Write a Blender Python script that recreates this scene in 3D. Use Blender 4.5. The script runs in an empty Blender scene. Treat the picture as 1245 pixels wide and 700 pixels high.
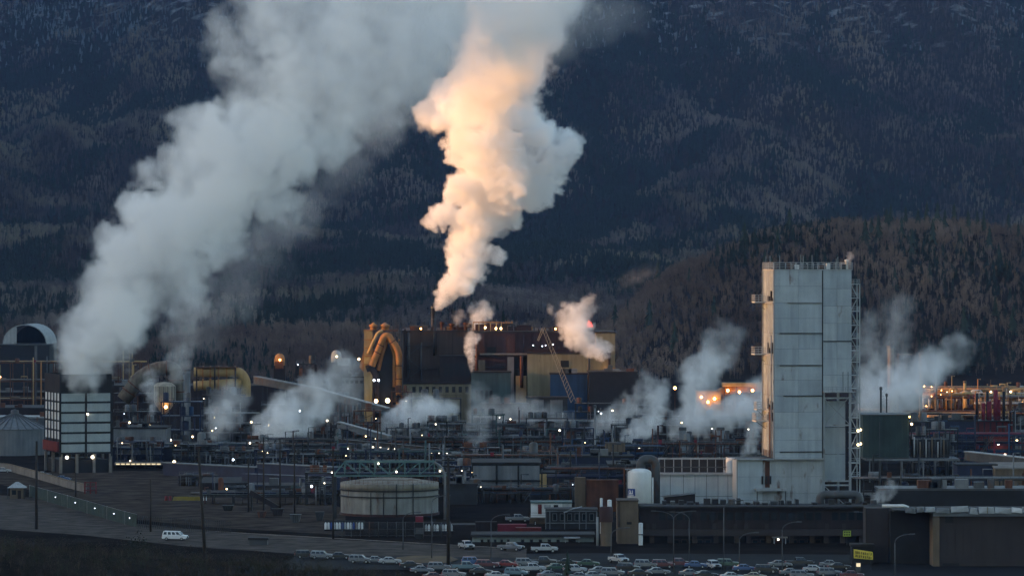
import bpy, math, random
import numpy as np
from mathutils import Vector, Matrix, noise as mnoise

R = random.Random(7)
NP = np.random.default_rng(11)
rad = math.radians
scn = bpy.context.scene
col = scn.collection

# ------------------------------------------------------------------ camera
FPX, CH, HZ = 4772.0, 60.0, 330.0          # focal length in photo pixels, camera height, horizon row
cam_d = bpy.data.cameras.new('camera')
cam_d.sensor_width = 36.0
cam_d.lens = FPX / 1245.0 * 36.0
cam_d.shift_y = -(350.0 - HZ) / 1245.0
cam_d.clip_start = 1.0
cam_d.clip_end = 40000.0
cam = bpy.data.objects.new('camera', cam_d)
cam.location = (0, 0, CH)
cam.rotation_euler = (rad(90), 0, 0)
col.objects.link(cam)
scn.camera = cam

# ------------------------------------------------------------------ sky, sun, exposure
SUN_EL, SUN_BACK = 6.0, 7.0                # degrees up; degrees behind the camera's left
sv = Vector((-math.cos(rad(SUN_BACK)) * math.cos(rad(SUN_EL)), -math.sin(rad(SUN_BACK)) * math.cos(rad(SUN_EL)), math.sin(rad(SUN_EL))))
world = bpy.data.worlds.new('World')
scn.world = world
world.use_nodes = True
wn = world.node_tree
sky = wn.nodes.new('ShaderNodeTexSky')
sky.sky_type = 'NISHITA'
sky.sun_disc = False
sky.sun_elevation = rad(SUN_EL)
sky.sun_rotation = math.atan2(sv.x, sv.y)
sky.altitude = 500
sky.air_density = 1.0
sky.dust_density = 1.4
sky.ozone_density = 1.25
bg = wn.nodes['Background']
bg.inputs['Strength'].default_value = 0.15
wn.links.new(sky.outputs[0], bg.inputs['Color'])
sun_d = bpy.data.lights.new('sun', 'SUN')
sun_d.energy = 2.35
sun_d.angle = rad(0.5)
sun_d.color = (1.0, 0.45, 0.15)
sun = bpy.data.objects.new('sun', sun_d)
sun.rotation_euler = (-sv).to_track_quat('-Z', 'Y').to_euler()
sun.location = (-200, 0, 300)
col.objects.link(sun)
vs = scn.view_settings
vs.view_transform = 'Standard'
vs.look = 'None'
vs.exposure = 1.72
vs.gamma = 1.0
vs.use_curve_mapping = False
cy = scn.cycles
cy.use_denoising = True
cy.denoiser = 'OPENIMAGEDENOISE'
cy.max_bounces = 16
cy.diffuse_bounces = 2
cy.glossy_bounces = 2
cy.transmission_bounces = 3
cy.transparent_max_bounces = 12
cy.volume_bounces = 16
cy.volume_step_rate = 1.5
cy.volume_max_steps = 512
cy.sample_clamp_indirect = 4.0
cy.use_adaptive_sampling = True
cy.adaptive_threshold = 0.03

# ------------------------------------------------------------------ helpers
def tag(o, label=None, cat=None, group=None, kind=None):
    if label: o['label'] = label
    if cat: o['category'] = cat
    if group: o['group'] = group
    if kind: o['kind'] = kind
    return o

def link(name, data, parent=None, mat=None):
    o = bpy.data.objects.new(name, data)
    col.objects.link(o)
    if parent is not None: o.parent = parent
    if mat is not None: data.materials.append(mat)
    return o

def gx(u, d): return (u - 622.5) * d / FPX
def gz(v, d): return CH - (v - HZ) * d / FPX
def gd(v): return FPX * CH / (v - HZ)        # distance of the ground seen at photo row v

MATS = {}
def mat(name, c, rough=0.75, var=0.25, scale=0.35, streak=0.0, metal=0.0, bump=0.0, ribs=0.0, rust=0.0, spec=0.3):
    """procedural painted / weathered surface: colour, mottling, vertical streaks, rust patches, ribs"""
    if name in MATS: return MATS[name]
    m = bpy.data.materials.new(name); m.use_nodes = True
    n, l = m.node_tree.nodes, m.node_tree.links
    b = n['Principled BSDF']
    b.inputs['Roughness'].default_value = rough
    b.inputs['Metallic'].default_value = metal
    b.inputs['Specular IOR Level'].default_value = spec
    geo = n.new('ShaderNodeNewGeometry')
    def nz(sc, vec, det=5.0):
        mp = n.new('ShaderNodeMapping'); mp.inputs['Scale'].default_value = vec
        l.new(geo.outputs['Position'], mp.inputs['Vector'])
        t = n.new('ShaderNodeTexNoise'); t.inputs['Scale'].default_value = sc; t.inputs['Detail'].default_value = det
        l.new(mp.outputs[0], t.inputs['Vector']); return t.outputs['Fac']
    def ramp(fac, lo, hi, a, z):
        r = n.new('ShaderNodeMapRange'); r.inputs['From Min'].default_value = lo; r.inputs['From Max'].default_value = hi
        r.inputs['To Min'].default_value = a; r.inputs['To Max'].default_value = z
        l.new(fac, r.inputs['Value']); return r.outputs[0]
    def mul(a, bb):
        q = n.new('ShaderNodeMath'); q.operation = 'MULTIPLY'; l.new(a, q.inputs[0]); l.new(bb, q.inputs[1]); return q.outputs[0]
    f = ramp(nz(scale, (1, 1, 1)), 0.3, 0.7, 1 - var, 1 + var * 0.6)
    if streak: f = mul(f, ramp(nz(0.9, (1, 1, 0.07)), 0.35, 0.65, 1 - streak, 1.0))
    sc = n.new('ShaderNodeVectorMath'); sc.operation = 'SCALE'
    sc.inputs[0].default_value = c[:3]
    l.new(f, sc.inputs['Scale'])
    out = sc.outputs[0]
    if rust:
        mx = n.new('ShaderNodeMix'); mx.data_type = 'RGBA'
        l.new(ramp(nz(0.5, (1, 1, 0.35), 7), 0.62 - rust * 0.2, 0.72 - rust * 0.1, 0, 0.85), mx.inputs['Factor'])
        l.new(out, mx.inputs['A']); mx.inputs['B'].default_value = (0.10, 0.045, 0.022, 1)
        out = mx.outputs['Result']
    l.new(out, b.inputs['Base Color'])
    if bump or ribs:
        bp = n.new('ShaderNodeBump'); bp.inputs['Strength'].default_value = bump or 0.5
        if ribs:
            w = n.new('ShaderNodeTexWave'); w.inputs['Scale'].default_value = ribs; w.bands_direction = 'X'
            bp.inputs['Distance'].default_value = 0.08
            l.new(geo.outputs['Position'], w.inputs['Vector']); l.new(w.outputs['Fac'], bp.inputs['Height'])
        else:
            bp.inputs['Distance'].default_value = 0.3
            l.new(nz(scale * 4, (1, 1, 1)), bp.inputs['Height'])
        l.new(bp.outputs[0], b.inputs['Normal'])
    MATS[name] = m
    return m

def lamp_mat(name, c, s):
    if name in MATS: return MATS[name]
    m = bpy.data.materials.new(name); m.use_nodes = True
    n, l = m.node_tree.nodes, m.node_tree.links
    b = n['Principled BSDF']
    b.inputs['Base Color'].default_value = (c[0] * .3, c[1] * .3, c[2] * .3, 1)
    b.inputs['Emission Color'].default_value = (*c, 1)
    b.inputs['Emission Strength'].default_value = s
    MATS[name] = m
    return m

def glass_mat():
    if 'glass' in MATS: return MATS['glass']
    m = mat('glass', (0.015, 0.02, 0.025), 0.12, 0.1, 0.5, spec=0.6)
    return m

class B:
    """collects faces of one part"""
    def __init__(s): s.v, s.f, s.s = [], [], []
    def add(s, vs_, fs, smooth=False):
        k = len(s.v); s.v += [tuple(p) for p in vs_]
        s.f += [tuple(i + k for i in q) for q in fs]; s.s += [smooth] * len(fs); return s
    def box(s, x0, x1, y0, y1, z0, z1):
        return s.add([(x0, y0, z0), (x1, y0, z0), (x1, y1, z0), (x0, y1, z0), (x0, y0, z1), (x1, y0, z1), (x1, y1, z1), (x0, y1, z1)],
                     [(3, 2, 1, 0), (4, 5, 6, 7), (0, 1, 5, 4), (1, 2, 6, 5), (2, 3, 7, 6), (3, 0, 4, 7)])
    def bar(s, p, q, w, h=None, up=(0, 0, 1)):
        """rectangular bar from p to q"""
        p, q = Vector(p), Vector(q); h = h or w; a = (q - p).normalized(); up = Vector(up)
        if abs(a.dot(up)) > 0.95: up = Vector((0, 1, 0))
        e = a.cross(up).normalized() * (w / 2); g = e.cross(a).normalized() * (h / 2)
        c = [p - e - g, p + e - g, p + e + g, p - e + g, q - e - g, q + e - g, q + e + g, q - e + g]
        return s.add(c, [(3, 2, 1, 0), (4, 5, 6, 7), (0, 1, 5, 4), (1, 2, 6, 5), (2, 3, 7, 6), (3, 0, 4, 7)])
    def cyl(s, p, q, r, r2=None, n=10, cap=True):
        return s.tube([p, q], [r, r if r2 is None else r2], n, cap)
    def tube(s, pts, r, n=8, cap=True):
        pts = [Vector(p) for p in pts]; m = len(pts)
        rr = r if isinstance(r, (list, tuple)) else [r] * m
        rings = []; ref = None
        for i, p in enumerate(pts):
            t = (pts[min(i + 1, m - 1)] - pts[max(i - 1, 0)]).normalized()
            if ref is None or abs(ref.dot(t)) > 0.98: ref = Vector((0, 0, 1)) if abs(t.z) < 0.9 else Vector((0, 1, 0))
            e = t.cross(ref).normalized(); g = e.cross(t).normalized(); ref = g
            rings.append([p + (e * math.cos(6.28318 * k / n) + g * math.sin(6.28318 * k / n)) * rr[i] for k in range(n)])
        base = len(s.v); s.v += [tuple(x) for rg in rings for x in rg]
        for i in range(m - 1):
            for k in range(n):
                a = base + i * n + k; b_ = base + i * n + (k + 1) % n
                s.f.append((a, b_, b_ + n, a + n)); s.s.append(True)
        if cap:
            s.f.append(tuple(base + k for k in range(n))[::-1]); s.s.append(False)
            s.f.append(tuple(base + (m - 1) * n + k for k in range(n))); s.s.append(False)
        return s
    def lathe(s, prof, n=24, c=(0, 0), smooth=True, a0=0, a1=6.28318530718):
        full = abs(a1 - a0 - 6.28318530718) < 1e-6; cnt = n if full else n + 1
        base = len(s.v)
        for r, z in prof:
            for k in range(cnt):
                a = a0 + (a1 - a0) * k / n
                s.v.append((c[0] + r * math.cos(a), c[1] + r * math.sin(a), z))
        for i in range(len(prof) - 1):
            for k in range(n):
                a = base + i * cnt + k; b_ = base + i * cnt + (k + 1) % cnt
                s.f.append((a, b_, b_ + cnt, a + cnt)); s.s.append(smooth)
        return s
    def prism(s, poly, y0, y1):
        """polygon in x,z swept from y0 to y1"""
        n = len(poly)
        v = [(x, y0, z) for x, z in poly] + [(x, y1, z) for x, z in poly]
        f = [tuple(range(n)), tuple(range(2 * n - 1, n - 1, -1))] + [(i, i + n, (i + 1) % n + n, (i + 1) % n) for i in range(n)]
        return s.add(v, f)
    def sphere(s, c, r, n=8, m=5, sz=1.0):
        base = len(s.v)
        for i in range(m + 1):
            th = math.pi * i / m
            for k in range(n):
                a = 6.28318 * k / n
                s.v.append((c[0] + r * math.sin(th) * math.cos(a), c[1] + r * math.sin(th) * math.sin(a), c[2] + r * sz * math.cos(th)))
        for i in range(m):
            for k in range(n):
                a = base + i * n + k; b_ = base + i * n + (k + 1) % n
                s.f.append((a, a + n, b_ + n, b_)); s.s.append(True)
        return s
    def mesh(s, name):
        me = bpy.data.meshes.new(name); me.from_pydata(s.v, [], s.f)
        me.polygons.foreach_set('use_smooth', s.s); me.update(); return me
    def build(s, name, m, parent=None):
        return link(name, s.mesh(name), parent, m)

def np_mesh(name, verts, quads=None, tris=None, smooth=False):
    me = bpy.data.meshes.new(name)
    nv = len(verts); me.vertices.add(nv); me.vertices.foreach_set('co', np.ascontiguousarray(verts, dtype=np.float32).ravel())
    loops, starts, k = [], [], 0
    if quads is not None and len(quads):
        loops.append(np.asarray(quads).ravel()); starts.append(np.arange(len(quads)) * 4); k = len(quads) * 4
    if tris is not None and len(tris):
        loops.append(np.asarray(tris).ravel()); starts.append(k + np.arange(len(tris)) * 3)
    L = np.concatenate(loops).astype(np.int32); S = np.concatenate(starts).astype(np.int32)
    me.loops.add(len(L)); me.loops.foreach_set('vertex_index', L)
    me.polygons.add(len(S)); me.polygons.foreach_set('loop_start', S)
    me.polygons.foreach_set('use_smooth', np.full(len(S), smooth))
    me.update(calc_edges=True); me.validate(); return me

def thing(name, label, cat, u, d, rot=0.0, group=None, z=0.0):
    o = bpy.data.objects.new(name, None); col.objects.link(o)
    o.empty_display_size = 0.5
    o.location = (gx(u, d), d, z); o.rotation_euler = (0, 0, rad(rot))
    return tag(o, label, cat, group)
# ------------------------------------------------------------------ land
def vnoise(x, y, seed=0):
    """smooth value noise on arrays"""
    xi, yi = np.floor(x).astype(np.int64), np.floor(y).astype(np.int64)
    fx, fy = x - xi, y - yi; fx = fx * fx * (3 - 2 * fx); fy = fy * fy * (3 - 2 * fy)
    def h(a, b):
        n = (a * 374761393 + b * 668265263 + seed * 974711) & 0x7fffffff
        n = ((n ^ (n >> 13)) * 1274126177) & 0x7fffffff
        return ((n ^ (n >> 16)) & 0xffff) / 65535.0
    return (h(xi, yi) * (1 - fx) + h(xi + 1, yi) * fx) * (1 - fy) + (h(xi, yi + 1) * (1 - fx) + h(xi + 1, yi + 1) * fx) * fy
def fbm(x, y, seed=0, o=4):
    s, a, t = 0, 0.5, 0
    for i in range(o):
        s = s + a * vnoise(x * 2 ** i, y * 2 ** i, seed + i); t += a; a *= 0.5
    return s / t

def land_z(x, y):
    x = np.asarray(x, float); y = np.asarray(y, float)
    base = np.interp(y, [2050, 2350, 2700, 3400, 4200, 4700, 5200, 6000, 7200, 8600], [0, 9, 24, 47, 92, 150, 262, 472, 760, 880])
    w = np.clip((y - 2150) / 2500, 0, 1)
    base = base + w * (fbm(x / 420, y / 1500, 3) - 0.5) * (80 + 130 * w) + w * (np.abs(fbm(x / 170 + y / 900, y / 600, 9) - 0.5)) * 95
    # near brown hill on the side of the tower
    rx = np.interp(x, [-80, 40, 100, 155, 215, 330, 700, 1500], [0, 8, 55, 78, 86, 82, 88, 110]) * (0.94 + 0.12 * fbm(x / 60, y / 80, 21))
    prof = np.interp(y, [2040, 2120, 2260, 2400, 2520, 2800, 3200], [0, 0.24, 0.70, 1.0, 0.98, 0.55, 0.0])
    near = rx * prof + prof * (fbm(x / 25, y / 40, 5) - 0.5) * 7
    z = np.maximum(base, near)
    # the bank below the road, towards the camera
    edge = np.interp(x, [-700, -130, -104, -70, -40, -18, 10], [10.5, 10.0, 8.2, 5.8, 2.6, 0.4, 0.0])
    bank = edge * np.interp(y, [300, 700, 742, 760, 790], [3.2, 1.35, 1.0, 0.8, 0.0])
    z = z + np.where(y < 800, bank * (0.9 + 0.2 * fbm(x / 9, y / 9, 33)), 0)
    return z

def grid_mesh(name, xs, ys, zf):
    X, Y = np.meshgrid(xs, ys); Z = zf(X, Y)
    v = np.stack([X.ravel(), Y.ravel(), Z.ravel()], 1); nx, ny = len(xs), len(ys)
    i = np.arange(nx - 1)[None, :] + nx * np.arange(ny - 1)[:, None]; i = i.ravel()
    return np_mesh(name, v, np.stack([i, i + 1, i + nx + 1, i + nx], 1), smooth=True)

def ground_mat():
    m = bpy.data.materials.new('packed_earth'); m.use_nodes = True
    n, l = m.node_tree.nodes, m.node_tree.links; b = n['Principled BSDF']; b.inputs['Roughness'].default_value = 0.9
    b.inputs['Specular IOR Level'].default_value = 0.0
    g = n.new('ShaderNodeNewGeometry')
    t = n.new('ShaderNodeTexNoise'); t.inputs['Scale'].default_value = 0.06; t.inputs['Detail'].default_value = 9; t.inputs['Roughness'].default_value = 0.65
    l.new(g.outputs['Position'], t.inputs['Vector'])
    r = n.new('ShaderNodeValToRGB'); r.color_ramp.elements[0].position = 0.3; r.color_ramp.elements[1].position = 0.72
    r.color_ramp.elements[0].color = (0.008, 0.0075, 0.0075, 1); r.color_ramp.elements[1].color = (0.030, 0.024, 0.020, 1)
    l.new(t.outputs['Fac'], r.inputs['Fac'])
    # light snow dusting in the heights, in patches
    sx = n.new('ShaderNodeSeparateXYZ'); l.new(g.outputs['Position'], sx.inputs[0])
    t2 = n.new('ShaderNodeTexNoise'); t2.inputs['Scale'].default_value = 0.035; t2.inputs['Detail'].default_value = 8
    l.new(g.outputs['Position'], t2.inputs['Vector'])
    mr = n.new('ShaderNodeMapRange'); mr.inputs['From Min'].default_value = 330; mr.inputs['From Max'].default_value = 470
    l.new(sx.outputs['Z'], mr.inputs['Value'])
    mm = n.new('ShaderNodeMath'); mm.operation = 'MULTIPLY'; l.new(mr.outputs[0], mm.inputs[0])
    m2 = n.new('ShaderNodeMapRange'); m2.inputs['From Min'].default_value = 0.56; m2.inputs['From Max'].default_value = 0.68
    l.new(t2.outputs['Fac'], m2.inputs['Value']); l.new(m2.outputs[0], mm.inputs[1])
    mx = n.new('ShaderNodeMix'); mx.data_type = 'RGBA'; l.new(mm.outputs[0], mx.inputs['Factor'])
    l.new(r.outputs['Color'], mx.inputs['A']); mx.inputs['B'].default_value = (0.22, 0.24, 0.26, 1)
    l.new(mx.outputs['Result'], b.inputs['Base Color'])
    return m
earth = ground_mat()
xs = np.unique(np.concatenate([np.linspace(-9000, -760, 30), np.linspace(-760, -220, 28), np.linspace(-220, 220, 90), np.linspace(220, 1200, 60), np.linspace(1200, 9000, 30)]))
ys = np.unique(np.concatenate([np.linspace(-4000, 300, 16), np.linspace(300, 800, 60), np.linspace(800, 2040, 20), np.linspace(2040, 2560, 60), np.linspace(2560, 7400, 130), np.linspace(7400, 14000, 20)]))
tag(link('ground', grid_mesh('ground', xs, ys, land_z), None, earth), 'dark ground of the plant rising into forested hills', 'ground', kind='structure')

# unseen western ridge added for shade; gaps shaped to let low sun through
def shade_ridge_h(y):
    y = y + 1800 * math.tan(rad(SUN_BACK))                       # where the shadow of this stretch of ridge falls
    h = np.interp(y, [-6000, 0, 1320, 2100, 4200, 6500, 12000], [400, 400, 400, 430, 800, 1050, 1050])
    tn = math.tan(rad(SUN_EL))
    low = np.interp(y, [940, 968, 1040, 1062, 1304, 1330, 1400, 1560, 1640, 1960, 2030],
                       [999, 1862 * tn + 9, 1862 * tn + 9, 999, 999, 1740 * tn + 24, 1740 * tn + 30, 1750 * tn + 30, 1950 * tn + 1, 1950 * tn + 1, 999])
    return np.minimum(h, low)
ryy = np.unique(np.concatenate([np.linspace(-7000, 700, 40), np.linspace(700, 2200, 260), np.linspace(2200, 12000, 60)]))
rxx = np.array([-3600, -2900, -2300, -1950, -1800, -1700, -1500, -1250, -1000.0])
prof = np.array([-0.01, 0.04, 0.16, 0.62, 1.0, 0.72, 0.26, 0.06, -0.01])
RX, RY = np.meshgrid(rxx, ryy)
RZ = prof[None, :] * shade_ridge_h(ryy)[:, None] + (np.abs(RX + 1800) > 20) * (fbm(RX / 120, RY / 120, 40) - 0.5) * 20 * prof[None, :]
v = np.stack([RX.ravel(), RY.ravel(), RZ.ravel() - 0.5], 1); nx = len(rxx)
i = (np.arange(nx - 1)[None, :] + nx * np.arange(len(ryy) - 1)[:, None]).ravel()
tag(link('hills', np_mesh('hills', v, np.stack([i, i + 1, i + nx + 1, i + nx], 1), smooth=True), None, earth), 'unseen ridge added to shade the plant, with gaps for the sun', 'hills', kind='structure')

# ------------------------------------------------------------------ woods
def tree_mat(name, kind):
    m = bpy.data.materials.new(name); m.use_nodes = True
    n, l = m.node_tree.nodes, m.node_tree.links; b = n['Principled BSDF']
    b.inputs['Roughness'].default_value = 0.9; b.inputs['Specular IOR Level'].default_value = 0.1
    a = n.new('ShaderNodeAttribute'); a.attribute_name = 'tint'; a.attribute_type = kind; l.new(a.outputs['Color'], b.inputs['Base Color'])
    return m
wood_mat = tree_mat('foliage_and_bark', 'INSTANCER')

def tris_conifer(rng, detail=6, n=7):
    """unit conifer: ragged stacked skirts of drooping boughs, height 1"""
    v, f = [], []
    for k in range(detail):
        z0 = 0.06 + 0.86 * k / detail; z1 = min(1.0, z0 + 1.5 / detail); r = 0.20 * (1 - 0.86 * k / detail)
        a0 = rng.random() * 6.28
        for j in range(n):
            if rng.random() < 0.12: continue
            a = a0 + 6.28318 * j / n; q = r * (0.55 + 0.75 * rng.random()); w = 0.55; zz = z0 + (rng.random() - 0.6) * 0.05; b = len(v)
            v += [(0, 0, z1), (q * math.cos(a - w), q * math.sin(a - w), zz + .02), (q * 1.15 * math.cos(a), q * 1.15 * math.sin(a), zz), (q * math.cos(a + w), q * math.sin(a + w), zz + .02)]
            f += [(b, b + 1, b + 2), (b, b + 2, b + 3)]
    return np.array(v), np.array(f)
def tris_bare(rng, nb=12, spread=0.2, twigs=70):
    """unit leafless tree: trunk, upswept limbs and an uneven cloud of fine twigs"""
    v, f = [], []; wd = 0.012
    def limb(p, q, w):
        p, q = np.array(p), np.array(q); a = rng.random() * 3.14
        for t in (0, 1.57):
            e = np.array((math.cos(a + t), math.sin(a + t), 0)) * w
            k = len(v); v.extend([p - e, p + e, q]); f.append((k, k + 1, k + 2))
    limb((0, 0, 0), ((rng.random() - .5) * .08, (rng.random() - .5) * .08, 0.9), 0.020)
    lobes = [((rng.random() - .5) * spread, (rng.random() - .5) * spread, .45 + .35 * rng.random(), spread * (.5 + .5 * rng.random())) for _ in range(5)]
    for x, y, z, r in lobes: limb((0, 0, z * .45), (x, y, z), wd); limb((0, 0, z * .6), (-x, y * .6, z + .1), wd)
    for k in range(twigs):
        x, y, z, r = rng.choice(lobes); d = np.array([rng.gauss(0, 1), rng.gauss(0, 1), rng.gauss(0, 1.25)]); d = d / (np.linalg.norm(d) + 1e-6)
        c = np.array((x, y, z)) + d * r * rng.random() ** .4 * np.array((1, 1, 1.3)); L = .045 + .05 * rng.random(); w = .012 + .012 * rng.random()
        g = np.array((d[0] * .6, d[1] * .6, 1.0)); g = g / np.linalg.norm(g) * L; e = np.array((rng.random() - .5, rng.random() - .5, .2 * (rng.random() - .5))); e = e / (np.linalg.norm(e) + 1e-6) * w
        k0 = len(v); v.extend([c - e - g * .5, c + e - g * .5, c + g * .6 + e * (rng.random() - .5)]); f.append((k0, k0 + 1, k0 + 2))
    return np.array(v), np.array(f)

def forest_nodes():
    g = bpy.data.node_groups.new('forest', 'GeometryNodeTree')
    g.interface.new_socket('Geometry', in_out='INPUT', socket_type='NodeSocketGeometry'); g.interface.new_socket('Material', in_out='INPUT', socket_type='NodeSocketMaterial')
    g.interface.new_socket('Geometry', in_out='OUTPUT', socket_type='NodeSocketGeometry')
    N, L = g.nodes, g.links; I = N.new('NodeGroupInput'); O = N.new('NodeGroupOutput')
    def attr(nm, kind):
        a = N.new('GeometryNodeInputNamedAttribute'); a.data_type = kind; a.inputs['Name'].default_value = nm; return a.outputs[0]
    def pick(geo, nm, val):
        c = N.new('FunctionNodeCompare'); c.data_type = 'INT'; c.operation = 'EQUAL'; L.new(attr(nm, 'INT'), c.inputs[2]); c.inputs[3].default_value = val
        s_ = N.new('GeometryNodeSeparateGeometry'); s_.domain = 'POINT'; L.new(geo, s_.inputs[0]); L.new(c.outputs[0], s_.inputs[1]); return s_.outputs[0]
    J = N.new('GeometryNodeJoinGeometry'); pts = pick(I.outputs[0], 'pid', -1)
    for sp in (0, 1):
        jn = N.new('GeometryNodeJoinGeometry')
        for k in range(5):
            gi = N.new('GeometryNodeGeometryToInstance'); L.new(pick(I.outputs[0], 'pid', sp * 5 + k), gi.inputs[0]); L.new(gi.outputs[0], jn.inputs[0])
        ip = N.new('GeometryNodeInstanceOnPoints'); L.new(pick(pts, 'species', sp), ip.inputs['Points']); L.new(jn.outputs[0], ip.inputs['Instance'])
        ip.inputs['Pick Instance'].default_value = True; L.new(attr('variant', 'INT'), ip.inputs['Instance Index'])
        L.new(attr('size', 'FLOAT_VECTOR'), ip.inputs['Scale'])
        cb = N.new('ShaderNodeCombineXYZ'); L.new(attr('turn', 'FLOAT'), cb.inputs['Z']); er = N.new('FunctionNodeEulerToRotation'); L.new(cb.outputs[0], er.inputs[0]); L.new(er.outputs[0], ip.inputs['Rotation'])
        L.new(ip.outputs[0], J.inputs[0])
    sm = N.new('GeometryNodeSetMaterial'); L.new(J.outputs[0], sm.inputs[0]); L.new(I.outputs[1], sm.inputs['Material']); L.new(sm.outputs[0], O.inputs[0])
    return g
FOREST = forest_nodes()
def forest(name, label, pts, hts, kinds, tints, protos):
    """one object: tree shapes and the points they grow on; kinds 0-4 conifers, 5-9 bare trees"""
    V, F, pid, off = [], [], [], 0
    for k, (pv, pf) in enumerate(protos):
        V.append(pv); F.append(pf + off); off += len(pv); pid.append(np.full(len(pv), k))
    n = len(pts); V.append(pts - np.array([0, 0, .3])); pid.append(np.full(n, -1)); m0 = off
    me = np_mesh(name, np.concatenate(V), None, np.concatenate(F)); tot = m0 + n
    def at(nm, kind, arr, fld='value'):
        a = me.attributes.new(nm, kind, 'POINT'); a.data.foreach_set(fld, np.ascontiguousarray(arr).ravel())
    z = np.zeros(m0)
    w = (0.8 + 0.45 * NP.random(n)) * hts
    at('pid', 'INT', np.concatenate(pid).astype(np.int32)); at('species', 'INT', np.concatenate([z - 1, (kinds >= 5) * 1]).astype(np.int32)); at('variant', 'INT', np.concatenate([z, kinds % 5]).astype(np.int32))
    at('turn', 'FLOAT', np.concatenate([z, NP.random(n) * 6.28]).astype(np.float32)); at('size', 'FLOAT_VECTOR', np.concatenate([np.ones((m0, 3)), np.stack([w, w, hts], 1)]).astype(np.float32), 'vector')
    at('tint', 'FLOAT_COLOR', np.concatenate([np.zeros((m0, 4)), np.concatenate([tints, np.ones((n, 1))], 1)]).astype(np.float32), 'color')
    o = link(name, me, None, wood_mat); md = o.modifiers.new('forest', 'NODES'); md.node_group = FOREST
    md[[q.identifier for q in FOREST.interface.items_tree if q.name == 'Material'][0]] = wood_mat
    return tag(o, label, 'forest', kind='stuff')

rg = random.Random(3)
protos = [tris_conifer(rg) for _ in range(5)] + [tris_bare(rg) for _ in range(5)]
def plant(n, y0, y1, hmin, hmax, conf_bias, seed, keep=None, half=0.150, brown=False):
    # even scatter per unit of picture, thinned to the frame and a margin beside it
    y = np.sqrt(NP.random(n) * (y1 ** 2 - y0 ** 2) + y0 ** 2); x = (NP.random(n) * 2 - 1) * y * half
    if keep is not None:
        k = keep(x, y); x, y = x[k], y[k]
    z = land_z(x, y); n = len(x)
    mixn = fbm(x / 60 - y / 420, y / 190, seed, 4) + 0.25 * (fbm(x / 260, y / 700, seed + 7, 2) - 0.5)
    con = (mixn + 0.22 * (NP.random(n) - 0.5)) < conf_bias
    kinds = np.where(con, NP.integers(0, 5, n), NP.integers(5, 10, n))
    h = hmin + (hmax - hmin) * NP.random(n) ** 1.2; h = np.where(con, h * 1.05, h * (0.75 + 0.55 * fbm(x / 45, y / 120, seed + 3)))
    br = (0.8 + 0.4 * NP.random(n))[:, None]
    tone = np.clip(fbm(x / 48 + y / 500, y / 150, seed + 11, 3) * 2.6 - .85, 0, 1)[:, None]; warm = np.clip(fbm(x / 150, y / 400, seed + 31, 2) * 2 - .5, 0, 1)[:, None]
    lo, hi = (np.array([0.055, 0.044, 0.050]), np.array([0.18, 0.147, 0.135]) * (1 - warm) + np.array([0.19, 0.165, 0.115]) * warm)
    if brown: lo, hi = np.array([0.10, 0.068, 0.056]), np.array([0.20, 0.145, 0.115])
    t = np.where(con[:, None], np.array([0.012, 0.022, 0.017]) * br, (lo * (1 - tone) + hi * tone) * br)
    frost = ((z > 330) & (NP.random(n) < np.clip((z - 330) / 320, 0, .35) * np.clip(1.2 - (x + 700) / 900, .25, 1)))[:, None]
    t = np.where(frost, np.array([.11, .14, .17]) * br, t)
    return np.stack([x, y, z], 1), h, kinds, t
forest('forest', 'dense mixed forest covering the far mountainside', *plant(76000, 2560, 6250, 7, 13, 0.47, 50), protos)
forest('woods', 'bare brown woods covering the near hill', *plant(16000, 2060, 2560, 4.5, 9.5, 0.31, 70, brown=True), [tris_conifer(rg, 7, 8) for _ in range(5)] + [tris_bare(rg, 12, .2, 90) for _ in range(5)])

# single conifers standing out on the crest of the near hill
CON_MAT = mat('conifer_needles', (0.022, 0.036, 0.024), 0.9, 0.4, 0.8); BARK = mat('bark', (0.05, 0.036, 0.028), 0.95, 0.3, 2.0)
_cv = []
for k in range(4):
    v_, f_ = tris_conifer(rg, 6, 8); bb = B(); bb.v = [tuple(p) for p in v_]; bb.f = [tuple(int(i) for i in q) for q in f_]; bb.s = [False] * len(bb.f)
    me = bb.mesh('crown'); me.materials.append(CON_MAT); _cv.append(me)
_tr = B().cyl((0, 0, -0.05), (0, 0, 0.5), 0.022, 0.012, 6).mesh('trunk'); _tr.materials.append(BARK)
rt = random.Random(17)
spots = [(u, rt.uniform(2290, 2470)) for u in (748, 763, 800, 838, 872, 905, 918, 930, 938, 946, 960, 1052, 1060, 1068, 1078, 1083, 1096, 1101, 1109, 1116, 1127, 1134, 1140, 1149, 1160, 1168, 1177, 1188, 1196, 1203, 1214, 1226, 1238)]
spots += [(u, rt.uniform(2130, 2250)) for u in (790, 820, 868, 1088, 1130, 1172, 1210, 1232)]
for u, d in spots:
    o = thing('conifer_tree', 'dark spruce standing singly on the brown hill ' + ('slope behind the black block' if u < 900 else 'crest above the steam before the tower' if u < 970 else 'just past the tower' if u < 1110 else 'above the golden pipe rack'), 'tree', u, d, rt.uniform(0, 360), 'spruces on the brown hill')
    o.location.z = float(land_z(o.location.x, d)) - .4; h = rt.uniform(12, 20); w = h * rt.uniform(.75, 1.0)
    for nm, me in (('crown', rt.choice(_cv)), ('trunk', _tr)):
        c = link(nm, me, o); c.scale = (w, w, h)

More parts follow.
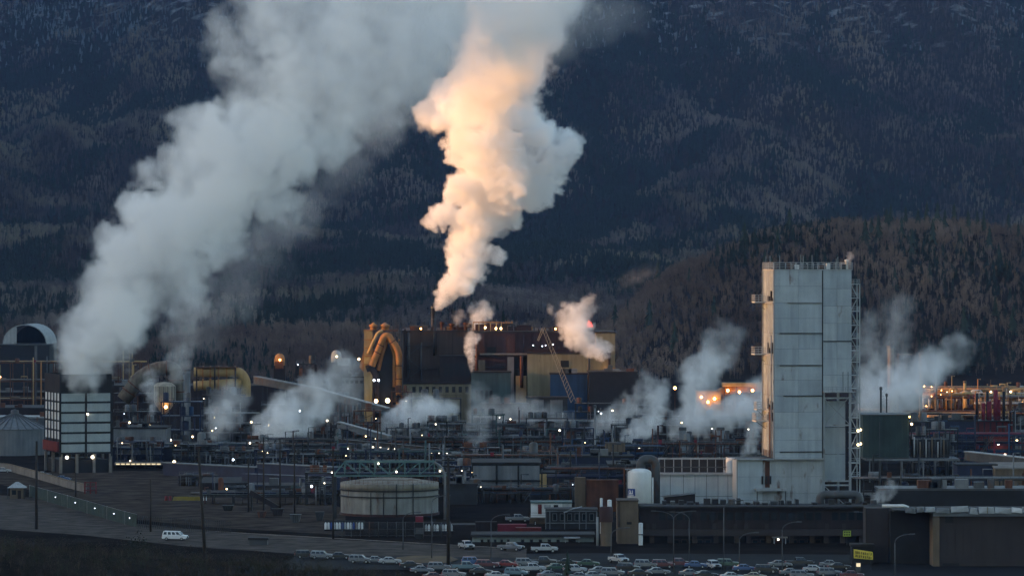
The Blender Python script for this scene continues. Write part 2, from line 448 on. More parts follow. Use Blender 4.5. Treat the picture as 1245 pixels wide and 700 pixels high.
# scrub on the bank below the road
def scrub():
    n = 4200; y = 640 + 148 * NP.random(n); x = -y * 0.15 + NP.random(n) * (y * 0.15 + 8); z = land_z(x, y)
    k = z > 0.5; x, y, z = x[k], y[k], z[k]; n = len(x)
    hts = 0.7 + 2.0 * NP.random(n) ** 2; br = (0.5 + NP.random(n))[:, None]
    tint = np.where(NP.random(n)[:, None] < .6, np.array([.070, .052, .040]) * br, np.array([.035, .040, .024]) * br)
    o = forest('scrub', 'dark tangled scrub covering the bank below the road', np.stack([x, y, z], 1), hts, NP.integers(5, 10, n), tint, [tris_conifer(rg, 2, 3) for _ in range(5)] + [tris_bare(rg, 10, .7, 60) for _ in range(5)])
    o['category'] = 'scrub'
scrub()
def shrub(label, u, v, d, h, tint, kind=0, name='shrub', cat='shrub'):
    o = thing(name, label, cat, u, d, 0); o.location.z = float(land_z(o.location.x, d)) - .1
    m_ = mat('shrub_' + name + str(kind), tint, .9, .4, 1.5); bb = B()
    for k in range(150):
        a = rt.uniform(0, 6.28); e = rt.uniform(-.2, 1.4); L = h * rt.uniform(.5, 1.0); p = Vector((0, 0, h * rt.uniform(.02, .35)))
        q = p + Vector((math.cos(a) * math.cos(e) * L * .5, math.sin(a) * math.cos(e) * L * .5, math.sin(e) * L * .65))
        s_ = Vector((rt.uniform(-1, 1), rt.uniform(-1, 1), rt.uniform(-1, 1))) * h * .035; r_ = Vector((rt.uniform(-1, 1), rt.uniform(-1, 1), rt.uniform(-1, 1))) * h * .05
        bb.add([q - s_, q + s_, q + r_], [(0, 1, 2)]); bb.add([p, p + Vector((.03, 0, 0)), q], [(0, 1, 2)])
        for j in range(4):
            c = q + Vector((rt.uniform(-1, 1), rt.uniform(-1, 1), rt.uniform(-1, 1))) * h * .12; s2 = Vector((rt.uniform(-1, 1), rt.uniform(-1, 1), rt.uniform(-1, 1))) * h * .05; bb.add([c, c + s2, c + Vector((s2.y, -s2.x, s2.z))], [(0, 1, 2)])
    bb.build('foliage', m_, o); B().cyl((0, 0, 0), (0, 0, h * .45), h * .03, h * .015, 6).build('stem', BARK, o)
shrub('dark leafy shrub on the verge at the end of the slatted fence', 165, 655, 815, 6.5, (.018, .022, .014))
shrub('reddish bare bush on the bank before the guard booth', 25, 640, 800, 6.0, (.06, .025, .022), 1)
shrub('dark bush on the bank beside the reddish bush', 4, 650, 790, 4.5, (.02, .02, .015), 2)
o_ = thing('conifer_tree', 'small dark conifer among the parked cars in the middle of the lot', 'tree', 690, 772); 
for nm, me in (('crown', _cv[0]), ('trunk', _tr)): c = link(nm, me, o_); c.scale = (5, 5, 5.2)
# ------------------------------------------------------------------ palette
BROWN = mat('brown_cladding', (0.066, 0.047, 0.037), 0.8, 0.3, 0.15, 0.3, ribs=1.2, bump=0.4)
DBROWN = mat('dark_brown_cladding', (0.027, 0.019, 0.018), 0.8, 0.35, 0.2, 0.3)
MAROON = mat('maroon_cladding', (0.055, 0.026, 0.025), 0.8, 0.3, 0.2, 0.3, ribs=1.0, bump=0.4)
OLIVE = mat('olive_cladding', (0.215, 0.19, 0.12), 0.8, 0.18, 0.15, 0.25, ribs=1.0, bump=0.3)
TAN = mat('tan_stucco', (0.15, 0.113, 0.078), 0.9, 0.2, 0.3, 0.25)
TAUPE = mat('taupe_wall', (0.042, 0.034, 0.031), 0.9, 0.12, 0.2, 0.12)
GREY = mat('grey_cladding', (0.17, 0.18, 0.188), 0.75, 0.2, 0.2, 0.3, ribs=1.2, bump=0.3)
LGREY = mat('pale_grey_paint', (0.33, 0.345, 0.35), 0.7, 0.15, 0.2, 0.22, rust=0.08)
TOWER = mat('pale_tower_paint', (0.36, 0.40, 0.425), 0.65, 0.12, 0.22, 0.14, rust=0.0)
TOWER2 = mat('pale_tower_paint_faded', (0.38, 0.415, 0.43), 0.7, 0.14, 0.3, 0.18, rust=0.015)
TOWER3 = mat('pale_tower_paint_grimy', (0.33, 0.372, 0.40), 0.7, 0.14, 0.18, 0.2, rust=0.0)
SIDEP = mat('sun_offset_side_panel', (0.25, 0.30, 0.335), 0.8, 0.25, 0.4, 0.3, rust=0.03)  # weathered paint, coloured darker and cooler to offset the warm sun on this side
WHITE = mat('white_paint', (0.62, 0.62, 0.61), 0.55, 0.08, 0.4, 0.10)
TEAL = mat('teal_cladding', (0.045, 0.078, 0.086), 0.75, 0.25, 0.2, 0.3, ribs=1.0, bump=0.3)
TEALSTEEL = mat('teal_steel', (0.045, 0.08, 0.078), 0.6, 0.3, 0.5)
BLUE = mat('blue_cladding', (0.016, 0.05, 0.115), 0.7, 0.25, 0.2, 0.25)
NAVY = mat('navy_steel', (0.014, 0.020, 0.046), 0.6, 0.35, 0.4)
YELLOW = mat('ochre_duct_paint', (0.41, 0.28, 0.12), 0.65, 0.2, 0.25, 0.2)
ORANGE = mat('orange_duct_paint', (0.38, 0.18, 0.06), 0.7, 0.25, 0.3, 0.25)
RUST = mat('rusted_steel', (0.12, 0.05, 0.028), 0.9, 0.4, 0.3, 0.4)
RED = mat('red_paint', (0.13, 0.016, 0.014), 0.65, 0.25, 0.4, 0.2)
CRIMSON = mat('crimson_paint', (0.15, 0.012, 0.026), 0.6, 0.25, 0.4, 0.1)
STEEL = mat('dark_steel', (0.022, 0.0225, 0.024), 0.6, 0.4, 0.4)
MSTEEL = mat('grey_steel', (0.066, 0.068, 0.071), 0.55, 0.35, 0.4, rust=0.15)
GALV = mat('galvanised_steel', (0.16, 0.165, 0.17), 0.5, 0.2, 0.6, metal=0.2)
CONC = mat('concrete', (0.19, 0.17, 0.15), 0.9, 0.25, 0.3, 0.2)
BLACK = mat('black_paint', (0.009, 0.009, 0.010), 0.6, 0.3, 0.5)
ROOFM = mat('tar_roof', (0.030, 0.028, 0.028), 0.9, 0.35, 0.3)
POLE = mat('tarred_wood', (0.030, 0.024, 0.020), 0.9, 0.3, 1.0)
LOUV = mat('louvre_sheet', (0.31, 0.345, 0.35), 0.6, 0.10, 0.4, 0.12)
TANKM = mat('tank_shell', (0.25, 0.25, 0.235), 0.75, 0.25, 0.2, 0.3, rust=0.1)
GLASS = glass_mat()
LAMPW = lamp_mat('lamp_white', (1.0, 0.84, 0.62), 3.5)
LAMPY = lamp_mat('lamp_warm', (1.0, 0.68, 0.33), 5.0)
LAMPO = lamp_mat('lamp_sodium', (1.0, 0.42, 0.10), 13.0)
LAMPB = lamp_mat('lamp_bluish', (0.75, 0.86, 1.0), 4.5)
WINLIT = lamp_mat('lit_window', (1.0, 0.8, 0.5), 0.3)

_lampmesh = {}
def lamp(parent, p, m=None, r=0.42, name='lamp'):
    m = m or LAMPW
    if m.name not in _lampmesh:
        me = B().sphere((0, 0, 0), 1.0, 7, 4).mesh('lamp'); me.materials.append(m); _lampmesh[m.name] = me
    o = link(name, _lampmesh[m.name], parent); o.location = p; o.scale = (r, r, r); return o

class Th:
    """a thing placed by its distance; parts are given in photo pixels turned into metres at that distance"""
    def __init__(s, name, label, cat, u, d, rot=0.0, group=None):
        s.o = thing(name, label, cat, u, d, rot, group); s.u, s.d, s.s = u, d, FPX / d
    def X(s, u): return (u - s.u) / s.s
    def Z(s, v): return CH - (v - HZ) / s.s
    def P(s, u, v, y=0.0): return (s.X(u), y, s.Z(v))
    def box(s, name, u0, u1, v0, v1, y0, y1, m, parent=None):
        return B().box(s.X(u0), s.X(u1), y0, y1, max(0.0, s.Z(v1)) if v1 is not None else 0.0, s.Z(v0)).build(name, m, parent or s.o)
    def bar(s, name, p, q, w, m, h=None, parent=None): return B().bar(s.P(*p), s.P(*q), w, h).build(name, m, parent or s.o)
    def pipe(s, name, pts, r, m, n=8, parent=None, bend=0.0):
        P = [Vector(s.P(*p)) for p in pts]
        if bend:
            Q = [P[0]]
            for i in range(1, len(P) - 1):
                a, b, c = P[i - 1], P[i], P[i + 1]; r1 = min(bend, (b - a).length * 0.49, (c - b).length * 0.49)
                p, q = b + (a - b).normalized() * r1, b + (c - b).normalized() * r1
                for t in range(7):
                    t /= 6; Q.append((1 - t) ** 2 * p + 2 * t * (1 - t) * b + t * t * q)
            P = Q + [P[-1]]
        return B().tube(P, r, n).build(name, m, parent or s.o)
    def lamp(s, u, v, y=-0.5, m=None, r=0.42): return lamp(s.o, s.P(u, v, y), m, r)
    def rail(s, u0, u1, v, y, m=None, h=1.1, y1=None, parent=None, step=2.2, name='railing'):
        a, b = Vector(s.P(u0, v, y)), Vector(s.P(u1, v, y if y1 is None else y1)); bb = B(); n = max(1, int((b - a).length / step))
        up = Vector((0, 0, h)); t = 0.07
        bb.bar(a + up, b + up, t); bb.bar(a + up * 0.5, b + up * 0.5, t * 0.8)
        for k in range(n + 1): p = a.lerp(b, k / n); bb.bar(p, p + up, t)
        return bb.build(name, m or GALV, parent or s.o)
    def windows(s, u0, u1, v0, v1, n, y, frame=None, gap=0.3, glass=None, name='window'):
        w = (s.X(u1) - s.X(u0)) / n
        for k in range(n):
            a = s.X(u0) + w * (k + gap / 2); b = a + w * (1 - gap)
            o = B().box(a, b, y - 0.12, y + 0.1, s.Z(v1), s.Z(v0)).build(name, frame or MSTEEL, s.o)
            B().box(a + 0.12, b - 0.12, y - 0.125 - 0.02, y - 0.12, s.Z(v1) + 0.12, s.Z(v0) - 0.12).build('pane', glass or GLASS, o)

def shed(label, u0, u1, vt, d, depth, m, name='process_shed', cat='shed', roof='flat', rm=None, door=None, rise=2.0, win=None, vents=0, clutter=0, rot=0):
    t = Th(name, label, cat, (u0 + u1) / 2, d, rot); zt = t.Z(vt); a, b = t.X(u0), t.X(u1); rm = rm or ROOFM
    B().box(a, b, 0, depth, 0, zt).build('wall', m, t.o)
    if roof == 'gable':
        c = (a + b) / 2; B().prism([(a - 0.4, zt), (b + 0.4, zt), (c, zt + rise)], -0.4, depth + 0.4).build('roof', rm, t.o)
    elif roof == 'mono':
        B().add([(a - .3, -.4, zt), (b + .3, -.4, zt), (b + .3, depth + .3, zt + rise), (a - .3, depth + .3, zt + rise), (a - .3, -.4, zt + .35), (b + .3, -.4, zt + .35), (b + .3, depth + .3, zt + rise + .35), (a - .3, depth + .3, zt + rise + .35)],
                [(3, 2, 1, 0), (4, 5, 6, 7), (0, 1, 5, 4), (1, 2, 6, 5), (2, 3, 7, 6), (3, 0, 4, 7)]).build('roof', rm, t.o)
    else:
        B().box(a - 0.25, b + 0.25, -0.25, depth + 0.25, zt, zt + 0.5).build('roof', rm, t.o)
    rr = random.Random(label)
    for k in range(vents):
        x = a + (b - a) * (k + 0.5) / vents; B().lathe([(0.5, zt), (0.5, zt + 1.4), (0.8, zt + 1.5), (0.8, zt + 2.0), (0.0, zt + 2.3)], 8, (x, depth * 0.3)).build('roof_vent', MSTEEL, t.o)
    for k in range(clutter):
        x = a + (b - a) * rr.uniform(0.06, 0.94); w = rr.uniform(0.5, 1.6); h = rr.uniform(0.7, 2.4)
        B().box(x - w, x + w, 1, 1 + 2 * w, zt + 0.5, zt + 0.5 + h).build('roof_unit', rr.choice([MSTEEL, STEEL, GALV, RUST]), t.o)
    if door:
        for (p, q, vv, dm) in door: B().box(t.X(p), t.X(q), -0.12, 0.1, 0, t.Z(vv)).build('door', dm, t.o)
    if win: t.windows(*win)
    return t

def pipe_rack(label, u0, u1, vt, d, depth=7.0, levels=3, pipes=5, bay=8.0, m=None, pm=None, zmin=3.5, rad_=(0.12, 0.42), lamps=0, lampm=None, seed=0, braces=True, lr=0.36, ladder=True):
    t = Th('pipe_rack', label, 'pipe rack', (u0 + u1) / 2, d); m = m or STEEL; rr = random.Random(seed or label)
    pm = pm or [STEEL, MSTEEL, NAVY, GALV, RUST, TEALSTEEL, MSTEEL]
    a, b, zt = t.X(u0), t.X(u1), t.Z(vt); n = max(1, round((b - a) / bay)); w = (b - a) / n
    zs = [zmin + (zt - zmin) * k / max(1, levels - 1) for k in range(levels)] if levels > 1 else [zt]
    cm = B().box(-0.16, 0.16, -0.16, 0.16, 0, zt).mesh('column'); cm.materials.append(m)
    bm = B().box(-0.13, 0.13, 0.16, depth - 0.16, -0.18, 0.18).mesh('beam'); bm.materials.append(m)
    for k in range(n + 1):
        for y in (0, depth):
            o = link('column', cm, t.o); o.location = (a + w * k, y, 0)
        for z in zs:
            o = link('beam', bm, t.o); o.location = (a + w * k, 0, z)
    for z in zs:
        for y in (-0.17, depth + 0.17): B().box(a - 0.3, b + 0.3, y - 0.1, y + 0.1, z - 0.22, z + 0.02).build('girder', m, t.o)
        for k in range(pipes):
            r = rr.uniform(*rad_); y = 0.7 + (depth - 1.4) * (k + 0.5) / pipes
            i0 = rr.randrange(0, max(1, n // 2)) if rr.random() < .45 else 0; i1 = rr.randrange(max(1, n // 2), n + 1) if rr.random() < .45 else n
            p, q = a + w * min(i0, i1 - 1) - rr.uniform(-2, 3), a + w * max(i1, 1) + rr.uniform(-2, 3); zz = z + 0.18 + r; pts = [(p, y, zz)]
            if rr.random() < 0.35:                    # expansion loop
                c = rr.uniform(a + w * .3, b - w * .3); h = rr.uniform(1.0, 2.2); pts += [(c - 1.2, y, zz), (c - 1.2, y, zz + h), (c + 1.2, y, zz + h), (c + 1.2, y, zz)]
            pts.append((q, y, zz))
            if rr.random() < 0.3: pts.append((q, y, max(0.3, zz - rr.uniform(2, 5))))
            B().tube(pts, r, 7).build('pipe', rr.choice(pm), t.o)
    if braces:
        for k in range(0, n, 2):
            z0, z1 = (0.2, zs[0]) if levels == 1 else (zs[0], zs[1])
            B().bar((a + w * k + .2, -0.05, z0), (a + w * (k + 1) - .2, -0.05, z1), 0.12).build('brace', m, t.o)
    gold = YELLOW in pm
    for k in range(n):                       # risers, vessels, valves and cabinets, bay by bay
        x0 = a + w * k
        for j in range(rr.randrange(2, 6)):
            x = x0 + rr.uniform(.5, w - .5); y = rr.choice((-.45, -.6, depth * .5, depth + .4)); h = zt + rr.choice((-3, -1, .5, 1.5, 3, 5, 7)) * rr.uniform(.6, 1.1); r = rr.uniform(.08, .3)
            B().tube([(x, y, 0), (x, y, h)] + ([(x + rr.uniform(.8, 3), y, h)] if rr.random() < .5 else []), r, 6).build('riser', rr.choice(pm), t.o)
        if rr.random() < .55:
            x = x0 + rr.uniform(1.5, w - 1.5); r = rr.uniform(.6, 1.5); h = rr.uniform(1.5, 4.5); z = rr.choice(zs)
            B().lathe([(r, z), (r, z + h * .85), (r * .7, z + h * .97), (.001, z + h)], 10, (x, depth * rr.uniform(.2, .8))).build('vessel', rr.choice([MSTEEL, STEEL, GREY, RUST, NAVY] if not gold else [YELLOW, TAN, RUST]), t.o)
        if rr.random() < .5:
            x = x0 + rr.uniform(1, w - 1); z = rr.choice(zs); r = rr.uniform(.5, .9); y = depth * .4
            B().cyl((x - rr.uniform(1, 2.4), y, z + r + .3), (x + rr.uniform(1, 2.4), y, z + r + .3), r, n=10).build('drum', rr.choice([MSTEEL, GREY, STEEL, RUST] if not gold else [YELLOW, TAN]), t.o)
        for j in range(rr.randrange(0, 4)):
            x = x0 + rr.uniform(.4, w - .4); z = rr.choice(zs) + rr.uniform(.2, 1.0); q = rr.uniform(.2, .55); B().box(x - q, x + q, -.7, -.25, z, z + rr.uniform(.5, 1.4)).build('valve_box', rr.choice([STEEL, MSTEEL, GALV, RUST, CRIMSON]), t.o)
        if rr.random() < .3:
            z0_, z1_ = 0.2, zs[-1]; x = x0 + w * .2; bb = B()
            for y in (0, .8): bb.bar((x, -1.6 + y, z0_), (x + (z1_ - z0_) * .7, -1.6 + y, z1_), .08, .22); bb.bar((x, -1.6 + y, z0_ + 1), (x + (z1_ - z0_) * .7, -1.6 + y, z1_ + 1), .06)
            bb.build('stair', MSTEEL, t.o)
    z = rr.choice(zs) + 1.3; B().box(a, b, depth * .5, depth * .5 + .5, z, z + .15).build('cable_tray', MSTEEL, t.o)
    t.rail(u0, u1, vt, -0.17, GALV if rr.random() < 0.5 else MSTEEL)
    for k in range(max(1, int(lamps * .24))):
        x = a + (b - a) * (k + rr.uniform(0.2, 0.8)) / lamps; z = rr.choice(zs) + rr.uniform(0.6, 2.0)
        B().bar((x, -0.2, z - 0.9), (x, -0.45, z), 0.06).build('lamp_bracket', m, t.o)
        lamp(t.o, (x, -0.55, z), (lampm or [LAMPW, LAMPY, LAMPY, LAMPB])[rr.randrange(len(lampm) if lampm else 4)], lr * rr.choice((.22, .28, .34, .42, .55, .75)))
    return t

def vessel(label, u, vt, d, rpx, m, name='process_vessel', cat='vessel', vb=None, dome=True, legs=0, ring=3, rot=0, lid=None):
    t = Th(name, label, cat, u, d, rot); r = rpx / t.s; zt = t.Z(vt); zb = 0.0 if vb is None else t.Z(vb)
    prof = [(r, zb), (r, zt - (0.35 * r if dome else 0))]
    if dome: prof += [(r * 0.92, zt - 0.2 * r), (r * 0.7, zt - 0.07 * r), (r * 0.35, zt), (0.001, zt + 0.01)]
    else: prof += [(r * 0.9, zt), (r * 0.9, zt - 0.6)]
    if zb > 0.1: prof = [(0.001, zb - 0.5 * r), (r * 0.6, zb - 0.25 * r)] + prof
    B().lathe(prof, 20).build('shell', m, t.o)
    for k in range(ring):
        z = zb + (zt - zb) * (k + 1) / (ring + 1) * 0.95
        B().lathe([(r, z - 0.12), (r + 0.14, z - 0.12), (r + 0.14, z + 0.12), (r, z + 0.12)], 20, smooth=False).build('band', MSTEEL, t.o)
    for k in range(legs):
        a = 6.283 * (k + 0.5) / legs; B().box(r * .85 * math.cos(a) - .15, r * .85 * math.cos(a) + .15, r * .85 * math.sin(a) - .15, r * .85 * math.sin(a) + .15, 0, zb + 0.3).build('leg', MSTEEL, t.o)
    return t

def stack(label, u, vt, d, rpx, m, name='chimney_stack', taper=0.85, vb=None, cap=True, bands=2):
    t = Th(name, label, 'chimney', u, d); r = rpx / t.s; zt = t.Z(vt); z0 = 0 if vb is None else t.Z(vb)
    B().lathe([(r, z0), (r * taper, zt), (r * taper * 0.82, zt), (r * taper * 0.82, zt - 2)], 16).build('shaft', m, t.o)
    if cap: B().lathe([(r * taper, zt - 0.9), (r * taper + 0.15, zt - 0.9), (r * taper + 0.15, zt - 0.1), (r * taper, zt - 0.1)], 16, smooth=False).build('rim', MSTEEL, t.o)
    for k in range(bands):
        f = (k + 1) / (bands + 1); z = z0 + (zt - z0) * f; q = r * (1 + (taper - 1) * f)
        B().lathe([(q, z - .1), (q + .12, z - .1), (q + .12, z + .1), (q, z + .1)], 16, smooth=False).build('band', MSTEEL, t.o)
    return t

def platform(t, u0, u1, v, y0, y1, m=None, sides='fblr', parent=None, hs=0.2):
    """grating with railing round it, as one landing part with its railing below it"""
    a, b, z = t.X(u0), t.X(u1), t.Z(v); m = m or GALV
    o = B().box(a, b, y0, y1, z - hs, z).build('platform', m, parent or t.o)
    bb = B(); h = 1.1
    segs = {'f': ((a, y0), (b, y0)), 'b': ((a, y1), (b, y1)), 'l': ((a, y0), (a, y1)), 'r': ((b, y0), (b, y1))}
    for c in sides:
        p, q = segs[c]; p, q = Vector((*p, z)), Vector((*q, z)); n = max(1, int((q - p).length / 1.5))
        for hh in (h, h * .5): bb.bar(p + Vector((0, 0, hh)), q + Vector((0, 0, hh)), 0.08)
        for k in range(n + 1): x = p.lerp(q, k / n); bb.bar(x, x + Vector((0, 0, h)), 0.08)
    bb.build('railing', m, o); return o

def stairs(t, u0, v0, u1, v1, y, w=0.9, m=None):
    m = m or GALV; a, b = Vector(t.P(u0, v0, y)), Vector(t.P(u1, v1, y)); bb = B(); n = max(3, int(abs(b.z - a.z) / 0.35))
    for yy in (0, w): bb.bar(a + Vector((0, yy, 0)), b + Vector((0, yy, 0)), 0.08, 0.25); bb.bar(a + Vector((0, yy, 1)), b + Vector((0, yy, 1)), 0.06)
    for k in range(n): p = a.lerp(b, (k + .5) / n); bb.box(p.x - .14, p.x + .14, y, y + w, p.z - .03, p.z + .03)
    return bb.build('stair', m, t.o)
# ------------------------------------------------------------------ roads, yards
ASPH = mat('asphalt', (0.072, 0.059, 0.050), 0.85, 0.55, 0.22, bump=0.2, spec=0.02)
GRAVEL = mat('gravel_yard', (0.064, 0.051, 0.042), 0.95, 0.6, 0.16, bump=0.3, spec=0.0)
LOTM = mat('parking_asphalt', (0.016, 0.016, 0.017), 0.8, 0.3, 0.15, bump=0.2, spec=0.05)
def sheet(name, pts, z, m, label=None):
    o = B().add([(gx(u, gd(v)), gd(v), z) for u, v in pts], [tuple(range(len(pts)))]).build(name, m)
    return tag(o, label, name.split('_')[-1], kind='structure')
sheet('road', [(-160, 590), (60, 606), (165, 636), (260, 645), (420, 656), (640, 668), (640, 678), (380, 674), (230, 664), (100, 650), (-160, 632)], 0.012, ASPH, 'asphalt road running past the fence')
sheet('gravel_yard', [(-60, 575), (140, 572), (205, 572), (330, 592), (420, 618), (420, 650), (265, 641), (170, 632), (100, 606), (-60, 578)], 0.006, GRAVEL, 'open gravel yard below the cooling tower')
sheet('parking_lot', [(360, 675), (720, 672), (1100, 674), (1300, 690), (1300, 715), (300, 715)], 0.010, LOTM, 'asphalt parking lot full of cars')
def kerb(u0, v0, u1, v1):
    p, q = (gx(u0, gd(v0)), gd(v0), 0.07), (gx(u1, gd(v1)), gd(v1), 0.07)
    return tag(B().bar(p, q, 0.3, 0.14).build('kerb', CONC), kind='structure')
kerb(262, 646, 640, 667.5); kerb(64, 607, 160, 635.5)

# ------------------------------------------------------------------ retaining wall, fence, booth, gate
t = Th('retaining_wall', 'long pale concrete retaining wall sloping down behind the guard booth', 'wall', 50, gd(582))
def wl(u, v): d = gd(v); return Vector((gx(u, d) - t.o.location.x, d - t.o.location.y, 0))
pts = [(-30, 569), (10, 572), (36, 579), (60, 586), (84, 593), (104, 598)]
for (p, q) in zip(pts, pts[1:]):
    a, b = wl(*p), wl(*q); B().bar(a + Vector((0, 0, 1.0)), b + Vector((0, 0, 1.0)), 0.5, 2.0).build('wall_panel', CONC, t.o)
    B().bar(a + Vector((0, 0, 2.1)), b + Vector((0, 0, 2.1)), 0.7, 0.2).build('coping', TAN, t.o)
MESH = mat('green_fence_slats', (0.036, 0.056, 0.050), 0.8, 0.3, 0.5, 0.2)
t = Th('slat_fence', 'green slatted chain link fence beside the road', 'fence', 100, gd(620))
fp = [(36, 604), (58, 610), (82, 617), (106, 624), (130, 631), (152, 637.5), (166, 641)]
for (p, q) in zip(fp, fp[1:]):
    a, b = wl(*p), wl(*q); a, b = a, b
    for pm_ in (a,): B().cyl(pm_, pm_ + Vector((0, 0, 3.3)), 0.09, n=6).build('post', GALV, t.o)
    n = 12
    for k in range(n):
        c = a.lerp(b, (k + 0.5) / n); e = (b - a) / n * 0.44
        B().bar(c - e + Vector((0, 0, 1.6)), c + e + Vector((0, 0, 1.6)), 0.04, 2.9).build('slat', MESH, t.o)
    B().bar(a + Vector((0, 0, 3.15)), b + Vector((0, 0, 3.15)), 0.07).build('top_rail', GALV, t.o)
    lamp(t.o, a.lerp(b, 0.4) + Vector((0, -0.2, 1.9)), LAMPB, 0.08, 'reflector_light')
t = Th('bar_fence', 'dark vertical bar fence between the slatted fence and the van', 'fence', 210, gd(643))
for k in range(44):
    c = wl(168 + k * 2.6, 641.2 + k * 0.16); B().box(c.x - .06, c.x + .06, c.y - .06, c.y + .06, 0, 3.0).build('bar', STEEL, t.o)
a, b = wl(167, 641), wl(282, 648)
for z in (0.5, 2.6): B().bar(a + Vector((0, 0, z)), b + Vector((0, 0, z)), 0.1).build('rail', STEEL, t.o)
t = Th('chain_fence', 'tall grey chain link fence in front of the storage tank', 'fence', 470, gd(650))
for k in range(14):
    c = wl(405 + k * 11, 652); B().cyl(c, c + Vector((0, 0, 3.4)), 0.08, n=6).build('post', MSTEEL, t.o)
a, b = wl(405, 652), wl(548, 652)
for z in (0.3, 1.7, 3.3): B().bar(a + Vector((0, 0, z)), b + Vector((0, 0, z)), 0.06).build('rail', MSTEEL, t.o)
wires = B()
for k in range(118):
    x = a.x + (b.x - a.x) * k / 117; wires.bar((x, a.y, 0.1), (x, a.y, 3.3), 0.03)
wires.build('wire_mesh', MSTEEL, t.o)
# booth
t = Th('guard_booth', 'small tan guard booth with pale hipped roof by the road', 'booth', 20, gd(606))
B().box(-1.7, 1.7, 0, 3.2, 0, 2.9).build('wall', TAN, t.o)
B().add([(-2.4, -.7, 2.9), (2.4, -.7, 2.9), (2.4, 3.9, 2.9), (-2.4, 3.9, 2.9), (-0.4, 1.6, 4.4), (0.4, 1.6, 4.4)], [(0, 1, 5, 4), (1, 2, 5), (2, 3, 4, 5), (3, 0, 4), (3, 2, 1, 0)]).build('roof', LGREY, t.o)
B().box(-1.2, -0.1, -0.06, 0.1, 1.1, 2.3).build('window', GLASS, t.o); B().box(0.3, 1.2, -0.06, 0.1, 0.0, 2.2).build('door', DBROWN, t.o)
for x in (-2.2, 2.2): B().box(x - .1, x + .1, -.6, -.4, 0, 2.9).build('post', STEEL, t.o)
t = Th('entry_gate', 'red tubular barrier gate at the foot of the concrete wall', 'gate', 111, gd(600))
for k in range(3):
    x = -1.8 + k * 1.5; B().box(x - .12, x + .12, -.12, .12, 0, 3.2).build('post', RED, t.o); B().box(x - .12, x + .12, 1.3, 1.5, 0, 3.2).build('post', RED, t.o)
for z in (1.0, 2.0, 3.1): B().box(-2.0, 1.5, -.2, -.12, z - .1, z + .1).build('rail', RED, t.o)
t = Th('road_barrier', 'low yellow and red barrier standing in the gravel yard', 'barrier', 228, gd(608))
YEL = mat('barrier_yellow', (0.20, 0.15, 0.025), 0.6, 0.2, 0.6)
B().prism([(-4, 0), (4, 0), (3.8, .35), (3.6, 1.0), (-3.6, 1.0), (-3.8, .35)], -.3, .3).build('block', YEL, t.o)
for x in (-5.6, -4.6, 4.6): B().lathe([(.45, 0), (.4, 1.2), (.001, 1.25)], 8, (x, 0)).build('drum', RED if x < 0 else WHITE, t.o)

# ------------------------------------------------------------------ poles and lamps
def pole(label, u, vt, vb, lean=0.0, arm=True, r=0.22, m=None):
    d = gd(vb) if vb < 700 else gd(700); t = Th('utility_pole', label, 'pole', u, d, group='utility poles'); z = t.Z(vt)
    if vb > 690: t.o.location.z = float(land_z(t.o.location.x, d))
    z -= t.o.location.z
    B().cyl((0, 0, -0.3), (lean, 0, z), r * 1.25, r * 0.8, 8).build('shaft', m or POLE, t.o)
    if arm:
        for k, h in enumerate((0.5, 1.7)):
            B().box(lean - 1.3, lean + 1.3, -.1, .1, z - h - .1, z - h + .1).build('crossarm', POLE, t.o)
            for x in (-1.1, -.4, .4, 1.1): B().cyl((lean + x, 0, z - h + .1), (lean + x, 0, z - h + .45), .07, n=6).build('insulator', GALV, t.o)
    return t
for lab, u, vt, vb, lean, arm in [
    ('thick dark utility pole at the road beside the slatted fence', 44, 536, 643, 0.1, False),
    ('tall dark leaning pole in front of the gravel yard near the van', 250, 545, 700, -1.4, False),
    ('slim dark pole with its top before the pale steam, first of three', 320.5, 531, 628, 0, False),
    ('slim dark pole before the pale steam, second of three', 340.5, 533, 626, 0, False),
    ('slim dark pole before the pale steam, third of three', 358, 540, 624, 0, False),
    ('short dark pole standing before the dark conveyor gallery', 302, 556, 622, 0, False),
    ('tarred pole at the end of the truss bridge by the tank', 405, 545, 655, 0, True),
    ('thick black pole rising from the parked cars past the tank', 545, 556, 690, 0, True),
    ('thin pole at the corner of the gravel yard by the dark shrub', 183, 582, 646, 0, False),
    ('short thin pole beside the pale concrete wall', 92, 574, 604, 0, False)]:
    pole(lab, u, vt, vb, lean, arm, 0.3 if 'thick' in lab or 'leaning' in lab else 0.2)
def street_lamp(label, u, vt, vb, arm=1, m=None, lit=False, double=False, reach=3.0):
    t = Th('street_lamp', label, 'street lamp', u, gd(vb), group='curved arm street lamps'); z = t.Z(vt); m = m or MSTEEL
    B().cyl((0, 0, 0), (0, 0, z - 1.6), .11, .08, 8).build('post', m, t.o)
    for s_ in ((1, -1) if double else (arm,)):
        pts = [(s_ * reach * (1 - math.cos(a)), 0, z - 1.6 + 1.6 * math.sin(a)) for a in [k * 1.5708 / 7 for k in range(8)]]
        B().tube(pts, .075, 6).build('arm', m, t.o)
        h = B().box(s_ * reach - .1 if s_ > 0 else -reach - .9, s_ * reach + .9 if s_ > 0 else -reach + .1, -.2, .2, z - .1, z + .12).build('lamp_head', m, t.o)
        if lit: lamp(h, (s_ * (reach + .4), 0, z - .2), LAMPW, .3)
    return t
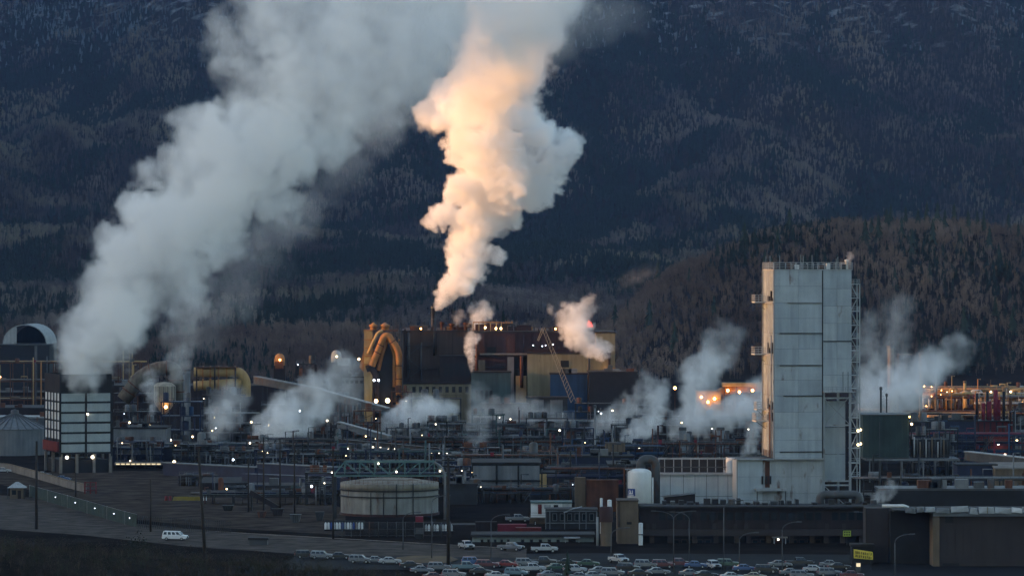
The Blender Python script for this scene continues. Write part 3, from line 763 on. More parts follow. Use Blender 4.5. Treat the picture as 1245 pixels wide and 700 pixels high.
for lab, u, vt, vb, arm, dbl in [
    ('curved arm street lamp beside the silver pickup', 597, 625, 684, 1, False), ('curved arm street lamp in front of the storage tank', 490, 622, 668, 1, False),
    ('tall straight lamp post between tank and parking lot', 525, 602, 681, 1, False), ('street lamp at the foot of the tan silo', 743, 641, 682, 1, False),
    ('double arm street lamp before the long dark office', 819, 621, 696, 1, True), ('slim lamp post beside the double arm lamp', 838, 622, 690, -1, False),
    ('tall lamp post before the middle of the long dark office', 880, 608, 692, 1, False), ('short curved lamp over the dark parked cars', 899, 647, 694, 1, False),
    ('curved lamp before the lit entrance of the long office', 951, 634, 699, 1, False), ('curved lamp at the wall of the big taupe building', 1088, 649, 706, 1, False),
    ('lamp with arm bent back at the corner of the taupe building', 1061, 622, 676, -1, False)]:
    street_lamp(lab, u, vt, vb, arm, double=dbl, reach=3.6 if dbl else 3.0)

# ------------------------------------------------------------------ vehicles
TYRE = mat('tyre_rubber', (0.015, 0.015, 0.015), 0.9, 0.2, 2)
HUB = mat('wheel_alloy', (0.4, 0.4, 0.41), 0.35, 0.1, 2, metal=0.7)
HEADL = mat('headlight_lens', (0.7, 0.72, 0.75), 0.15, 0.05, 3, spec=0.7)
TAILL = mat('tail_lens', (0.35, 0.02, 0.02), 0.3, 0.1, 3)
def paint(name, c): return mat('car_paint_' + name, c, 0.28, 0.08, 1.5, spec=0.6)
PAINTS = dict(white=paint('white', (.34, .35, .36)), silver=paint('silver', (.14, .15, .165)), grey=paint('grey', (.16, .17, .18)), black=paint('black', (.018, .018, .02)),
              blue=paint('blue', (.05, .10, .22)), red=paint('red', (.20, .022, .025)), maroon=paint('maroon', (.09, .02, .03)), green=paint('green', (.035, .075, .05)), teal=paint('teal', (.10, .17, .20)), tan=paint('tan', (.30, .25, .18)))
# side profiles (x from the nose at +, z) lower body and cabin, in metres; width
CARS = {
 'sedan': dict(L=4.6, W=1.78, wb=2.7, wr=.32, body=[(-2.3, .35), (2.3, .35), (2.32, .62), (2.15, .82), (1.0, .95), (-1.55, .98), (-2.25, .92), (-2.32, .6)], cab=[(1.0, .93), (.35, 1.42), (-.85, 1.45), (-1.6, .96)]),
 'suv': dict(L=4.7, W=1.85, wb=2.75, wr=.36, body=[(-2.35, .4), (2.3, .4), (2.35, .7), (2.2, 1.0), (1.05, 1.1), (-2.3, 1.12), (-2.38, .7)], cab=[(1.05, 1.08), (.5, 1.68), (-2.05, 1.72), (-2.3, 1.1)]),
 'pickup': dict(L=5.7, W=1.95, wb=3.5, wr=.39, body=[(-2.85, .5), (2.8, .5), (2.85, .8), (2.75, 1.12), (1.5, 1.2), (-2.85, 1.2), (-2.88, .7)], cab=[(1.5, 1.18), (.85, 1.83), (-.75, 1.86), (-.85, 1.18)]),
 'van': dict(L=5.7, W=2.0, wb=3.5, wr=.37, body=[(-2.8, .4), (2.8, .4), (2.85, .75), (2.7, 1.12), (1.75, 1.22), (-2.75, 1.22), (-2.85, .7)], cab=[(1.75, 1.2), (1.0, 2.05), (-2.55, 2.1), (-2.75, 1.2)]),
}
def tprism(poly, w0, w1, z0, z1):
    """side profile swept across the width, drawn in towards the top"""
    n = len(poly); f = lambda z: w0 + (w1 - w0) * max(0, min(1, (z - z0) / (z1 - z0)))
    v = [(x, -f(z) / 2, z) for x, z in poly] + [(x, f(z) / 2, z) for x, z in poly]
    return v, [tuple(range(n)), tuple(range(2 * n - 1, n - 1, -1))] + [(i, i + n, (i + 1) % n + n, (i + 1) % n) for i in range(n)]
def car(kind, colour, label, u, vb, yaw=0, group='cars parked in the lot', name=None):
    c = CARS[kind]; pm_ = PAINTS[colour]; d = gd(vb)
    o = thing(name or {'sedan': 'parked_car', 'suv': 'parked_car', 'pickup': 'pickup_truck', 'van': 'passenger_van'}[kind], label, {'pickup': 'pickup truck', 'van': 'van'}.get(kind, 'car'), u, d, yaw, group, z=0.016)
    W = c['W']; body = []
    for x, z in c['body']: body.append((x, z))
    v, f = tprism(body, W, W * .97, .4, 1.2); bd = B().add(v, f).build('body', pm_, o)
    bv = bd.modifiers.new('bevel', 'BEVEL'); bv.width = .09; bv.segments = 2; bv.limit_method = 'ANGLE'
    cab = c['cab']; z0, z1 = cab[0][1], cab[1][1]
    v, f = tprism(cab, W * .93, W * .74, z0, z1); cb = B().add(v, f).build('cabin', pm_, o)
    bv = cb.modifiers.new('bevel', 'BEVEL'); bv.width = .06; bv.segments = 2
    # glass
    (xa, za), (xb, zb), (xc, zc), (xd, zd) = cab
    def wy(z): return (W * .93 + (W * .74 - W * .93) * (z - z0) / (z1 - z0)) / 2
    lerp = lambda p, q, t: (p[0] + (q[0] - p[0]) * t, p[1] + (q[1] - p[1]) * t)
    for nm, p, q, sg in (('windscreen', cab[0], cab[1], 1), ('rear_window', cab[3], cab[2], -1)):
        a, b = lerp(p, q, .12), lerp(p, q, .88); e = .03 * sg
        B().add([(a[0] + e, -wy(a[1]) * .92, a[1]), (a[0] + e, wy(a[1]) * .92, a[1]), (b[0] + e, wy(b[1]) * .9, b[1]), (b[0] + e, -wy(b[1]) * .9, b[1])], [(0, 1, 2, 3)]).build(nm, GLASS, o)
    nwin = {'sedan': 2, 'suv': 3, 'pickup': 2, 'van': 4}[kind]
    for sgn in (-1, 1):
        for k in range(nwin):
            t0, t1 = k / nwin + .03, (k + 1) / nwin - .03; zlo, zhi = z0 + (z1 - z0) * .14, z0 + (z1 - z0) * .84
            def pt(t, z):
                fz = (z - z0) / (z1 - z0); x0 = xa + (xb - xa) * fz - .1; x1 = xd + (xc - xd) * fz + .1
                return (x0 + (x1 - x0) * t, sgn * (wy(z) + .025), z)
            B().add([pt(t0, zlo), pt(t1, zlo), pt(t1, zhi), pt(t0, zhi)], [(0, 1, 2, 3)]).build('side_window', GLASS, o)
        for sx in (-1, 1):
            w = B().cyl((0, -.11, 0), (0, .11, 0), c['wr'], n=14).build('wheel', TYRE, o); w.location = (sx * c['wb'] / 2, sgn * (W / 2 - .09), c['wr'])
            B().cyl((0, sgn * .06, 0), (0, sgn * .125, 0), c['wr'] * .6, n=10).build('rim', HUB, w)
        nose, tail = c['L'] / 2, -c['L'] / 2; zl = .72 if kind in ('sedan',) else .9
        B().box(nose - .1, nose + .04, sgn * W * .36 - .2, sgn * W * .36 + .2, zl - .1, zl + .08).build('headlight', HEADL, o)
        B().box(tail - .05, tail + .08, sgn * W * .4 - .12, sgn * W * .4 + .12, zl - .1, zl + .16).build('tail_light', TAILL, o)
        B().box(xa - .35, xa - .15, sgn * (W / 2 + .1) - .1, sgn * (W / 2 + .1) + .1, z0, z0 + .16).build('mirror', BLACK, o)
    for sx in (-1, 1): B().box(sx * c['L'] / 2 - .08, sx * c['L'] / 2 + .08, -W * .46, W * .46, .38, .58).build('bumper', BLACK if kind != 'sedan' else pm_, o)
    B().box(c['L'] / 2 - .04, c['L'] / 2 + .05, -W * .22, W * .22, .64, .82 if kind == 'sedan' else 1.0).build('grille', BLACK, o)
    if kind == 'pickup': B().box(-2.75, -.95, -W * .42, W * .42, 1.2, 1.215).build('bed', BLACK, o)
    return o
PAINTS['bright'] = paint('bright', (.62, .63, .64))
car('van', 'bright', 'white passenger van driving along the road', 213, 656.5, -12, None)
for kind, colour, label, u, vb, yaw in [
    ('pickup', 'white', 'white pickup facing the camera by the green-roofed block', 567, 667, -70), ('pickup', 'silver', 'silver pickup parked before the low block wall', 621, 669, -25),
    ('pickup', 'white', 'white pickup seen side-on before the low block', 662, 671, 2), ('pickup', 'white', 'white pickup facing out beside the tan silo', 752, 684, -62),
    ('suv', 'black', 'black suv at the end of the dirt bank', 372, 678, 8), ('suv', 'grey', 'dark grey suv between two dark cars by the bank', 391, 679, -5), ('sedan', 'black', 'black sedan next to the silver hatch on the verge', 413, 679, 4),
    ('suv', 'silver', 'silver hatch on the verge below the tank fence', 438, 684, -8), ('sedan', 'grey', 'grey sedan at the verge beside the white sedan', 457, 684, 5), ('sedan', 'white', 'white sedan at the verge beside the black pole', 474, 685, 3),
    ('sedan', 'silver', 'silver sedan in front of the ochre dirt strip', 513, 696, 6), ('suv', 'silver', 'pale silver suv beside the black pole', 534, 693, -3), ('pickup', 'teal', 'pale teal pickup past the black pole', 566, 693, 3),
    ('sedan', 'black', 'black sedan with its roof against the grey car row', 585, 698, -4), ('suv', 'maroon', 'maroon suv in the back row of the lot', 592, 690, 5), ('sedan', 'red', 'dark red sedan in the back row of the lot', 616, 689, -6),
    ('sedan', 'white', 'white sedan at the near edge between black and teal cars', 604, 703, 10), ('suv', 'teal', 'pale teal suv at the near edge of the lot', 628, 700, -14), ('pickup', 'white', 'white pickup behind the pale teal suv', 646, 695, 10), ('suv', 'grey', 'grey suv in the back row before the low block', 640, 688, 4),
    ('sedan', 'silver', 'silver sedan next to the dark little conifer', 668, 702, 20), ('suv', 'white', 'white suv with tall windows in the middle of the lot', 699, 696, 4), ('sedan', 'silver', 'silver estate at the near edge past the conifer', 706, 704, -5), ('sedan', 'black', 'black car in the back row below the porch', 690, 687, 3),
    ('sedan', 'green', 'dark green sedan at the row end near the silo', 715, 688, -4), ('sedan', 'grey', 'grey sedan between the white suv and the silo', 730, 697, 8), ('suv', 'black', 'black suv before the white pickup by the silo', 764, 694, -9), ('sedan', 'grey', 'grey sedan at the foot of the double arm lamp', 800, 698, 6),
    ('suv', 'maroon', 'maroon suv under the long dark office', 806, 690, -4), ('sedan', 'silver', 'silver sedan behind the slim lamp post', 840, 700, 3), ('suv', 'white', 'white suv nose-on before the long dark office', 868, 691, -75), ('sedan', 'blue', 'blue sedan beside the short curved lamp', 905, 694, 4),
    ('sedan', 'white', 'white sedan at the near edge below the office', 890, 704, 7), ('suv', 'black', 'black suv beside the blue sedan', 932, 696, -6), ('sedan', 'tan', 'tan sedan at the near edge by the blue car', 918, 704, -8), ('sedan', 'grey', 'grey sedan before the lit entrance', 962, 699, 5),
    ('sedan', 'white', 'white sedan near the yellow signs', 990, 695, -10), ('suv', 'silver', 'silver suv near the yellow signs', 1008, 700, 9), ('sedan', 'black', 'black sedan beside the small lime sign', 1020, 692, 4), ('sedan', 'maroon', 'maroon sedan at the near edge by the office corner', 1036, 702, -5)]:
    car(kind, colour, label, u, vb, yaw)
for kind, colour, label, u, vb, yaw in [('sedan', 'white', 'white car high on the yard behind the concrete wall', 4, 574, 0), ('sedan', 'silver', 'silver car on the yard beside the thick utility pole', 52, 579, -15), ('sedan', 'blue', 'blue car on the yard below the cooling tower', 76, 584, -10), ('pickup', 'silver', 'silver pickup by the red containers behind the low block', 629, 634, 5)]:
    car(kind, colour, label, u, vb, yaw, None)

DARKS = ['black', 'grey', 'maroon', 'blue', 'black', 'green', 'grey', 'silver']
rc = random.Random(23)
for k, (u, vb, yaw, near) in enumerate([(500, 690, 4, 'behind the silver sedan by the ochre dirt'), (552, 702, -6, 'at the near edge below the black pole'), (528, 704, 8, 'at the near edge below the silver suv'), (575, 686.5, 3, 'behind the teal pickup'),
    (660, 687, -4, 'in the back row under the side-on pickup'), (677, 693, 12, 'hiding behind the little conifer'), (722, 703, 5, 'at the near edge below the tan silo'), (745, 700, -7, 'below the white pickup by the silo'), (778, 700, 4, 'between the silo and the double arm lamp'), (785, 690, -5, 'in the back row under the tan stair house'),
    (824, 689, 6, 'under the double arm lamp'), (846, 690, -3, 'behind the slim lamp post row'), (858, 702, 9, 'at the near edge below the nose-on suv'), (885, 689, -4, 'in the back row beside the nose-on suv'), (948, 689, 3, 'at the steps of the lit entrance'), (975, 703, -9, 'at the near edge below the entrance'), (972, 688, 5, 'past the lit entrance'), (1010, 689, -5, 'in front of the lime sign')]):
    c = DARKS[k % 8]; kd = ['sedan', 'suv', 'sedan', 'suv', 'pickup', 'sedan'][k % 6]
    car(kd, c, '%s %s parked %s' % ('dark ' + c if c in ('green', 'blue') else c, {'sedan': 'sedan', 'suv': 'suv', 'pickup': 'pickup'}[kd], near), u, vb, yaw)
# ------------------------------------------------------------------ tall pale tower block
t = Th('separation_tower', 'tall pale grey clad tower block rising above the whole plant', 'tower', 942, 985, 6.7)
TW = t
W, D = 19.6, 16.0
xm = t.X(1001)
Z = t.Z
B().box(0.05, xm - .05, .12, D - .1, 13.2, 60.3).build('core', MSTEEL, t.o)
B().box(xm + .05, W - .05, .12, D - .1, Z(477), 60.3).build('upper_core', MSTEEL, t.o)
def panel(x0, x1, v0, v1, y=0.0, nm='panel', m=None): return B().box(x0 + .02, x1 - .02, y - .02, y + .12, Z(v1) + .025, Z(v0) - .025).build(nm, m or random.Random(int(x0 * 7 + v0)).choice([TOWER, TOWER, TOWER2, TOWER3]), t.o)
ls = [328, 348, 368, 387, 405, 424, 444, 462, 481, 501, 520, 535, 549, 557]
for a, b in zip(ls, ls[1:]):
    panel(0, xm * .5, a, b); panel(xm * .5, xm, a, b)
for a, b in zip([328, 351, 372, 393, 415, 436, 456], [351, 372, 393, 415, 436, 456, 477]):
    panel(xm, (xm + W) / 2, a, b); panel((xm + W) / 2, W, a, b)
for v in (368, 405, 444, 481, 549): B().box(1.2 + (v % 3), xm - .2, -.3, -.03, Z(v) - .14, Z(v) + .1).build('ledge', STEEL if v != 368 else GALV, t.o)
B().box(xm - .14, xm + .14, -.1, -.03, Z(557), 60.3).build('joint_strip', STEEL, t.o)
for v in (415,): B().box(xm + .2, W, -.12, -.03, Z(v) - .14, Z(v) + .14).build('ledge', STEEL, t.o)
# side wall (sun side)
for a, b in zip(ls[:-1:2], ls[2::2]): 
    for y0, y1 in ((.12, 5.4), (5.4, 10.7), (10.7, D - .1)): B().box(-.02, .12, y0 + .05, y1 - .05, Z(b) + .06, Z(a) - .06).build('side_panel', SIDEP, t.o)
for a, b in ((328, 400), (400, 477)): B().box(W - .12, W + .02, .2, D - .2, Z(b) + .06, Z(a) - .06).build('side_panel', TOWER, t.o)
for y in (.2, D - .2): B().box(-.35, -.03, y - .15, y + .15, 13.2, 60.3).build('corner_post', LGREY, t.o)
B().box(-.2, W + .2, -.2, D + .2, 60.3, 60.6).build('roof', LGREY, t.o)
RAILP = mat('pale_rail_paint', (0.40, 0.42, 0.42), 0.6, 0.15, 0.6)
# roof edge railing and gear
for nm, p, q in (('f', (-.2, -.2), (W + .2, -.2)), ('l', (-.2, -.2), (-.2, D)), ('r', (W + .2, -.2), (W + .2, D)), ('b', (-.2, D), (W + .2, D))):
    bb = B(); p, q = Vector((*p, 60.6)), Vector((*q, 60.6)); n = int((q - p).length / 1.4)
    for h in (.55, 1.1, 1.65): bb.bar(p + Vector((0, 0, h)), q + Vector((0, 0, h)), .07)
    for k in range(n + 1): x = p.lerp(q, k / n); bb.bar(x, x + Vector((0, 0, 1.65)), .1)
    bb.build('railing', RAILP, t.o)
rr = random.Random(5)
for u in (932, 937, 949, 975, 978, 989, 1019, 1021): B().bar((t.X(u), 1, 60.6), (t.X(u), 1, 60.6 + rr.uniform(2.6, 3.6)), .09).build('mast', RAILP, t.o)
for k in range(9):
    x = 1.5 + k * 2.0; h = rr.uniform(.7, 1.6); B().box(x, x + rr.uniform(.8, 1.6), 1.2, 2.6, 60.6, 60.6 + h).build('roof_unit', [STEEL, RUST, WHITE, MSTEEL][k % 4], t.o)
B().lathe([(.35, 60.6), (.35, 62.4), (.5, 62.5), (.5, 62.9), (.001, 63.1)], 10, (W - .9, 2)).build('roof_vent', WHITE, t.o)
# balconies on the sun side, at the far corner
for v, w, dm in ((367, 3.0, 5), (431, 3.1, 5), (499, 2.4, 4), (513, 2.9, 6)):
    z = Z(v); y0, y1 = D - dm, D; o = B().box(-w, -.36, y0, y1, z - .3, z).build('balcony', RAILP, t.o); bb = B()
    for p, q in (((-w, y0), (-w, y1)), ((-w, y0), (-.4, y0)), ((-w, y1), (-.4, y1))):
        p, q = Vector((*p, z)), Vector((*q, z)); n = max(2, int((q - p).length / .8))
        for h in (.55, 1.1, 1.7): bb.bar(p + Vector((0, 0, h)), q + Vector((0, 0, h)), .08)
        for k in range(n + 1): x = p.lerp(q, k / n); bb.bar(x, x + Vector((0, 0, 1.7)), .07)
    bb.build('railing', RAILP, o)
    B().bar((-w + .2, y0 + 1, z - .3), (-.3, y0 + 1, z - 2.0), .14).build('bracket', MSTEEL, o)
    for k in range(4): B().box(-.34, -.05, 1.2 + k * 2.2, 2.3 + k * 2.2, z + .2, z + rr.uniform(1.0, 3.0)).build('valve_box', STEEL, t.o)
    B().box(-.5, -.05, .6, D - .4, z - .5, z - .2).build('girt', LGREY, t.o)
ld = B()
for y in (6.6, 7.3): ld.bar((-.45, y, 13.2), (-.45, y, 61.5), .07)
for k in range(96): ld.bar((-.45, 6.6, 13.5 + k * .5), (-.45, 7.3, 13.5 + k * .5), .05)
ld.build('ladder', RAILP, t.o)
B().tube([(-.7, 1.2, 13.2), (-.7, 1.2, 44)], .16, 8).build('pipe', LGREY, t.o); B().tube([(-.7, 2.4, 13.2), (-.7, 2.4, 26)], .3, 8).build('pipe', RUST, t.o)
# stair cage on the far side
prev = None
for k, v in enumerate((345, 362, 378, 395, 411, 426, 440, 456, 472, 490, 508, 526, 545, 563, 580)):
    z = Z(v); o = B().box(W + .05, W + 2.3, 1, 4.4, z - .2, z).build('stair_landing', RAILP, t.o); bb = B()
    for p, q in (((W + 2.3, 1), (W + 2.3, 4.4)), ((W + .1, 1), (W + 2.3, 1))):
        p, q = Vector((*p, z)), Vector((*q, z))
        for h in (.55, 1.1): bb.bar(p + Vector((0, 0, h)), q + Vector((0, 0, h)), .07)
        for j in range(4): x = p.lerp(q, j / 3); bb.bar(x, x + Vector((0, 0, 1.1)), .06)
    bb.build('railing', RAILP, o)
    if prev is not None: B().bar((W + (.3 if k % 2 else 2.1), 2.6, prev), (W + (2.1 if k % 2 else .3), 2.6, z), .9, .12, up=(0, 0, 1)).build('stair_flight', RAILP, t.o)
    prev = z
for y in (1, 4.4): B().box(W + 2.2, W + 2.42, y - .12, y + .12, 0, Z(345)).build('stair_post', RAILP, t.o)
# open leg under the shorter column
zl = Z(477)
for x in (xm + .35, W - .3):
    for y in (.4, D - .5): B().box(x - .28, x + .28, y - .28, y + .28, 0, zl - .01).build('leg', LGREY, t.o)
for v in (484, 517, 585, 590): B().box(xm + .65, W - .6, .3, .55, Z(v) - .2, Z(v) + .2).build('cross_beam', LGREY, t.o)
for (va, vb_) in ((484, 517), (517, 484), (590, 620)): B().bar((xm + .6, .2, Z(va) - .3), (W - .6, .2, Z(vb_) + .3), .16).build('brace', LGREY, t.o)
for k, (a, b) in enumerate(((488, 520), (520, 553), (553, 586))): B().box(xm + 1.2, W - .9, 3.5, 3.7, Z(b) + .05, Z(a) - .05).build('recessed_panel', TOWER, t.o)
B().box(xm + .1, W + .8, -1.3, .05, zl - .05, zl + .22).build('platform', LGREY, t.o)
bb = B()
for h in (.55, 1.1): bb.bar((xm + .1, -1.25, zl + h + .2), (W + .8, -1.25, zl + h + .2), .06)
for k in range(8): x = xm + .1 + k * 1.1; bb.bar((x, -1.25, zl + .2), (x, -1.25, zl + 1.35), .06)
bb.build('railing', GALV, t.o)
for x in (W - 2.4, W - 1.1): B().bar((x, -1, zl + .2), (x, -1, zl + 5.2), .12).build('mast', STEEL, t.o)
# base block below
zb = Z(557)
B().box(-9.6, xm + .05, -.4, D + 2, 0, zb - .3).build('base_core', STEEL, t.o)
for a, b in ((-9.6, -6.4), (-6.4, -3.2), (-3.2, 0.2), (.2, 4.2), (4.2, 8.2), (8.2, xm)):
    for z0, z1 in ((0, 4.4), (4.4, 8.6), (8.6, zb - .3)): B().box(a + .02, b - .02, -.55, -.42, z0 + .02, z1 - .02).build('base_panel', LGREY if a > -3.3 else TOWER, t.o)
B().box(-9.7, -9.62, 0, D, 0, zb - .35).build('base_side', TOWER, t.o)
o = B().box(-9.9, xm + .1, -1.6, .5, zb - .3, zb).build('walkway', LGREY, t.o); bb = B()
for h in (.5, 1.0): bb.bar((-9.8, -1.5, zb + h), (-.4, -1.5, zb + h), .06)
for k in range(9): bb.bar((-9.8 + k * 1.17, -1.5, zb), (-9.8 + k * 1.17, -1.5, zb + 1), .06)
bb.build('railing', GALV, o)
B().box(-5.2, 2.6, -2.6, -.6, Z(596), Z(593)).build('canopy', LGREY, t.o)
for x in (-4.9, 2.3): B().box(x - .12, x + .12, -2.4, -2.2, 0, Z(596) - .01).build('canopy_post', MSTEEL, t.o)
for u in (926, 931, 936): B().box(t.X(u) - .2, t.X(u) + .2, -.9, -.58, Z(588), Z(578)).build('valve_box', STEEL, t.o)
B().box(-2.6, -1.4, -.62, -.58, Z(592), Z(560)).build('rust_panel', RUST, t.o)
for k in range(6): B().box(-7.5 + k * 1.5, -6.6 + k * 1.5, -2.6, -1.4, 0, rr.uniform(1.6, 3.2)).build('pump_box', [STEEL, BLACK, MSTEEL][k % 3], t.o)
lamp(t.o, (t.X(1046), 1, Z(524)), LAMPY, .3); lamp(t.o, (t.X(1046), 1, Z(541)), LAMPY, .3)
# annex, duct and bright tank beside it
t = Th('annex_hall', 'low pale grey annex with panelled wall beside the tall tower', 'building', 848, 990)
xa, xb, zt = t.X(799), t.X(895), t.Z(577)
B().box(xa, xb, .15, 16, 0, zt).build('core', STEEL, t.o)
es = [799, 815, 831, 845, 859, 873, 885, 895]
for a, b in zip(es, es[1:]):
    for v0, v1 in ((577, 603), (603, 619)): B().box(t.X(a) + .05, t.X(b) - .05, -.02, .15, max(.05, t.Z(v1) + .05), t.Z(v0) - .05).build('panel', TOWER, t.o)
B().box(xa - .3, xb + .2, -.6, 16.3, zt, zt + .45).build('roof', LGREY, t.o)
for u in (801, 808, 819, 829, 840, 850, 860, 870, 880): B().box(t.X(u) - .1, t.X(u) + .1, -.4, -.2, zt + .45, t.Z(558)).build('frame_post', LGREY, t.o)
B().box(t.X(800), t.X(883), -.5, -.1, t.Z(558), t.Z(556)).build('frame_beam', LGREY, t.o); B().box(t.X(800), t.X(883), -.45, -.15, t.Z(568), t.Z(567)).build('frame_rail', MSTEEL, t.o)
B().box(t.X(803), t.X(880), 3, 3.4, zt + .5, t.Z(559)).build('screen', STEEL, t.o)
vessel('bright white drum on the annex roof against the tower base', 889, 556, 992, 6.2, WHITE, 'roof_drum', 'tank', ring=0).o.location.z = 0
# cryogenic tank with its sign
t = Th('storage_vessel', 'white upright vessel with blue emblem plate beside the gooseneck duct', 'tank', 777.5, 955)
r = 14.6 / t.s; z0, z1 = 3.0, t.Z(570)
B().lathe([(.001, z0 - .6), (r * .7, z0 - .4), (r, z0), (r, z1 - .9), (r * .93, z1 - .45), (r * .72, z1 - .1), (r * .4, z1 + .12), (.001, z1 + .2)], 28).build('shell', WHITE, t.o)
for k in range(3): a = k * 2.094 + .5; B().box(r * .8 * math.cos(a) - .25, r * .8 * math.cos(a) + .25, r * .8 * math.sin(a) - .25, r * .8 * math.sin(a) + .25, 0, z0 + .4).build('leg', LGREY, t.o)
SIGNB = mat('sign_blue', (.012, .045, .19), .5, .1, 1.0)
def curved(nm, a0, a1, za, zb_, rad_, m, parent):
    n = 8; v, f = [], []
    for k in range(n + 1):
        a = a0 + (a1 - a0) * k / n; v += [(rad_ * math.cos(a), rad_ * math.sin(a), za), (rad_ * math.cos(a), rad_ * math.sin(a), zb_)]
    f = [(2 * k, 2 * k + 2, 2 * k + 3, 2 * k + 1) for k in range(n)]
    return B().add(v, f).build(nm, m, parent)
sg = curved('emblem_plate', rad(187), rad(247), t.Z(602), t.Z(593), r + .03, SIGNB, t.o)
for a0, a1, v0, v1 in ((207, 212, 596, 599.2), (219, 224, 596, 599.2), (231, 235, 595, 599.2), (207, 235, 598.6, 599.6), (200, 240, 600.4, 601.2), (212, 219, 594.6, 595.6)):
    curved('emblem_mark', rad(a0), rad(a1), t.Z(v1), t.Z(v0), r + .05, WHITE, sg)
B().tube([(-r - .1, -.8, 0), (-r - .1, -.8, z1)], .12, 6).build('pipe', GALV, t.o); B().tube([(r + .25, -.4, 0), (r + .25, -.4, z1 - 2)], .22, 8).build('pipe', WHITE, t.o)
o = B().box(-r - .6, -r + 1.1, -.9, .9, z1 - .1, z1 + .05).build('top_platform', GALV, t.o)
bb = B()
for x in (-r - .6, -r + .3, -r + 1.1): bb.bar((x, -.9, z1), (x, -.9, z1 + 1.1), .06)
bb.bar((-r - .6, -.9, z1 + 1.1), (-r + 1.1, -.9, z1 + 1.1), .06); bb.build('railing', GALV, o)
t = Th('gooseneck_duct', 'fat grey duct bent over like a gooseneck behind the white vessel', 'duct', 796, 970)
t.pipe('duct', [(779, 585, 0), (779, 558, 0), (797, 558, 0), (797, 614, 0)], 1.15, MSTEEL, 12, bend=3.0)
B().box(t.X(788), t.X(792), 1.3, 2.0, 0, t.Z(568)).build('support', RUST, t.o)
t = Th('roof_duct', 'fat grey arched duct standing on the office roof below the tower', 'duct', 1021, 876)
t.pipe('duct', [(997, 616, 0), (997, 601, 0), (1045, 601, 0), (1045, 616, 0)], .95, MSTEEL, 12, bend=2.2)
for u in (997, 1045): B().lathe([(1.3, t.Z(616)), (1.3, t.Z(614)), (.95, t.Z(613.9))], 12, (t.X(u), 0), smooth=False).build('flange', STEEL, t.o)
# ------------------------------------------------------------------ louvred cooling tower
t = Th('cooling_tower', 'dark framed cooling tower with white louvre panels venting the grey plume', 'cooling tower', 73, 1168, 20)
W, D = 15.8, 20.0; z0, za, zb = t.Z(551), t.Z(477), t.Z(455)
B().box(.3, W - .3, .3, D - .3, z0, za).build('core', BLACK, t.o)
for nm, q in (('front', (0, W, -.05, .25)), ('rear', (0, W, D - .25, D + .05)), ('a', (-.05, .25, .3, D - .3)), ('b', (W - .25, W + .05, .3, D - .3))):
    B().box(q[0], q[1], q[2], q[3], za + .02, zb).build('parapet_panel', DBROWN if nm in 'ab' else BLACK, t.o)
B().box(.3, W - .3, .3, D - .3, zb - 2.2, zb - 2.0).build('fan_deck', BLACK, t.o)
for y in (5.5, 14.5): B().lathe([(4.0, zb - 2), (3.7, zb - .9), (3.9, zb - .1)], 20, (W / 2, y)).build('fan_ring', MSTEEL, t.o)
n = 6; h = (za - z0) / n; c = W / 2
for k in range(n):
    for a, b in ((.45, c - .3), (c + .3, W - .45)): B().box(a, b, .05, .28, z0 + h * k + .3, z0 + h * (k + 1) - .3).build('louvre_panel', LOUV, t.o)
for x in (0, c, W): B().box(x - .28, x + .28, -.2, .04, z0 - 1, za).build('frame_post', BLACK, t.o)
for k in range(n + 1): B().box(.29, W - .29, -.12, .03, z0 + h * k - .22, z0 + h * k + .22).build('frame_rail', BLACK, t.o)
m5 = 5; w = (D - .6) / m5
zl = t.Z(535)
for k in range(m5):
    for j in range(5):
        hh = (za - zl) / 5; B().box(.04, .28, .5 + w * k + .9, .5 + w * (k + 1) - .9, zl + hh * j + .3, zl + hh * (j + 1) - .3).build('louvre_strip', WHITE, t.o)
for k in range(m5 + 1): B().box(-.15, .03, .3 + w * k - .2, .3 + w * k + .2, z0, za).build('frame_post', BLACK, t.o)
B().box(-.7, .02, .5, D - .4, t.Z(549), t.Z(537)).build('skirt', RED, t.o)
for x in (.3, W * .33, W * .66, W - .3):
    for y in (.4, D * .5, D - .4): B().box(x - .4, x + .4, y - .4, y + .4, 0, z0 - .01).build('leg', CONC, t.o)
B().box(.8, W - .8, .8, D - .8, 0, z0 - 2).build('basin', BLACK, t.o)
for x in (2.0, W - 6.0): lamp(t.o, (x, -.4, z0 - 1.2), LAMPW, .48)
lamp(t.o, (c + .4, -.4, t.Z(503.5)), LAMPW, .3)
# ------------------------------------------------------------------ ribbed cone tank behind it
t = Th('cone_roof_tank', 'wide grey tank with ribbed cone roof behind the cooling tower', 'tank', 18, 1290)
r = 11.5; z1 = t.Z(520); z2 = t.Z(503)
B().lathe([(r, 0), (r, z1)], 28).build('shell', GREY, t.o); B().lathe([(r + .4, z1 - .1), (1.2, z2), (.001, z2 + .2)], 28).build('roof', GREY, t.o)
for k in range(28):
    a = 6.28318 * k / 28; B().bar(((r + .4) * math.cos(a), (r + .4) * math.sin(a), z1 + .05), (1.2 * math.cos(a), 1.2 * math.sin(a), z2 + .15), .22).build('roof_rib', MSTEEL, t.o)
B().lathe([(1.3, z2), (1.3, z2 + 1.2), (.001, z2 + 1.6)], 10).build('vent', MSTEEL, t.o)
shed('dark brown shed at the edge behind the ribbed cone tank', -40, 60, 497, 1420, 30, DBROWN, clutter=4)
shed('long low grey store with pale roof edge behind the cooling tower', -30, 70, 508, 1350, 14, MSTEEL, rm=LGREY, clutter=2)
pipe_rack('sodium lit pipe rack crossing behind the cooling tower', -40, 170, 441, 1560, 8, 3, 6, 9, RUST, [RUST, YELLOW, ORANGE, MSTEEL, YELLOW], zmin=9, lamps=14, lampm=[LAMPO, LAMPO, LAMPY], lr=.7, seed=3)
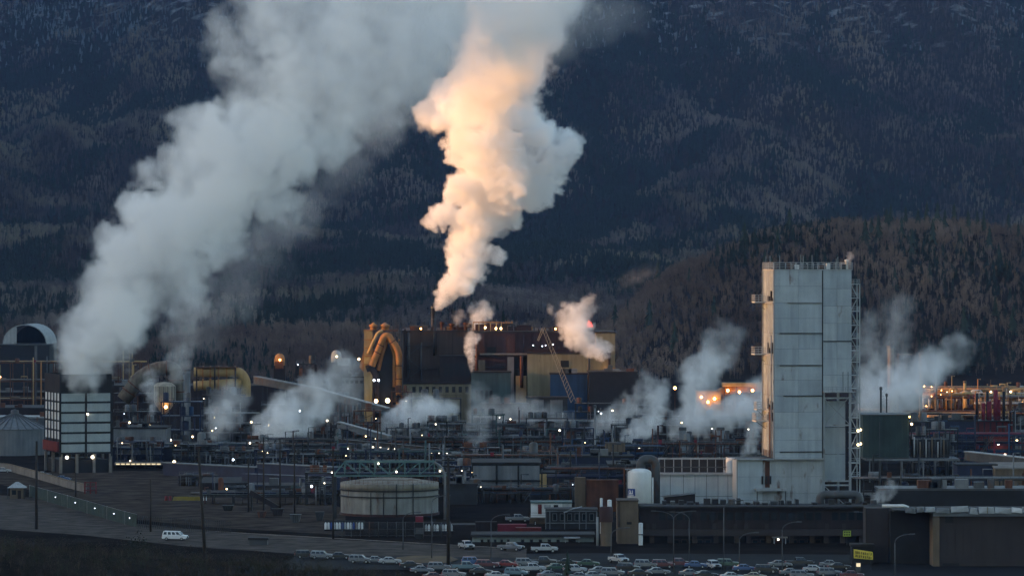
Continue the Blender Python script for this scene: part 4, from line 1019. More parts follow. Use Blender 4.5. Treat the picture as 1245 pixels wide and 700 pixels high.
shed('dark shed below the sodium lit pipe rack', -40, 56, 478, 1575, 24, DBROWN, clutter=3)
# arch hangar on the rise
t = Th('arch_hangar', 'white arched storage hangar with pale end wall on the rise', 'hangar', 30, 2090)
R0 = 27 / t.s; zc = t.Z(418); t.o.location.z = 0
pr, n = [], 16
for k in range(n + 1): a = math.pi * k / n; pr.append((R0 * math.cos(a), R0 * .88 * math.sin(a)))
v, f = [], []
for (x, z) in pr: v += [(x, 0, zc + z), (x, 45, zc + z), (x * .955, 0, zc + z * .955), (x * .955, 45, zc + z * .955)]
for k in range(n): a = 4 * k; f += [(a, a + 4, a + 5, a + 1), (a + 2, a + 3, a + 7, a + 6), (a, a + 2, a + 6, a + 4), (a + 1, a + 5, a + 7, a + 3)]
B().add(v, f).build('roof', LGREY, t.o)
B().add([(x * .92, 44, zc + z * .92) for x, z in pr], [tuple(range(n + 1))]).build('end_wall', DBROWN, t.o)
B().add([(x * .94, -.1, zc + z * .94) for x, z in pr if x < -R0 * .35] + [(-R0 * .36, -.1, zc)], [tuple(range(len([1 for x, z in pr if x < -R0 * .35]) + 1))]).build('front_wall', LGREY, t.o)
B().box(-R0, R0, 0, 45, 0, zc).build('plinth', CONC, t.o)
shed('black open shed in front of the arched hangar', -20, 60, 420, 2040, 20, BLACK)
# ------------------------------------------------------------------ ducts and structures between
t = Th('duct_bank', 'pair of fat ochre ducts with a bend behind the blue steel frame', 'duct', 268, 1385)
r = 1.75
t.pipe('duct', [(236, 452, 0), (292, 452, 0), (299, 462, 0), (299, 482, 0)], r, YELLOW, 14, bend=5)
t.pipe('duct', [(236, 469, -1), (282, 466, -1), (292, 466, 0)], r, YELLOW, 14, bend=2)
for u in (247, 256, 266, 276, 286):
    for v in (452, 467): B().lathe([(r + .02, -.25), (r + .3, -.25), (r + .3, .25), (r + .02, .25)], 14, smooth=False).build('hoop', ORANGE, t.o); q = t.o.children[-1]; q.rotation_euler = (0, rad(90), 0); q.location = t.P(u, v, 0 if v < 460 else -1)
for u in (240, 262, 287):
    for y in (-3.4, 3.4): B().box(t.X(u) - .25, t.X(u) + .25, y - .25, y + .25, 0, t.Z(446)).build('support_column', DBROWN, t.o)
    B().box(t.X(u) - .2, t.X(u) + .2, -3.1, 3.1, t.Z(460.5), t.Z(459)).build('saddle', DBROWN, t.o)
t.rail(237, 290, 445.5, -2.7, RUST); B().box(t.X(237), t.X(290), -2.9, 2.9, t.Z(446.4), t.Z(445.6)).build('top_walk', RUST, t.o)
t = Th('elbow_duct', 'weathered grey elbow duct sloping up beside the ribbed hopper', 'duct', 180, 1340)
t.pipe('duct', [(150, 486, 0), (170, 458, 0), (192, 447, 0), (214, 447, 0), (214, 490, 0)], 2.5, mat('weathered_duct', (.15, .135, .115), .85, .35, .35, .4, rust=.2), 14, bend=4)
for p, ang in (((157, 476), 35), ((163, 468), 40), ((183, 451), 75), ((203, 447), 90), ((214, 462), 0), ((214, 476), 0)):
    q = B().lathe([(2.48, -.2), (2.8, -.2), (2.8, .2), (2.48, .2)], 14, smooth=False).build('flange', RUST, t.o); q.rotation_euler = (0, rad(ang), 0); q.location = t.P(*p)
for u in (160, 200): B().box(t.X(u) - .3, t.X(u) + .3, 2.6, 3.2, 0, t.Z(470)).build('support', STEEL, t.o)
t = Th('hopper', 'ribbed grey hopper wedged under the elbow duct', 'hopper', 200, 1330)
B().lathe([(.9, t.Z(503)), (3.8, t.Z(488)), (3.8, t.Z(469)), (2.4, t.Z(465)), (.001, t.Z(464))], 16, smooth=False).build('shell', mat('hopper_sheet', (.34, .31, .25), .8, .25, .3, .35), t.o)
for k in range(16): a = 6.28318 * k / 16; B().bar((3.85 * math.cos(a), 3.85 * math.sin(a), t.Z(488)), (3.85 * math.cos(a), 3.85 * math.sin(a), t.Z(469)), .2).build('rib', MSTEEL, t.o)
for x in (-3.4, 3.4):
    for y in (-3.4, 3.4): B().box(x - .2, x + .2, y - .2, y + .2, 0, t.Z(486)).build('leg', STEEL, t.o)
t.lamp(203, 494, -4.5, LAMPO, .55)
stack('slender pale vent pipe beside the ochre ducts', 228, 448, 1360, 4, GREY, 'vent_pipe')
stack('slender pale vent pipe rising through the ochre duct end', 222, 452, 1350, 3, GREY, 'vent_pipe', bands=3)
def frame_tower(label, u0, u1, vt, d, m, depth=8, levels=4, fill=None, lamps=2, lm=None, name='steel_frame', pipes=4, seed=0):
    t = Th(name, label, 'steel frame', (u0 + u1) / 2, d); a, b, zt = t.X(u0), t.X(u1), t.Z(vt); rr = random.Random(seed or label); n = max(1, round((b - a) / 7)); w = (b - a) / n
    for k in range(n + 1):
        for y in (0, depth): B().box(a + w * k - .18, a + w * k + .18, y - .18, y + .18, 0, zt).build('column', m, t.o)
    for j in range(levels):
        z = zt * (j + 1) / levels
        B().box(a - .3, b + .3, -.3, depth + .3, z - .3, z - .02).build('deck', m, t.o); bb = B()
        for h in (.55, 1.1): bb.bar((a, -.25, z + h), (b, -.25, z + h), .07)
        for k in range(int((b - a) / 2) + 1): bb.bar((a + k * 2, -.25, z), (a + k * 2, -.25, z + 1.1), .07)
        bb.build('railing', m if rr.random() < .6 else GALV, t.o)
        if rr.random() < .8: k = rr.randrange(n); B().bar((a + w * k, -.1, z - zt / levels), (a + w * (k + 1), -.1, z - .3), .16).build('brace', m, t.o)
        for q in range(pipes // 2):
            x = rr.uniform(a, b - 2); ww = rr.uniform(1, 2.6); B().lathe([(ww * .5, z), (ww * .5, z + zt / levels * .6), (.001, z + zt / levels * .66)], 10, (min(x + 1, b - 1), depth * rr.uniform(.2, .6))).build('vessel', rr.choice(fill or [MSTEEL, STEEL, GREY, RUST]), t.o)
    for q in range(pipes):
        x = rr.uniform(a, b); B().tube([(x, -.4, 0), (x, -.4, zt * rr.uniform(.5, 1.05))], rr.uniform(.1, .28), 6).build('pipe', rr.choice(fill or [MSTEEL, GALV, STEEL]), t.o)
    for q in range((lamps + 1) // 2): lamp(t.o, (rr.uniform(a, b), -.6, zt * rr.uniform(.25, 1.0)), rr.choice(lm or [LAMPW, LAMPY, LAMPY, LAMPB]), rr.choice((.12, .16, .2, .3)))
    return t
frame_tower('navy blue steel frame tower below the ribbed hopper', 196, 244, 488, 1262, NAVY, 9, 4, [NAVY, BLUE, MSTEEL, STEEL], 6, seed=11)
frame_tower('dark steel frame with small lamps between cooling tower and navy frame', 138, 196, 478, 1395, DBROWN, 12, 5, [RUST, STEEL, DBROWN], 4, seed=12)
frame_tower('grey steel frame standing in the pale steam beside the navy frame', 248, 312, 502, 1300, MSTEEL, 10, 4, None, 8, seed=13)
frame_tower('dark steel frame behind the pale steam under the crossing gallery', 318, 372, 492, 1330, STEEL, 10, 4, None, 5, seed=14)
shed('low grey block wall with flat roof beside the cooling tower', 138, 202, 521, 1245, 18, GREY, clutter=5, name='block_building', cat='building')
shed('navy plinth building below the navy frame tower', 134, 250, 545, 1215, 14, NAVY, clutter=6, name='plinth_building', cat='building')
# lit canopy
t = Th('lit_canopy', 'long low canopy with glowing edge behind the gravel yard', 'canopy', 166, 1195)
B().box(t.X(139), t.X(208), 0, 6, t.Z(565), t.Z(562)).build('roof', CONC, t.o)
for u in (140, 152, 164, 176, 188, 200, 207): B().box(t.X(u) - .15, t.X(u) + .15, .2, .5, 0, t.Z(565) - .01).build('post', STEEL, t.o)
for k in range(9): B().box(t.X(141 + k * 6.2), t.X(145.6 + k * 6.2), -.12, -.02, t.Z(564.6), t.Z(563)).build('edge_light', WINLIT, t.o)
for u in (167, 200): t.lamp(u, 575, -.6, LAMPW, .5)
t.lamp(212, 561, -.6, LAMPY, .45)
B().box(t.X(139), t.X(208), 5.6, 6, 0, t.Z(565) - .01).build('rear_wall', DBROWN, t.o)
# conveyor galleries
def gallery(label, p, q, d0, d1, w, m, rm=None, legs=3, win=0, name='conveyor_gallery', lit=0):
    d = (d0 + d1) / 2; t = Th(name, label, 'conveyor', (p[0] + q[0]) / 2, d)
    A = Vector((gx(p[0], d0) - t.o.location.x, d0 - d, gz(p[1], d0))); C = Vector((gx(q[0], d1) - t.o.location.x, d1 - d, gz(q[1], d1)))
    h = w * .9; B().bar(A, C, w, h).build('gallery_box', m, t.o); up = Vector((0, 0, h / 2 + .12)); B().bar(A + up, C + up, w + .5, .22).build('roof', rm or m, t.o)
    for k in range(legs):
        c = A.lerp(C, (k + .5) / legs); bb = B(); zt = c.z - h / 2
        if zt < .5: continue
        for s_ in (-1, 1): bb.bar((c.x + s_ * 1.4, c.y, 0), (c.x + s_ * .7, c.y, zt), .3)
        for j in range(3): z = zt * (j + 1) / 4; bb.bar((c.x - 1.2, c.y, z), (c.x + 1.2, c.y, z), .18)
        bb.build('trestle', STEEL, t.o)
    side = Vector((0, -1, 0)); n = win
    for k in range(n):
        a, b = A.lerp(C, (k + .25) / n), A.lerp(C, (k + .75) / n); off = Vector((0, -w / 2 - .04, h * .12)); B().bar(a + off, b + off, .06, h * .28).build('window', GLASS, t.o)
    for k in range(lit):
        c = A.lerp(C, (k + .5) / lit) + Vector((0, -w / 2 - .3, -h * .2)); lamp(t.o, c, LAMPW, .26)
    return t
gallery('long dark conveyor gallery crossing above the gravel yard', (206, 571), (318, 577), 1160, 1120, 4.4, NAVY, MSTEEL, 4, 14)
gallery('long pale topped conveyor gallery running on from the dark one', (318, 569), (412, 574), 1120, 1090, 3.0, NAVY, GREY, 3, 10)
gallery('navy conveyor gallery before the three slim poles', (300, 583), (416, 588), 1080, 1050, 3.4, NAVY, NAVY, 4, 0)
gallery('pale railed inclined conveyor coming down towards the smelter ducts', (392, 478), (472, 500), 1300, 1290, 2.4, MSTEEL, LGREY, 4, 0)
gallery('dark inclined conveyor rising behind the pale steam', (312, 462), (395, 478), 1340, 1310, 2.6, MSTEEL, GREY, 4, 8)
gallery('pale short inclined gangway ending in a square landing', (412, 516), (474, 533), 1225, 1215, 1.8, GALV, LGREY, 4, 0)
gallery('lamp lined walkway sloping down above the truss bridge', (414, 538), (548, 550), 1150, 1130, 2.0, STEEL, STEEL, 4, 0, 'lit_walkway', 15)
shed('low brown yard store under the navy conveyor gallery', 245, 300, 588, 1075, 10, DBROWN, roof='mono', rise=1.0)
shed('long dark workshop behind the three slim poles', 300, 402, 592, 1040, 14, BROWN, clutter=3, door=[(345, 352, 606, BLACK), (372, 380, 606, STEEL)])
shed('small grey hut in the yard by the dirt bank', 303, 325, 656, 862, 3, MSTEEL, name='yard_hut', cat='hut', roof='flat')

for sd, (lab, u0, u1, vt, d, m_) in enumerate([
    ('dark frame of vessels left of the navy frame tower', 150, 190, 500, 1290, STEEL), ('rust brown frame under the pair of ochre ducts', 246, 296, 480, 1360, DBROWN), ('dark stair frame under the second slim pole', 328, 356, 516, 1240, STEEL), ('dark stair frame at the end of the pale steam', 372, 402, 500, 1275, DBROWN),
    ('blackish frame below the transfer house', 402, 430, 486, 1330, STEEL), ('grey frame of drums under the white steam bank', 470, 520, 520, 1255, MSTEEL), ('dark frame of drums below the olive wall', 520, 566, 512, 1270, STEEL), ('teal frame at the foot of the teal block', 574, 612, 504, 1300, TEALSTEEL),
    ('dark frame below the grey double doors', 640, 690, 508, 1285, STEEL), ('navy frame before the blue block', 684, 722, 520, 1180, NAVY), ('dark frame under the steam by the black block', 744, 782, 516, 1225, STEEL), ('rusty frame behind the annex roof rail', 846, 886, 528, 1210, RUST), ('dark frame close to the tower foot', 892, 926, 520, 1225, STEEL),
    ('navy low frame before the grey block wall', 140, 196, 536, 1204, NAVY), ('dark low frame before the navy plinth', 210, 262, 540, 1204, STEEL), ('dark low frame under the lamp lined walkway', 420, 470, 545, 1130, STEEL), ('dark low frame before the thin pipe rack', 560, 606, 544, 1130, STEEL), ('brown low frame before the navy rack', 630, 676, 548, 1120, RUST),
    ('dark frame beyond the green box tank', 1130, 1164, 522, 1140, STEEL), ('dark tall frame beside the dull red block', 1232, 1262, 500, 1215, STEEL)]):
    frame_tower(lab, u0, u1, vt, d, m_, 7, 4, None, 1 if sd % 2 else 2, [LAMPY, LAMPB, LAMPW], seed=200 + sd, pipes=8)

for sd, (lab, u0, u1, vt, d, m_) in enumerate([('dark frame of vessels behind the long dark conveyor gallery', 262, 306, 548, 1175, STEEL), ('navy frame of drums over the pale topped gallery', 310, 350, 546, 1160, NAVY), ('black frame of pipes where the two galleries meet', 352, 398, 552, 1140, STEEL), ('low brown frame under the long dark conveyor gallery', 218, 262, 578, 1100, DBROWN), ('low dark frame before the slim poles', 268, 300, 592, 1050, STEEL)]):
    frame_tower(lab, u0, u1, vt, d, m_, 7, 3, None, 1, [LAMPY, LAMPB], seed=300 + sd, pipes=8)
# ------------------------------------------------------------------ the smelter hall
t = Th('smelter_hall', 'huge brown smelter hall with stacked blocks behind the steam', 'building', 606, 1430)
S = t; b = t.box
b('main_wall', 488, 722, 403, None, 0, 60, BROWN)
b('roof', 487, 723, 401.6, 403, -.4, 60.4, ROOFM)
b('dark_block', 535, 573, 433, None, -6, -.02, DBROWN); b('dark_block_roof', 534, 574, 431.6, 433, -6.3, .0, ROOFM)
b('olive_block', 487, 574.5, 466, None, -8, -6.02, OLIVE); b('olive_block_edge', 486.5, 575, 464, 466, -8.3, -6, DBROWN)
b('upper_gallery', 576, 722, 404, 430, -9, -.02, MAROON); b('gallery_roof', 575, 723, 402, 404, -9.4, -.02, ROOFM)
b('pale_beam', 584, 668, 428.6, 430.6, -9.5, -9.05, CONC); b('gallery_slab', 576, 722, 430.7, 433, -9.3, -.05, DBROWN)
b('dark_bay', 625, 666, 433.1, None, -7, -.03, BLACK); b('maroon_bay', 576, 617, 433.1, None, -8, -.03, MAROON)
b('column', 617, 625, 430, None, -9.2, -7.1, GREY); b('bay_window', 592, 603, 421, 430.5, -9.3, -9.02, BLACK)
for k in range(9):
    u = 626 + k * 10; b('rib_post', u, u + 1.2, 404.5, 428, -9.35, -9.02, DBROWN)
for k in range(12):
    u = 492 + k * 19.2; b('wall_rib', u, u + .7, 404, 431, -.2, -.01, DBROWN)
for k in range(5): b('louvre', 540 + k * 6.6, 545 + k * 6.6, 441, 456, -6.15, -6.01, BLACK)
t.windows(500, 572, 469, 476, 9, -8.02, DBROWN, .5)
t.rail(488, 574, 401.6, -.3, RUST); t.rail(488, 535, 463, -7.5, MSTEEL); t.rail(576, 720, 402, -9.2, RUST)
for u, r_, v in ((537, .5, 394), (549, .7, 396), (556, .4, 391), (566, .6, 395)): B().lathe([(r_, t.Z(402)), (r_, t.Z(v)), (r_ * 1.5, t.Z(v) + .1), (r_ * 1.5, t.Z(v) + .7), (.001, t.Z(v) + 1)], 10, (t.X(u), 4)).build('roof_vent', RUST, t.o)
# penthouse frame catching the sun
for k, u in enumerate((575, 582, 589, 596, 603, 609)): b('frame_post', u, u + .9, 391 + (k % 2), 402, -3.3, -3, YELLOW)
b('frame_beam', 575, 610, 391, 392.2, -3.4, -2.9, ORANGE); b('penthouse', 578, 606, 394, 402, -2, 4, MAROON); b('frame_box', 610, 624, 393, 402, -2, 3, DBROWN)
for k in range(4): b('roof_box', 611 + k * 3.4, 613.4 + k * 3.4, 391.5 - k % 2, 393, -1, 1, ORANGE)
for u, v in ((590, 398), (603, 399), (609, 399)): t.lamp(u, v, -3.8, LAMPY, .4)
for k in range(6): b('pipe_stub', 640 + k * 9, 641 + k * 9, 398 - k % 3, 402, -4, -3.7, STEEL)
for u in (648, 659, 663, 672): t.lamp(u, 416 + (u % 5), -10, LAMPB, .16)
# olive blocks
t = Th('olive_building', 'olive clad block at the end of the smelter hall', 'building', 695, 1422)
b = t.box
b('lower_wall', 641, 741, 429, None, -14, -9.6, OLIVE); b('lower_roof', 640.5, 741.5, 427.6, 429, -14.3, -9.6, DBROWN)
b('upper_wall', 723.5, 747, 404, None, -9, 30, OLIVE); b('upper_roof', 723.2, 747.6, 402.6, 404, -9.3, 30.3, DBROWN)
b('opening', 681, 691, 437, 445, -14.1, -13.98, BLACK); b('pilaster', 738.4, 741.2, 429, None, -14.4, -14.02, DBROWN)
t.rail(641, 740, 427.6, -14.2, RUST); t.lamp(741, 447, -15, LAMPO, .5); b('rust_band', 741.5, 747.3, 446, 450, -9.4, -9.02, ORANGE)
shed('teal panelled block in front of the smelter hall', 573, 621, 453, 1404, 8, TEAL, name='teal_block', cat='building', win=(577, 600, 474, 486, 4, 0, MSTEEL, .3))
shed('bright blue panelled block beside the crane boom', 669, 714, 455, 1396, 10, BLUE, name='blue_block', cat='building', clutter=3)
shed('black square block at the end of the olive building', 716, 775, 453, 1385, 18, BLACK, name='black_block', cat='building', clutter=4)
shed('grey double door block below the crane boom', 640, 690, 484, 1372, 8, STEEL, name='grey_block', cat='building', door=[(646, 661, 486, GREY), (669, 684, 486, GREY)])
shed('dark low block between teal block and grey doors', 585, 642, 492, 1365, 10, STEEL, name='low_block', cat='building', clutter=5)
shed('grey square block at the foot of the sloping conveyors', 398, 452, 459, 1425, 20, GREY, name='transfer_house', cat='building', clutter=6, win=(402, 448, 462, 466, 8, 0))
shed('dark recess block between the duct tower and the hall', 452, 487, 428, 1436, 20, BLACK, name='recess_block', cat='building')
stack('thin dark smoke stack on the smelter hall roof', 527, 372, 1436, 3.0, BLACK, vb=404, bands=1, taper=.9)
# crane
t = Th('crane', 'crane with long pale lattice boom leaning over the smelter hall', 'crane', 697, 1366)
def lattice(p, q, w, m, n, name='boom'):
    p, q = Vector(p), Vector(q); a = (q - p).normalized(); e = a.cross(Vector((0, 1, 0))).normalized() * w / 2; g = Vector((0, w / 2, 0)); bb = B()
    cs = [e + g, e - g, -e + g, -e - g]
    for c in cs: bb.bar(p + c, q + c * .55, .16)
    for k in range(n):
        s0, s1 = k / n, (k + 1) / n; f0, f1 = 1 - .45 * s0, 1 - .45 * s1
        for i, j in ((0, 2), (1, 3), (0, 1), (2, 3)): bb.bar(p.lerp(q, s0) + cs[i] * f0, p.lerp(q, s1) + cs[j] * f1, .1)
    return bb.build(name, m, t.o)
BOOM = mat('boom_paint', (.33, .26, .18), .6, .2, .5)
foot, tip = t.P(697, 488), t.P(660.5, 399)
lattice(foot, tip, 1.7, BOOM, 22); lattice(tip, t.P(654, 414), .8, BOOM, 5, 'jib')
B().bar(tip, t.P(656, 440), .06).build('hoist_rope', STEEL, t.o); B().bar(t.P(660.5, 399), t.P(690, 476, 1), .06).build('pendant', STEEL, t.o)
B().box(-3.4, 2.2, -1.8, 1.8, 8.6, 11.6).build('house', BLUE, t.o); B().box(-3.9, -2.2, -1.8, -.5, 8.4, 11).build('cab', WHITE, t.o)
B().box(-1.2, 1.2, -1.2, 1.2, 0, 8.6).build('pedestal', STEEL, t.o)
# duct tower
t = Th('duct_tower', 'ochre dust collector with inverted V ducts catching the sun', 'dust collector', 465, 1424)
b = t.box
b('collector_body', 443, 453, 402, None, -3, 6, YELLOW); b('collector_top', 442.6, 453.4, 400.6, 402, -3.3, 6.3, ORANGE)
B().add([(t.X(437), -2.5, t.Z(446)), (t.X(443), -2.5, t.Z(425)), (t.X(443), 5, t.Z(425)), (t.X(437), 5, t.Z(446)), (t.X(443), -2.5, t.Z(452)), (t.X(443), 5, t.Z(452))], [(0, 1, 2, 3), (0, 4, 1), (3, 2, 5), (0, 3, 5, 4)]).build('chute', ORANGE, t.o)
t.pipe('duct', [(452, 446, -4), (456, 436, -4), (467, 409, -4), (472, 407, -4), (484, 424, -4), (486, 436, -4), (486, 505, -4)], 1.25, ORANGE, 14, bend=2.2)
t.pipe('duct', [(446, 448, -4.4), (452, 446, -4.4), (458, 456, -3), (458, 505, -3)], 1.2, DBROWN, 12, bend=2)
t.pipe('duct', [(460, 450, -2), (464, 432, -2), (470, 415, -2), (475, 415, -2), (480, 430, -2), (480, 470, -2)], .75, ORANGE, 10, bend=1.6)
t.pipe('duct', [(448, 430, -4), (455, 414, -4), (460, 404, -4), (466, 402, -4)], .6, YELLOW, 10, bend=1.2)
for p, ang in (((459, 428), -27), ((463, 419), -27), ((478, 415), 35), ((486, 444), 0), ((486, 460), 0), ((486, 478), 0)):
    q = B().lathe([(1.22, -.18), (1.5, -.18), (1.5, .18), (1.22, .18)], 14, smooth=False).build('flange', RUST, t.o); q.rotation_euler = (0, rad(-ang), 0); q.location = t.P(*p, -4)
for v in (412, 422, 432, 442): t.box('collector_rib', 442.7, 453.3, v, v + 1.2, -3.25, -3.02, ORANGE)
for u, w in ((454, 4), (468, 5)):
    B().lathe([(w / t.s, t.Z(402)), (w / t.s, t.Z(397)), (w / t.s + .3, t.Z(397) + .1), (w / t.s + .3, t.Z(395)), (w / t.s - .2, t.Z(394.5)), (.001, t.Z(391.5))], 12, (t.X(u), 0)).build('cap_vent', ORANGE, t.o)
b('top_deck', 448, 484, 401, 402.4, -2, 6, RUST); t.rail(448, 484, 401, -2, RUST)
for u, v in ((478, 385), (485.5, 385), (487.5, 388)): b('mast', u, u + .7, v, 420, 0, .25, MSTEEL)
for k in range(5): b('valve_box', 474 + k * 2.6, 476 + k * 2.6, 409 + k % 3 * 3, 414 + k % 2 * 4, -3, -1, [STEEL, ORANGE, RUST][k % 3])
b('inner_frame', 459, 484, 414, None, -1.5, 5, BLACK); b('side_frame', 489.4, 490.6, 405, None, -5.5, -5, MSTEEL)
t.lamp(437, 436, -5, LAMPY, .42)
for u in (455.5, 461): t.lamp(u, 461.5, -6.5, LAMPB, .4)
t.lamp(458, 486.5, -7, LAMPY, .7); t.lamp(472, 486, -7, LAMPY, .85)
# small lit heads
for lab, u, vt, d, m, cap in (('orange capped elevator head behind the smoky steam', 340, 432, 1400, ORANGE, ORANGE), ('white capped elevator head with pale box beside the smelter', 409, 428, 1405, GREY, LGREY)):
    t = Th('elevator_head', lab, 'elevator head', u, d); b = t.box
    b('shaft', u - 7, u + 7, vt + 12, None, -2, 2, DBROWN)
    B().lathe([(1.9, 0), (1.9, 2.2), (1.6, 3.4), (.9, 4.1), (.001, 4.3)], 12, (t.X(u), 0)).build('cap', cap, t.o).location = (0, 0, t.Z(vt + 12))
    b('head_box', u + 2 if 'white' in lab else u - 5, u + 17 if 'white' in lab else u + 5, vt + 7, vt + 16, -3.2, -2.05, LGREY if 'white' in lab else RUST)
    t.rail(u - 8, u + 8, vt + 12, -2.3, RUST); t.lamp(u + 1, vt + 5, -3.8, LAMPO if 'orange' in lab else LAMPY, .35)
frame_tower('dark steel head frame with bluish lamps beside the orange capped elevator', 360, 383, 442, 1410, DBROWN, 8, 6, [RUST, STEEL, TAN], 6, [LAMPB, LAMPW], seed=31)
shed('brown dark shed filling the gap under the elevator heads', 300, 400, 470, 1440, 30, DBROWN, clutter=6, name='process_shed')
shed('long dark shed on the rise behind the ochre ducts', 120, 300, 470, 1470, 30, DBROWN, clutter=7)

t = S; rr = random.Random(77)
for k in range(34):
    u = 490 + k * 6.8 + rr.uniform(-2, 2); h = rr.uniform(1.5, 9); y = rr.uniform(-8 if u > 578 else .5, 8)
    if rr.random() < .5: t.pipe('roof_pipe', [(u, 402, y), (u, 402 - h, y)] + ([(u + rr.uniform(2, 7), 402 - h, y)] if rr.random() < .6 else []), rr.uniform(.15, .45), rr.choice([RUST, STEEL, ORANGE, MSTEEL]))
    else: t.box('roof_unit', u, u + rr.uniform(2, 6), 402 - h * .6, 402, y, y + 2.5, rr.choice([RUST, STEEL, MAROON, DBROWN, ORANGE]))
for u0, u1, v in ((490, 534, 402.2), (630, 720, 402.2)): t.lamp((u0 + u1) / 2, v - 3, -3 if u0 < 600 else -9.8, LAMPO, .3)

for nm, u0, u1, v0, y0, y1, m_ in (('penthouse', 498, 519, 396, 4, 14, BROWN), ('penthouse', 541, 566, 397.5, 8, 18, MAROON), ('penthouse', 628, 646, 395, 0, 9, MAROON), ('penthouse', 672, 694, 397, 2, 12, DBROWN), ('tan_volume', 697, 716, 408, -9.6, -9.03, OLIVE), ('ochre_bay', 627, 640, 456, -9.6, -7.1, YELLOW), ('tan_volume', 577, 590, 437, -9.4, -8.02, TAN)):
    t.box(nm, u0, u1, v0, 401.6 if v0 < 400 else (425 if v0 < 420 else None), y0, y1, m_)
# ------------------------------------------------------------------ pipe racks and frames across the middle
pipe_rack('navy and teal pipe rack in front of the grey steel frame', 140, 330, 541, 1225, 7, 3, 6, 8, NAVY, lamps=16, seed=21)
pipe_rack('long dark pipe rack below the pale steam and lamps', 300, 470, 536, 1205, 8, 4, 6, 8, STEEL, lamps=12, seed=22)
pipe_rack('dark pipe rack with pale rails under the steam by the smelter', 440, 640, 518, 1290, 9, 4, 7, 8, STEEL, lamps=9, seed=23)
pipe_rack('long rack of thin pipes with a pale rail before the smelter', 470, 720, 534, 1235, 8, 4, 7, 9, STEEL, [STEEL, MSTEEL, GALV, TEALSTEEL, STEEL, RUST], lamps=9, seed=24)
pipe_rack('pipe rack behind the steam under the blue block', 600, 790, 514, 1320, 9, 4, 7, 8, STEEL, lamps=12, seed=25)
pipe_rack('navy pipe rack above the rusty containers', 690, 800, 545, 1120, 8, 4, 6, 7, NAVY, [NAVY, BLUE, NAVY, MSTEEL, STEEL], lamps=4, seed=26)
pipe_rack('dark pipe rack below the twin grey flues', 780, 935, 541, 1140, 8, 3, 6, 8, STEEL, [RUST, STEEL, MSTEEL, MAROON], lamps=6, lampm=[LAMPW, LAMPY, LAMPY], lr=.5, seed=27)
pipe_rack('pipe rack below the lit walkway by the truss bridge', 400, 560, 551, 1110, 8, 3, 6, 8, NAVY, lamps=6, seed=28)
pipe_rack('low dark pipe rack before the panelled grey building', 545, 700, 556, 1095, 7, 2, 6, 8, STEEL, lamps=3, seed=29)
shed('dark shed behind the lamp lined walkway', 410, 560, 530, 1330, 30, STEEL, clutter=10)
shed('black shed behind the thin pipe rack', 560, 800, 520, 1345, 30, STEEL, clutter=14)
shed('dark shed behind the twin grey flues', 760, 940, 512, 1420, 40, DBROWN, clutter=10)
shed('navy shed above the rusty containers', 676, 770, 556, 1105, 12, NAVY, clutter=5)
shed('dark shed behind the pale steam by the grey frame', 240, 420, 525, 1350, 25, STEEL, clutter=10)
frame_tower('slim dark frame beside the crane foot', 700, 742, 490, 1352, STEEL, 8, 5, None, 5, [LAMPW, LAMPB], seed=41)
frame_tower('brown steel frame under the inclined conveyor', 430, 462, 499, 1270, RUST, 7, 4, [RUST, MSTEEL], 3, seed=42)
frame_tower('dark steel frame between steam jets behind the annex', 790, 868, 506, 1300, STEEL, 10, 4, None, 4, [LAMPW, LAMPY], seed=43)
stack('thick grey flue beside the drifting steam', 830, 519, 1160, 4.2, GREY, 'flue', taper=1.0, bands=1)
stack('slimmer grey flue beside the thick grey flue', 838, 524, 1165, 2.6, MSTEEL, 'flue', taper=1.0, bands=1)
stack('thick grey flue with dark rim near the tower', 876, 519, 1160, 4.4, GREY, 'flue', taper=1.0, bands=2)
stack('slim grey flue near the tower', 884, 523, 1166, 2.4, MSTEEL, 'flue', taper=1.0, bands=1)
stack('tall thin grey mast pole before the blue block', 723.5, 492, 1130, 1.3, GALV, 'vent_mast', taper=.9, bands=0)
t = Th('tan_tank', 'tan square tank on the navy rack', 'tank', 748, 1112); B().box(-2, 2, 0, 4, 0, t.Z(549)).build('stand', STEEL, t.o)
B().box(-2.8, 2.8, -.3, 4.3, t.Z(549), t.Z(539)).build('tank_body', TAN, t.o); B().box(-2.9, 2.9, -.4, 4.4, t.Z(539), t.Z(538)).build('lid', BROWN, t.o)
for k in range(4): B().box(-2.4 + k * 1.5, -2.2 + k * 1.5, -.42, -.3, t.Z(549) + .1, t.Z(539) - .1).build('rib', BROWN, t.o)
# sunlit duct seen through the steam
t = Th('lit_duct_house', 'bright orange lit duct house glimpsed through the steam beside the tower', 'duct', 880, 1500)
b = t.box
b('house_wall', 846, 876, 476, None, -3, 6, YELLOW); b('house_roof', 845, 877, 474.6, 476, -3.3, 6.3, ORANGE)
t.pipe('duct', [(872, 480, 0), (884, 474, 0), (925, 470, 0), (940, 470, 0)], 1.9, ORANGE, 12, bend=2); b('canopy', 878, 926, 465, 469.5, -3, 4, YELLOW); b('bay_wall', 877, 926, 472, None, 5, 6, ORANGE)
for u in (880, 895, 910): b('post', u, u + 1, 469.5, None, -2.6, -2.3, RUST)
for u, v in ((852, 482), (860, 488), (868, 484), (884, 474), (898, 476), (914, 474), (820, 471)): t.lamp(u, v, -4.5, LAMPO, .55)
b('lamp_post', 819.6, 820.4, 471, None, -4.6, -4.4, RUST)
t = Th('lit_furnace_head', 'small orange lit furnace head glowing through steam below the teal block', 'furnace', 602, 1340)
B().lathe([(2.0, 0), (2.0, t.Z(520)), (1.2, t.Z(516)), (.001, t.Z(515.5))], 10).build('shell', RUST, t.o); t.lamp(601, 515, -2.6, LAMPO, 1.0); t.lamp(604, 517.5, -2.8, LAMPY, .55)
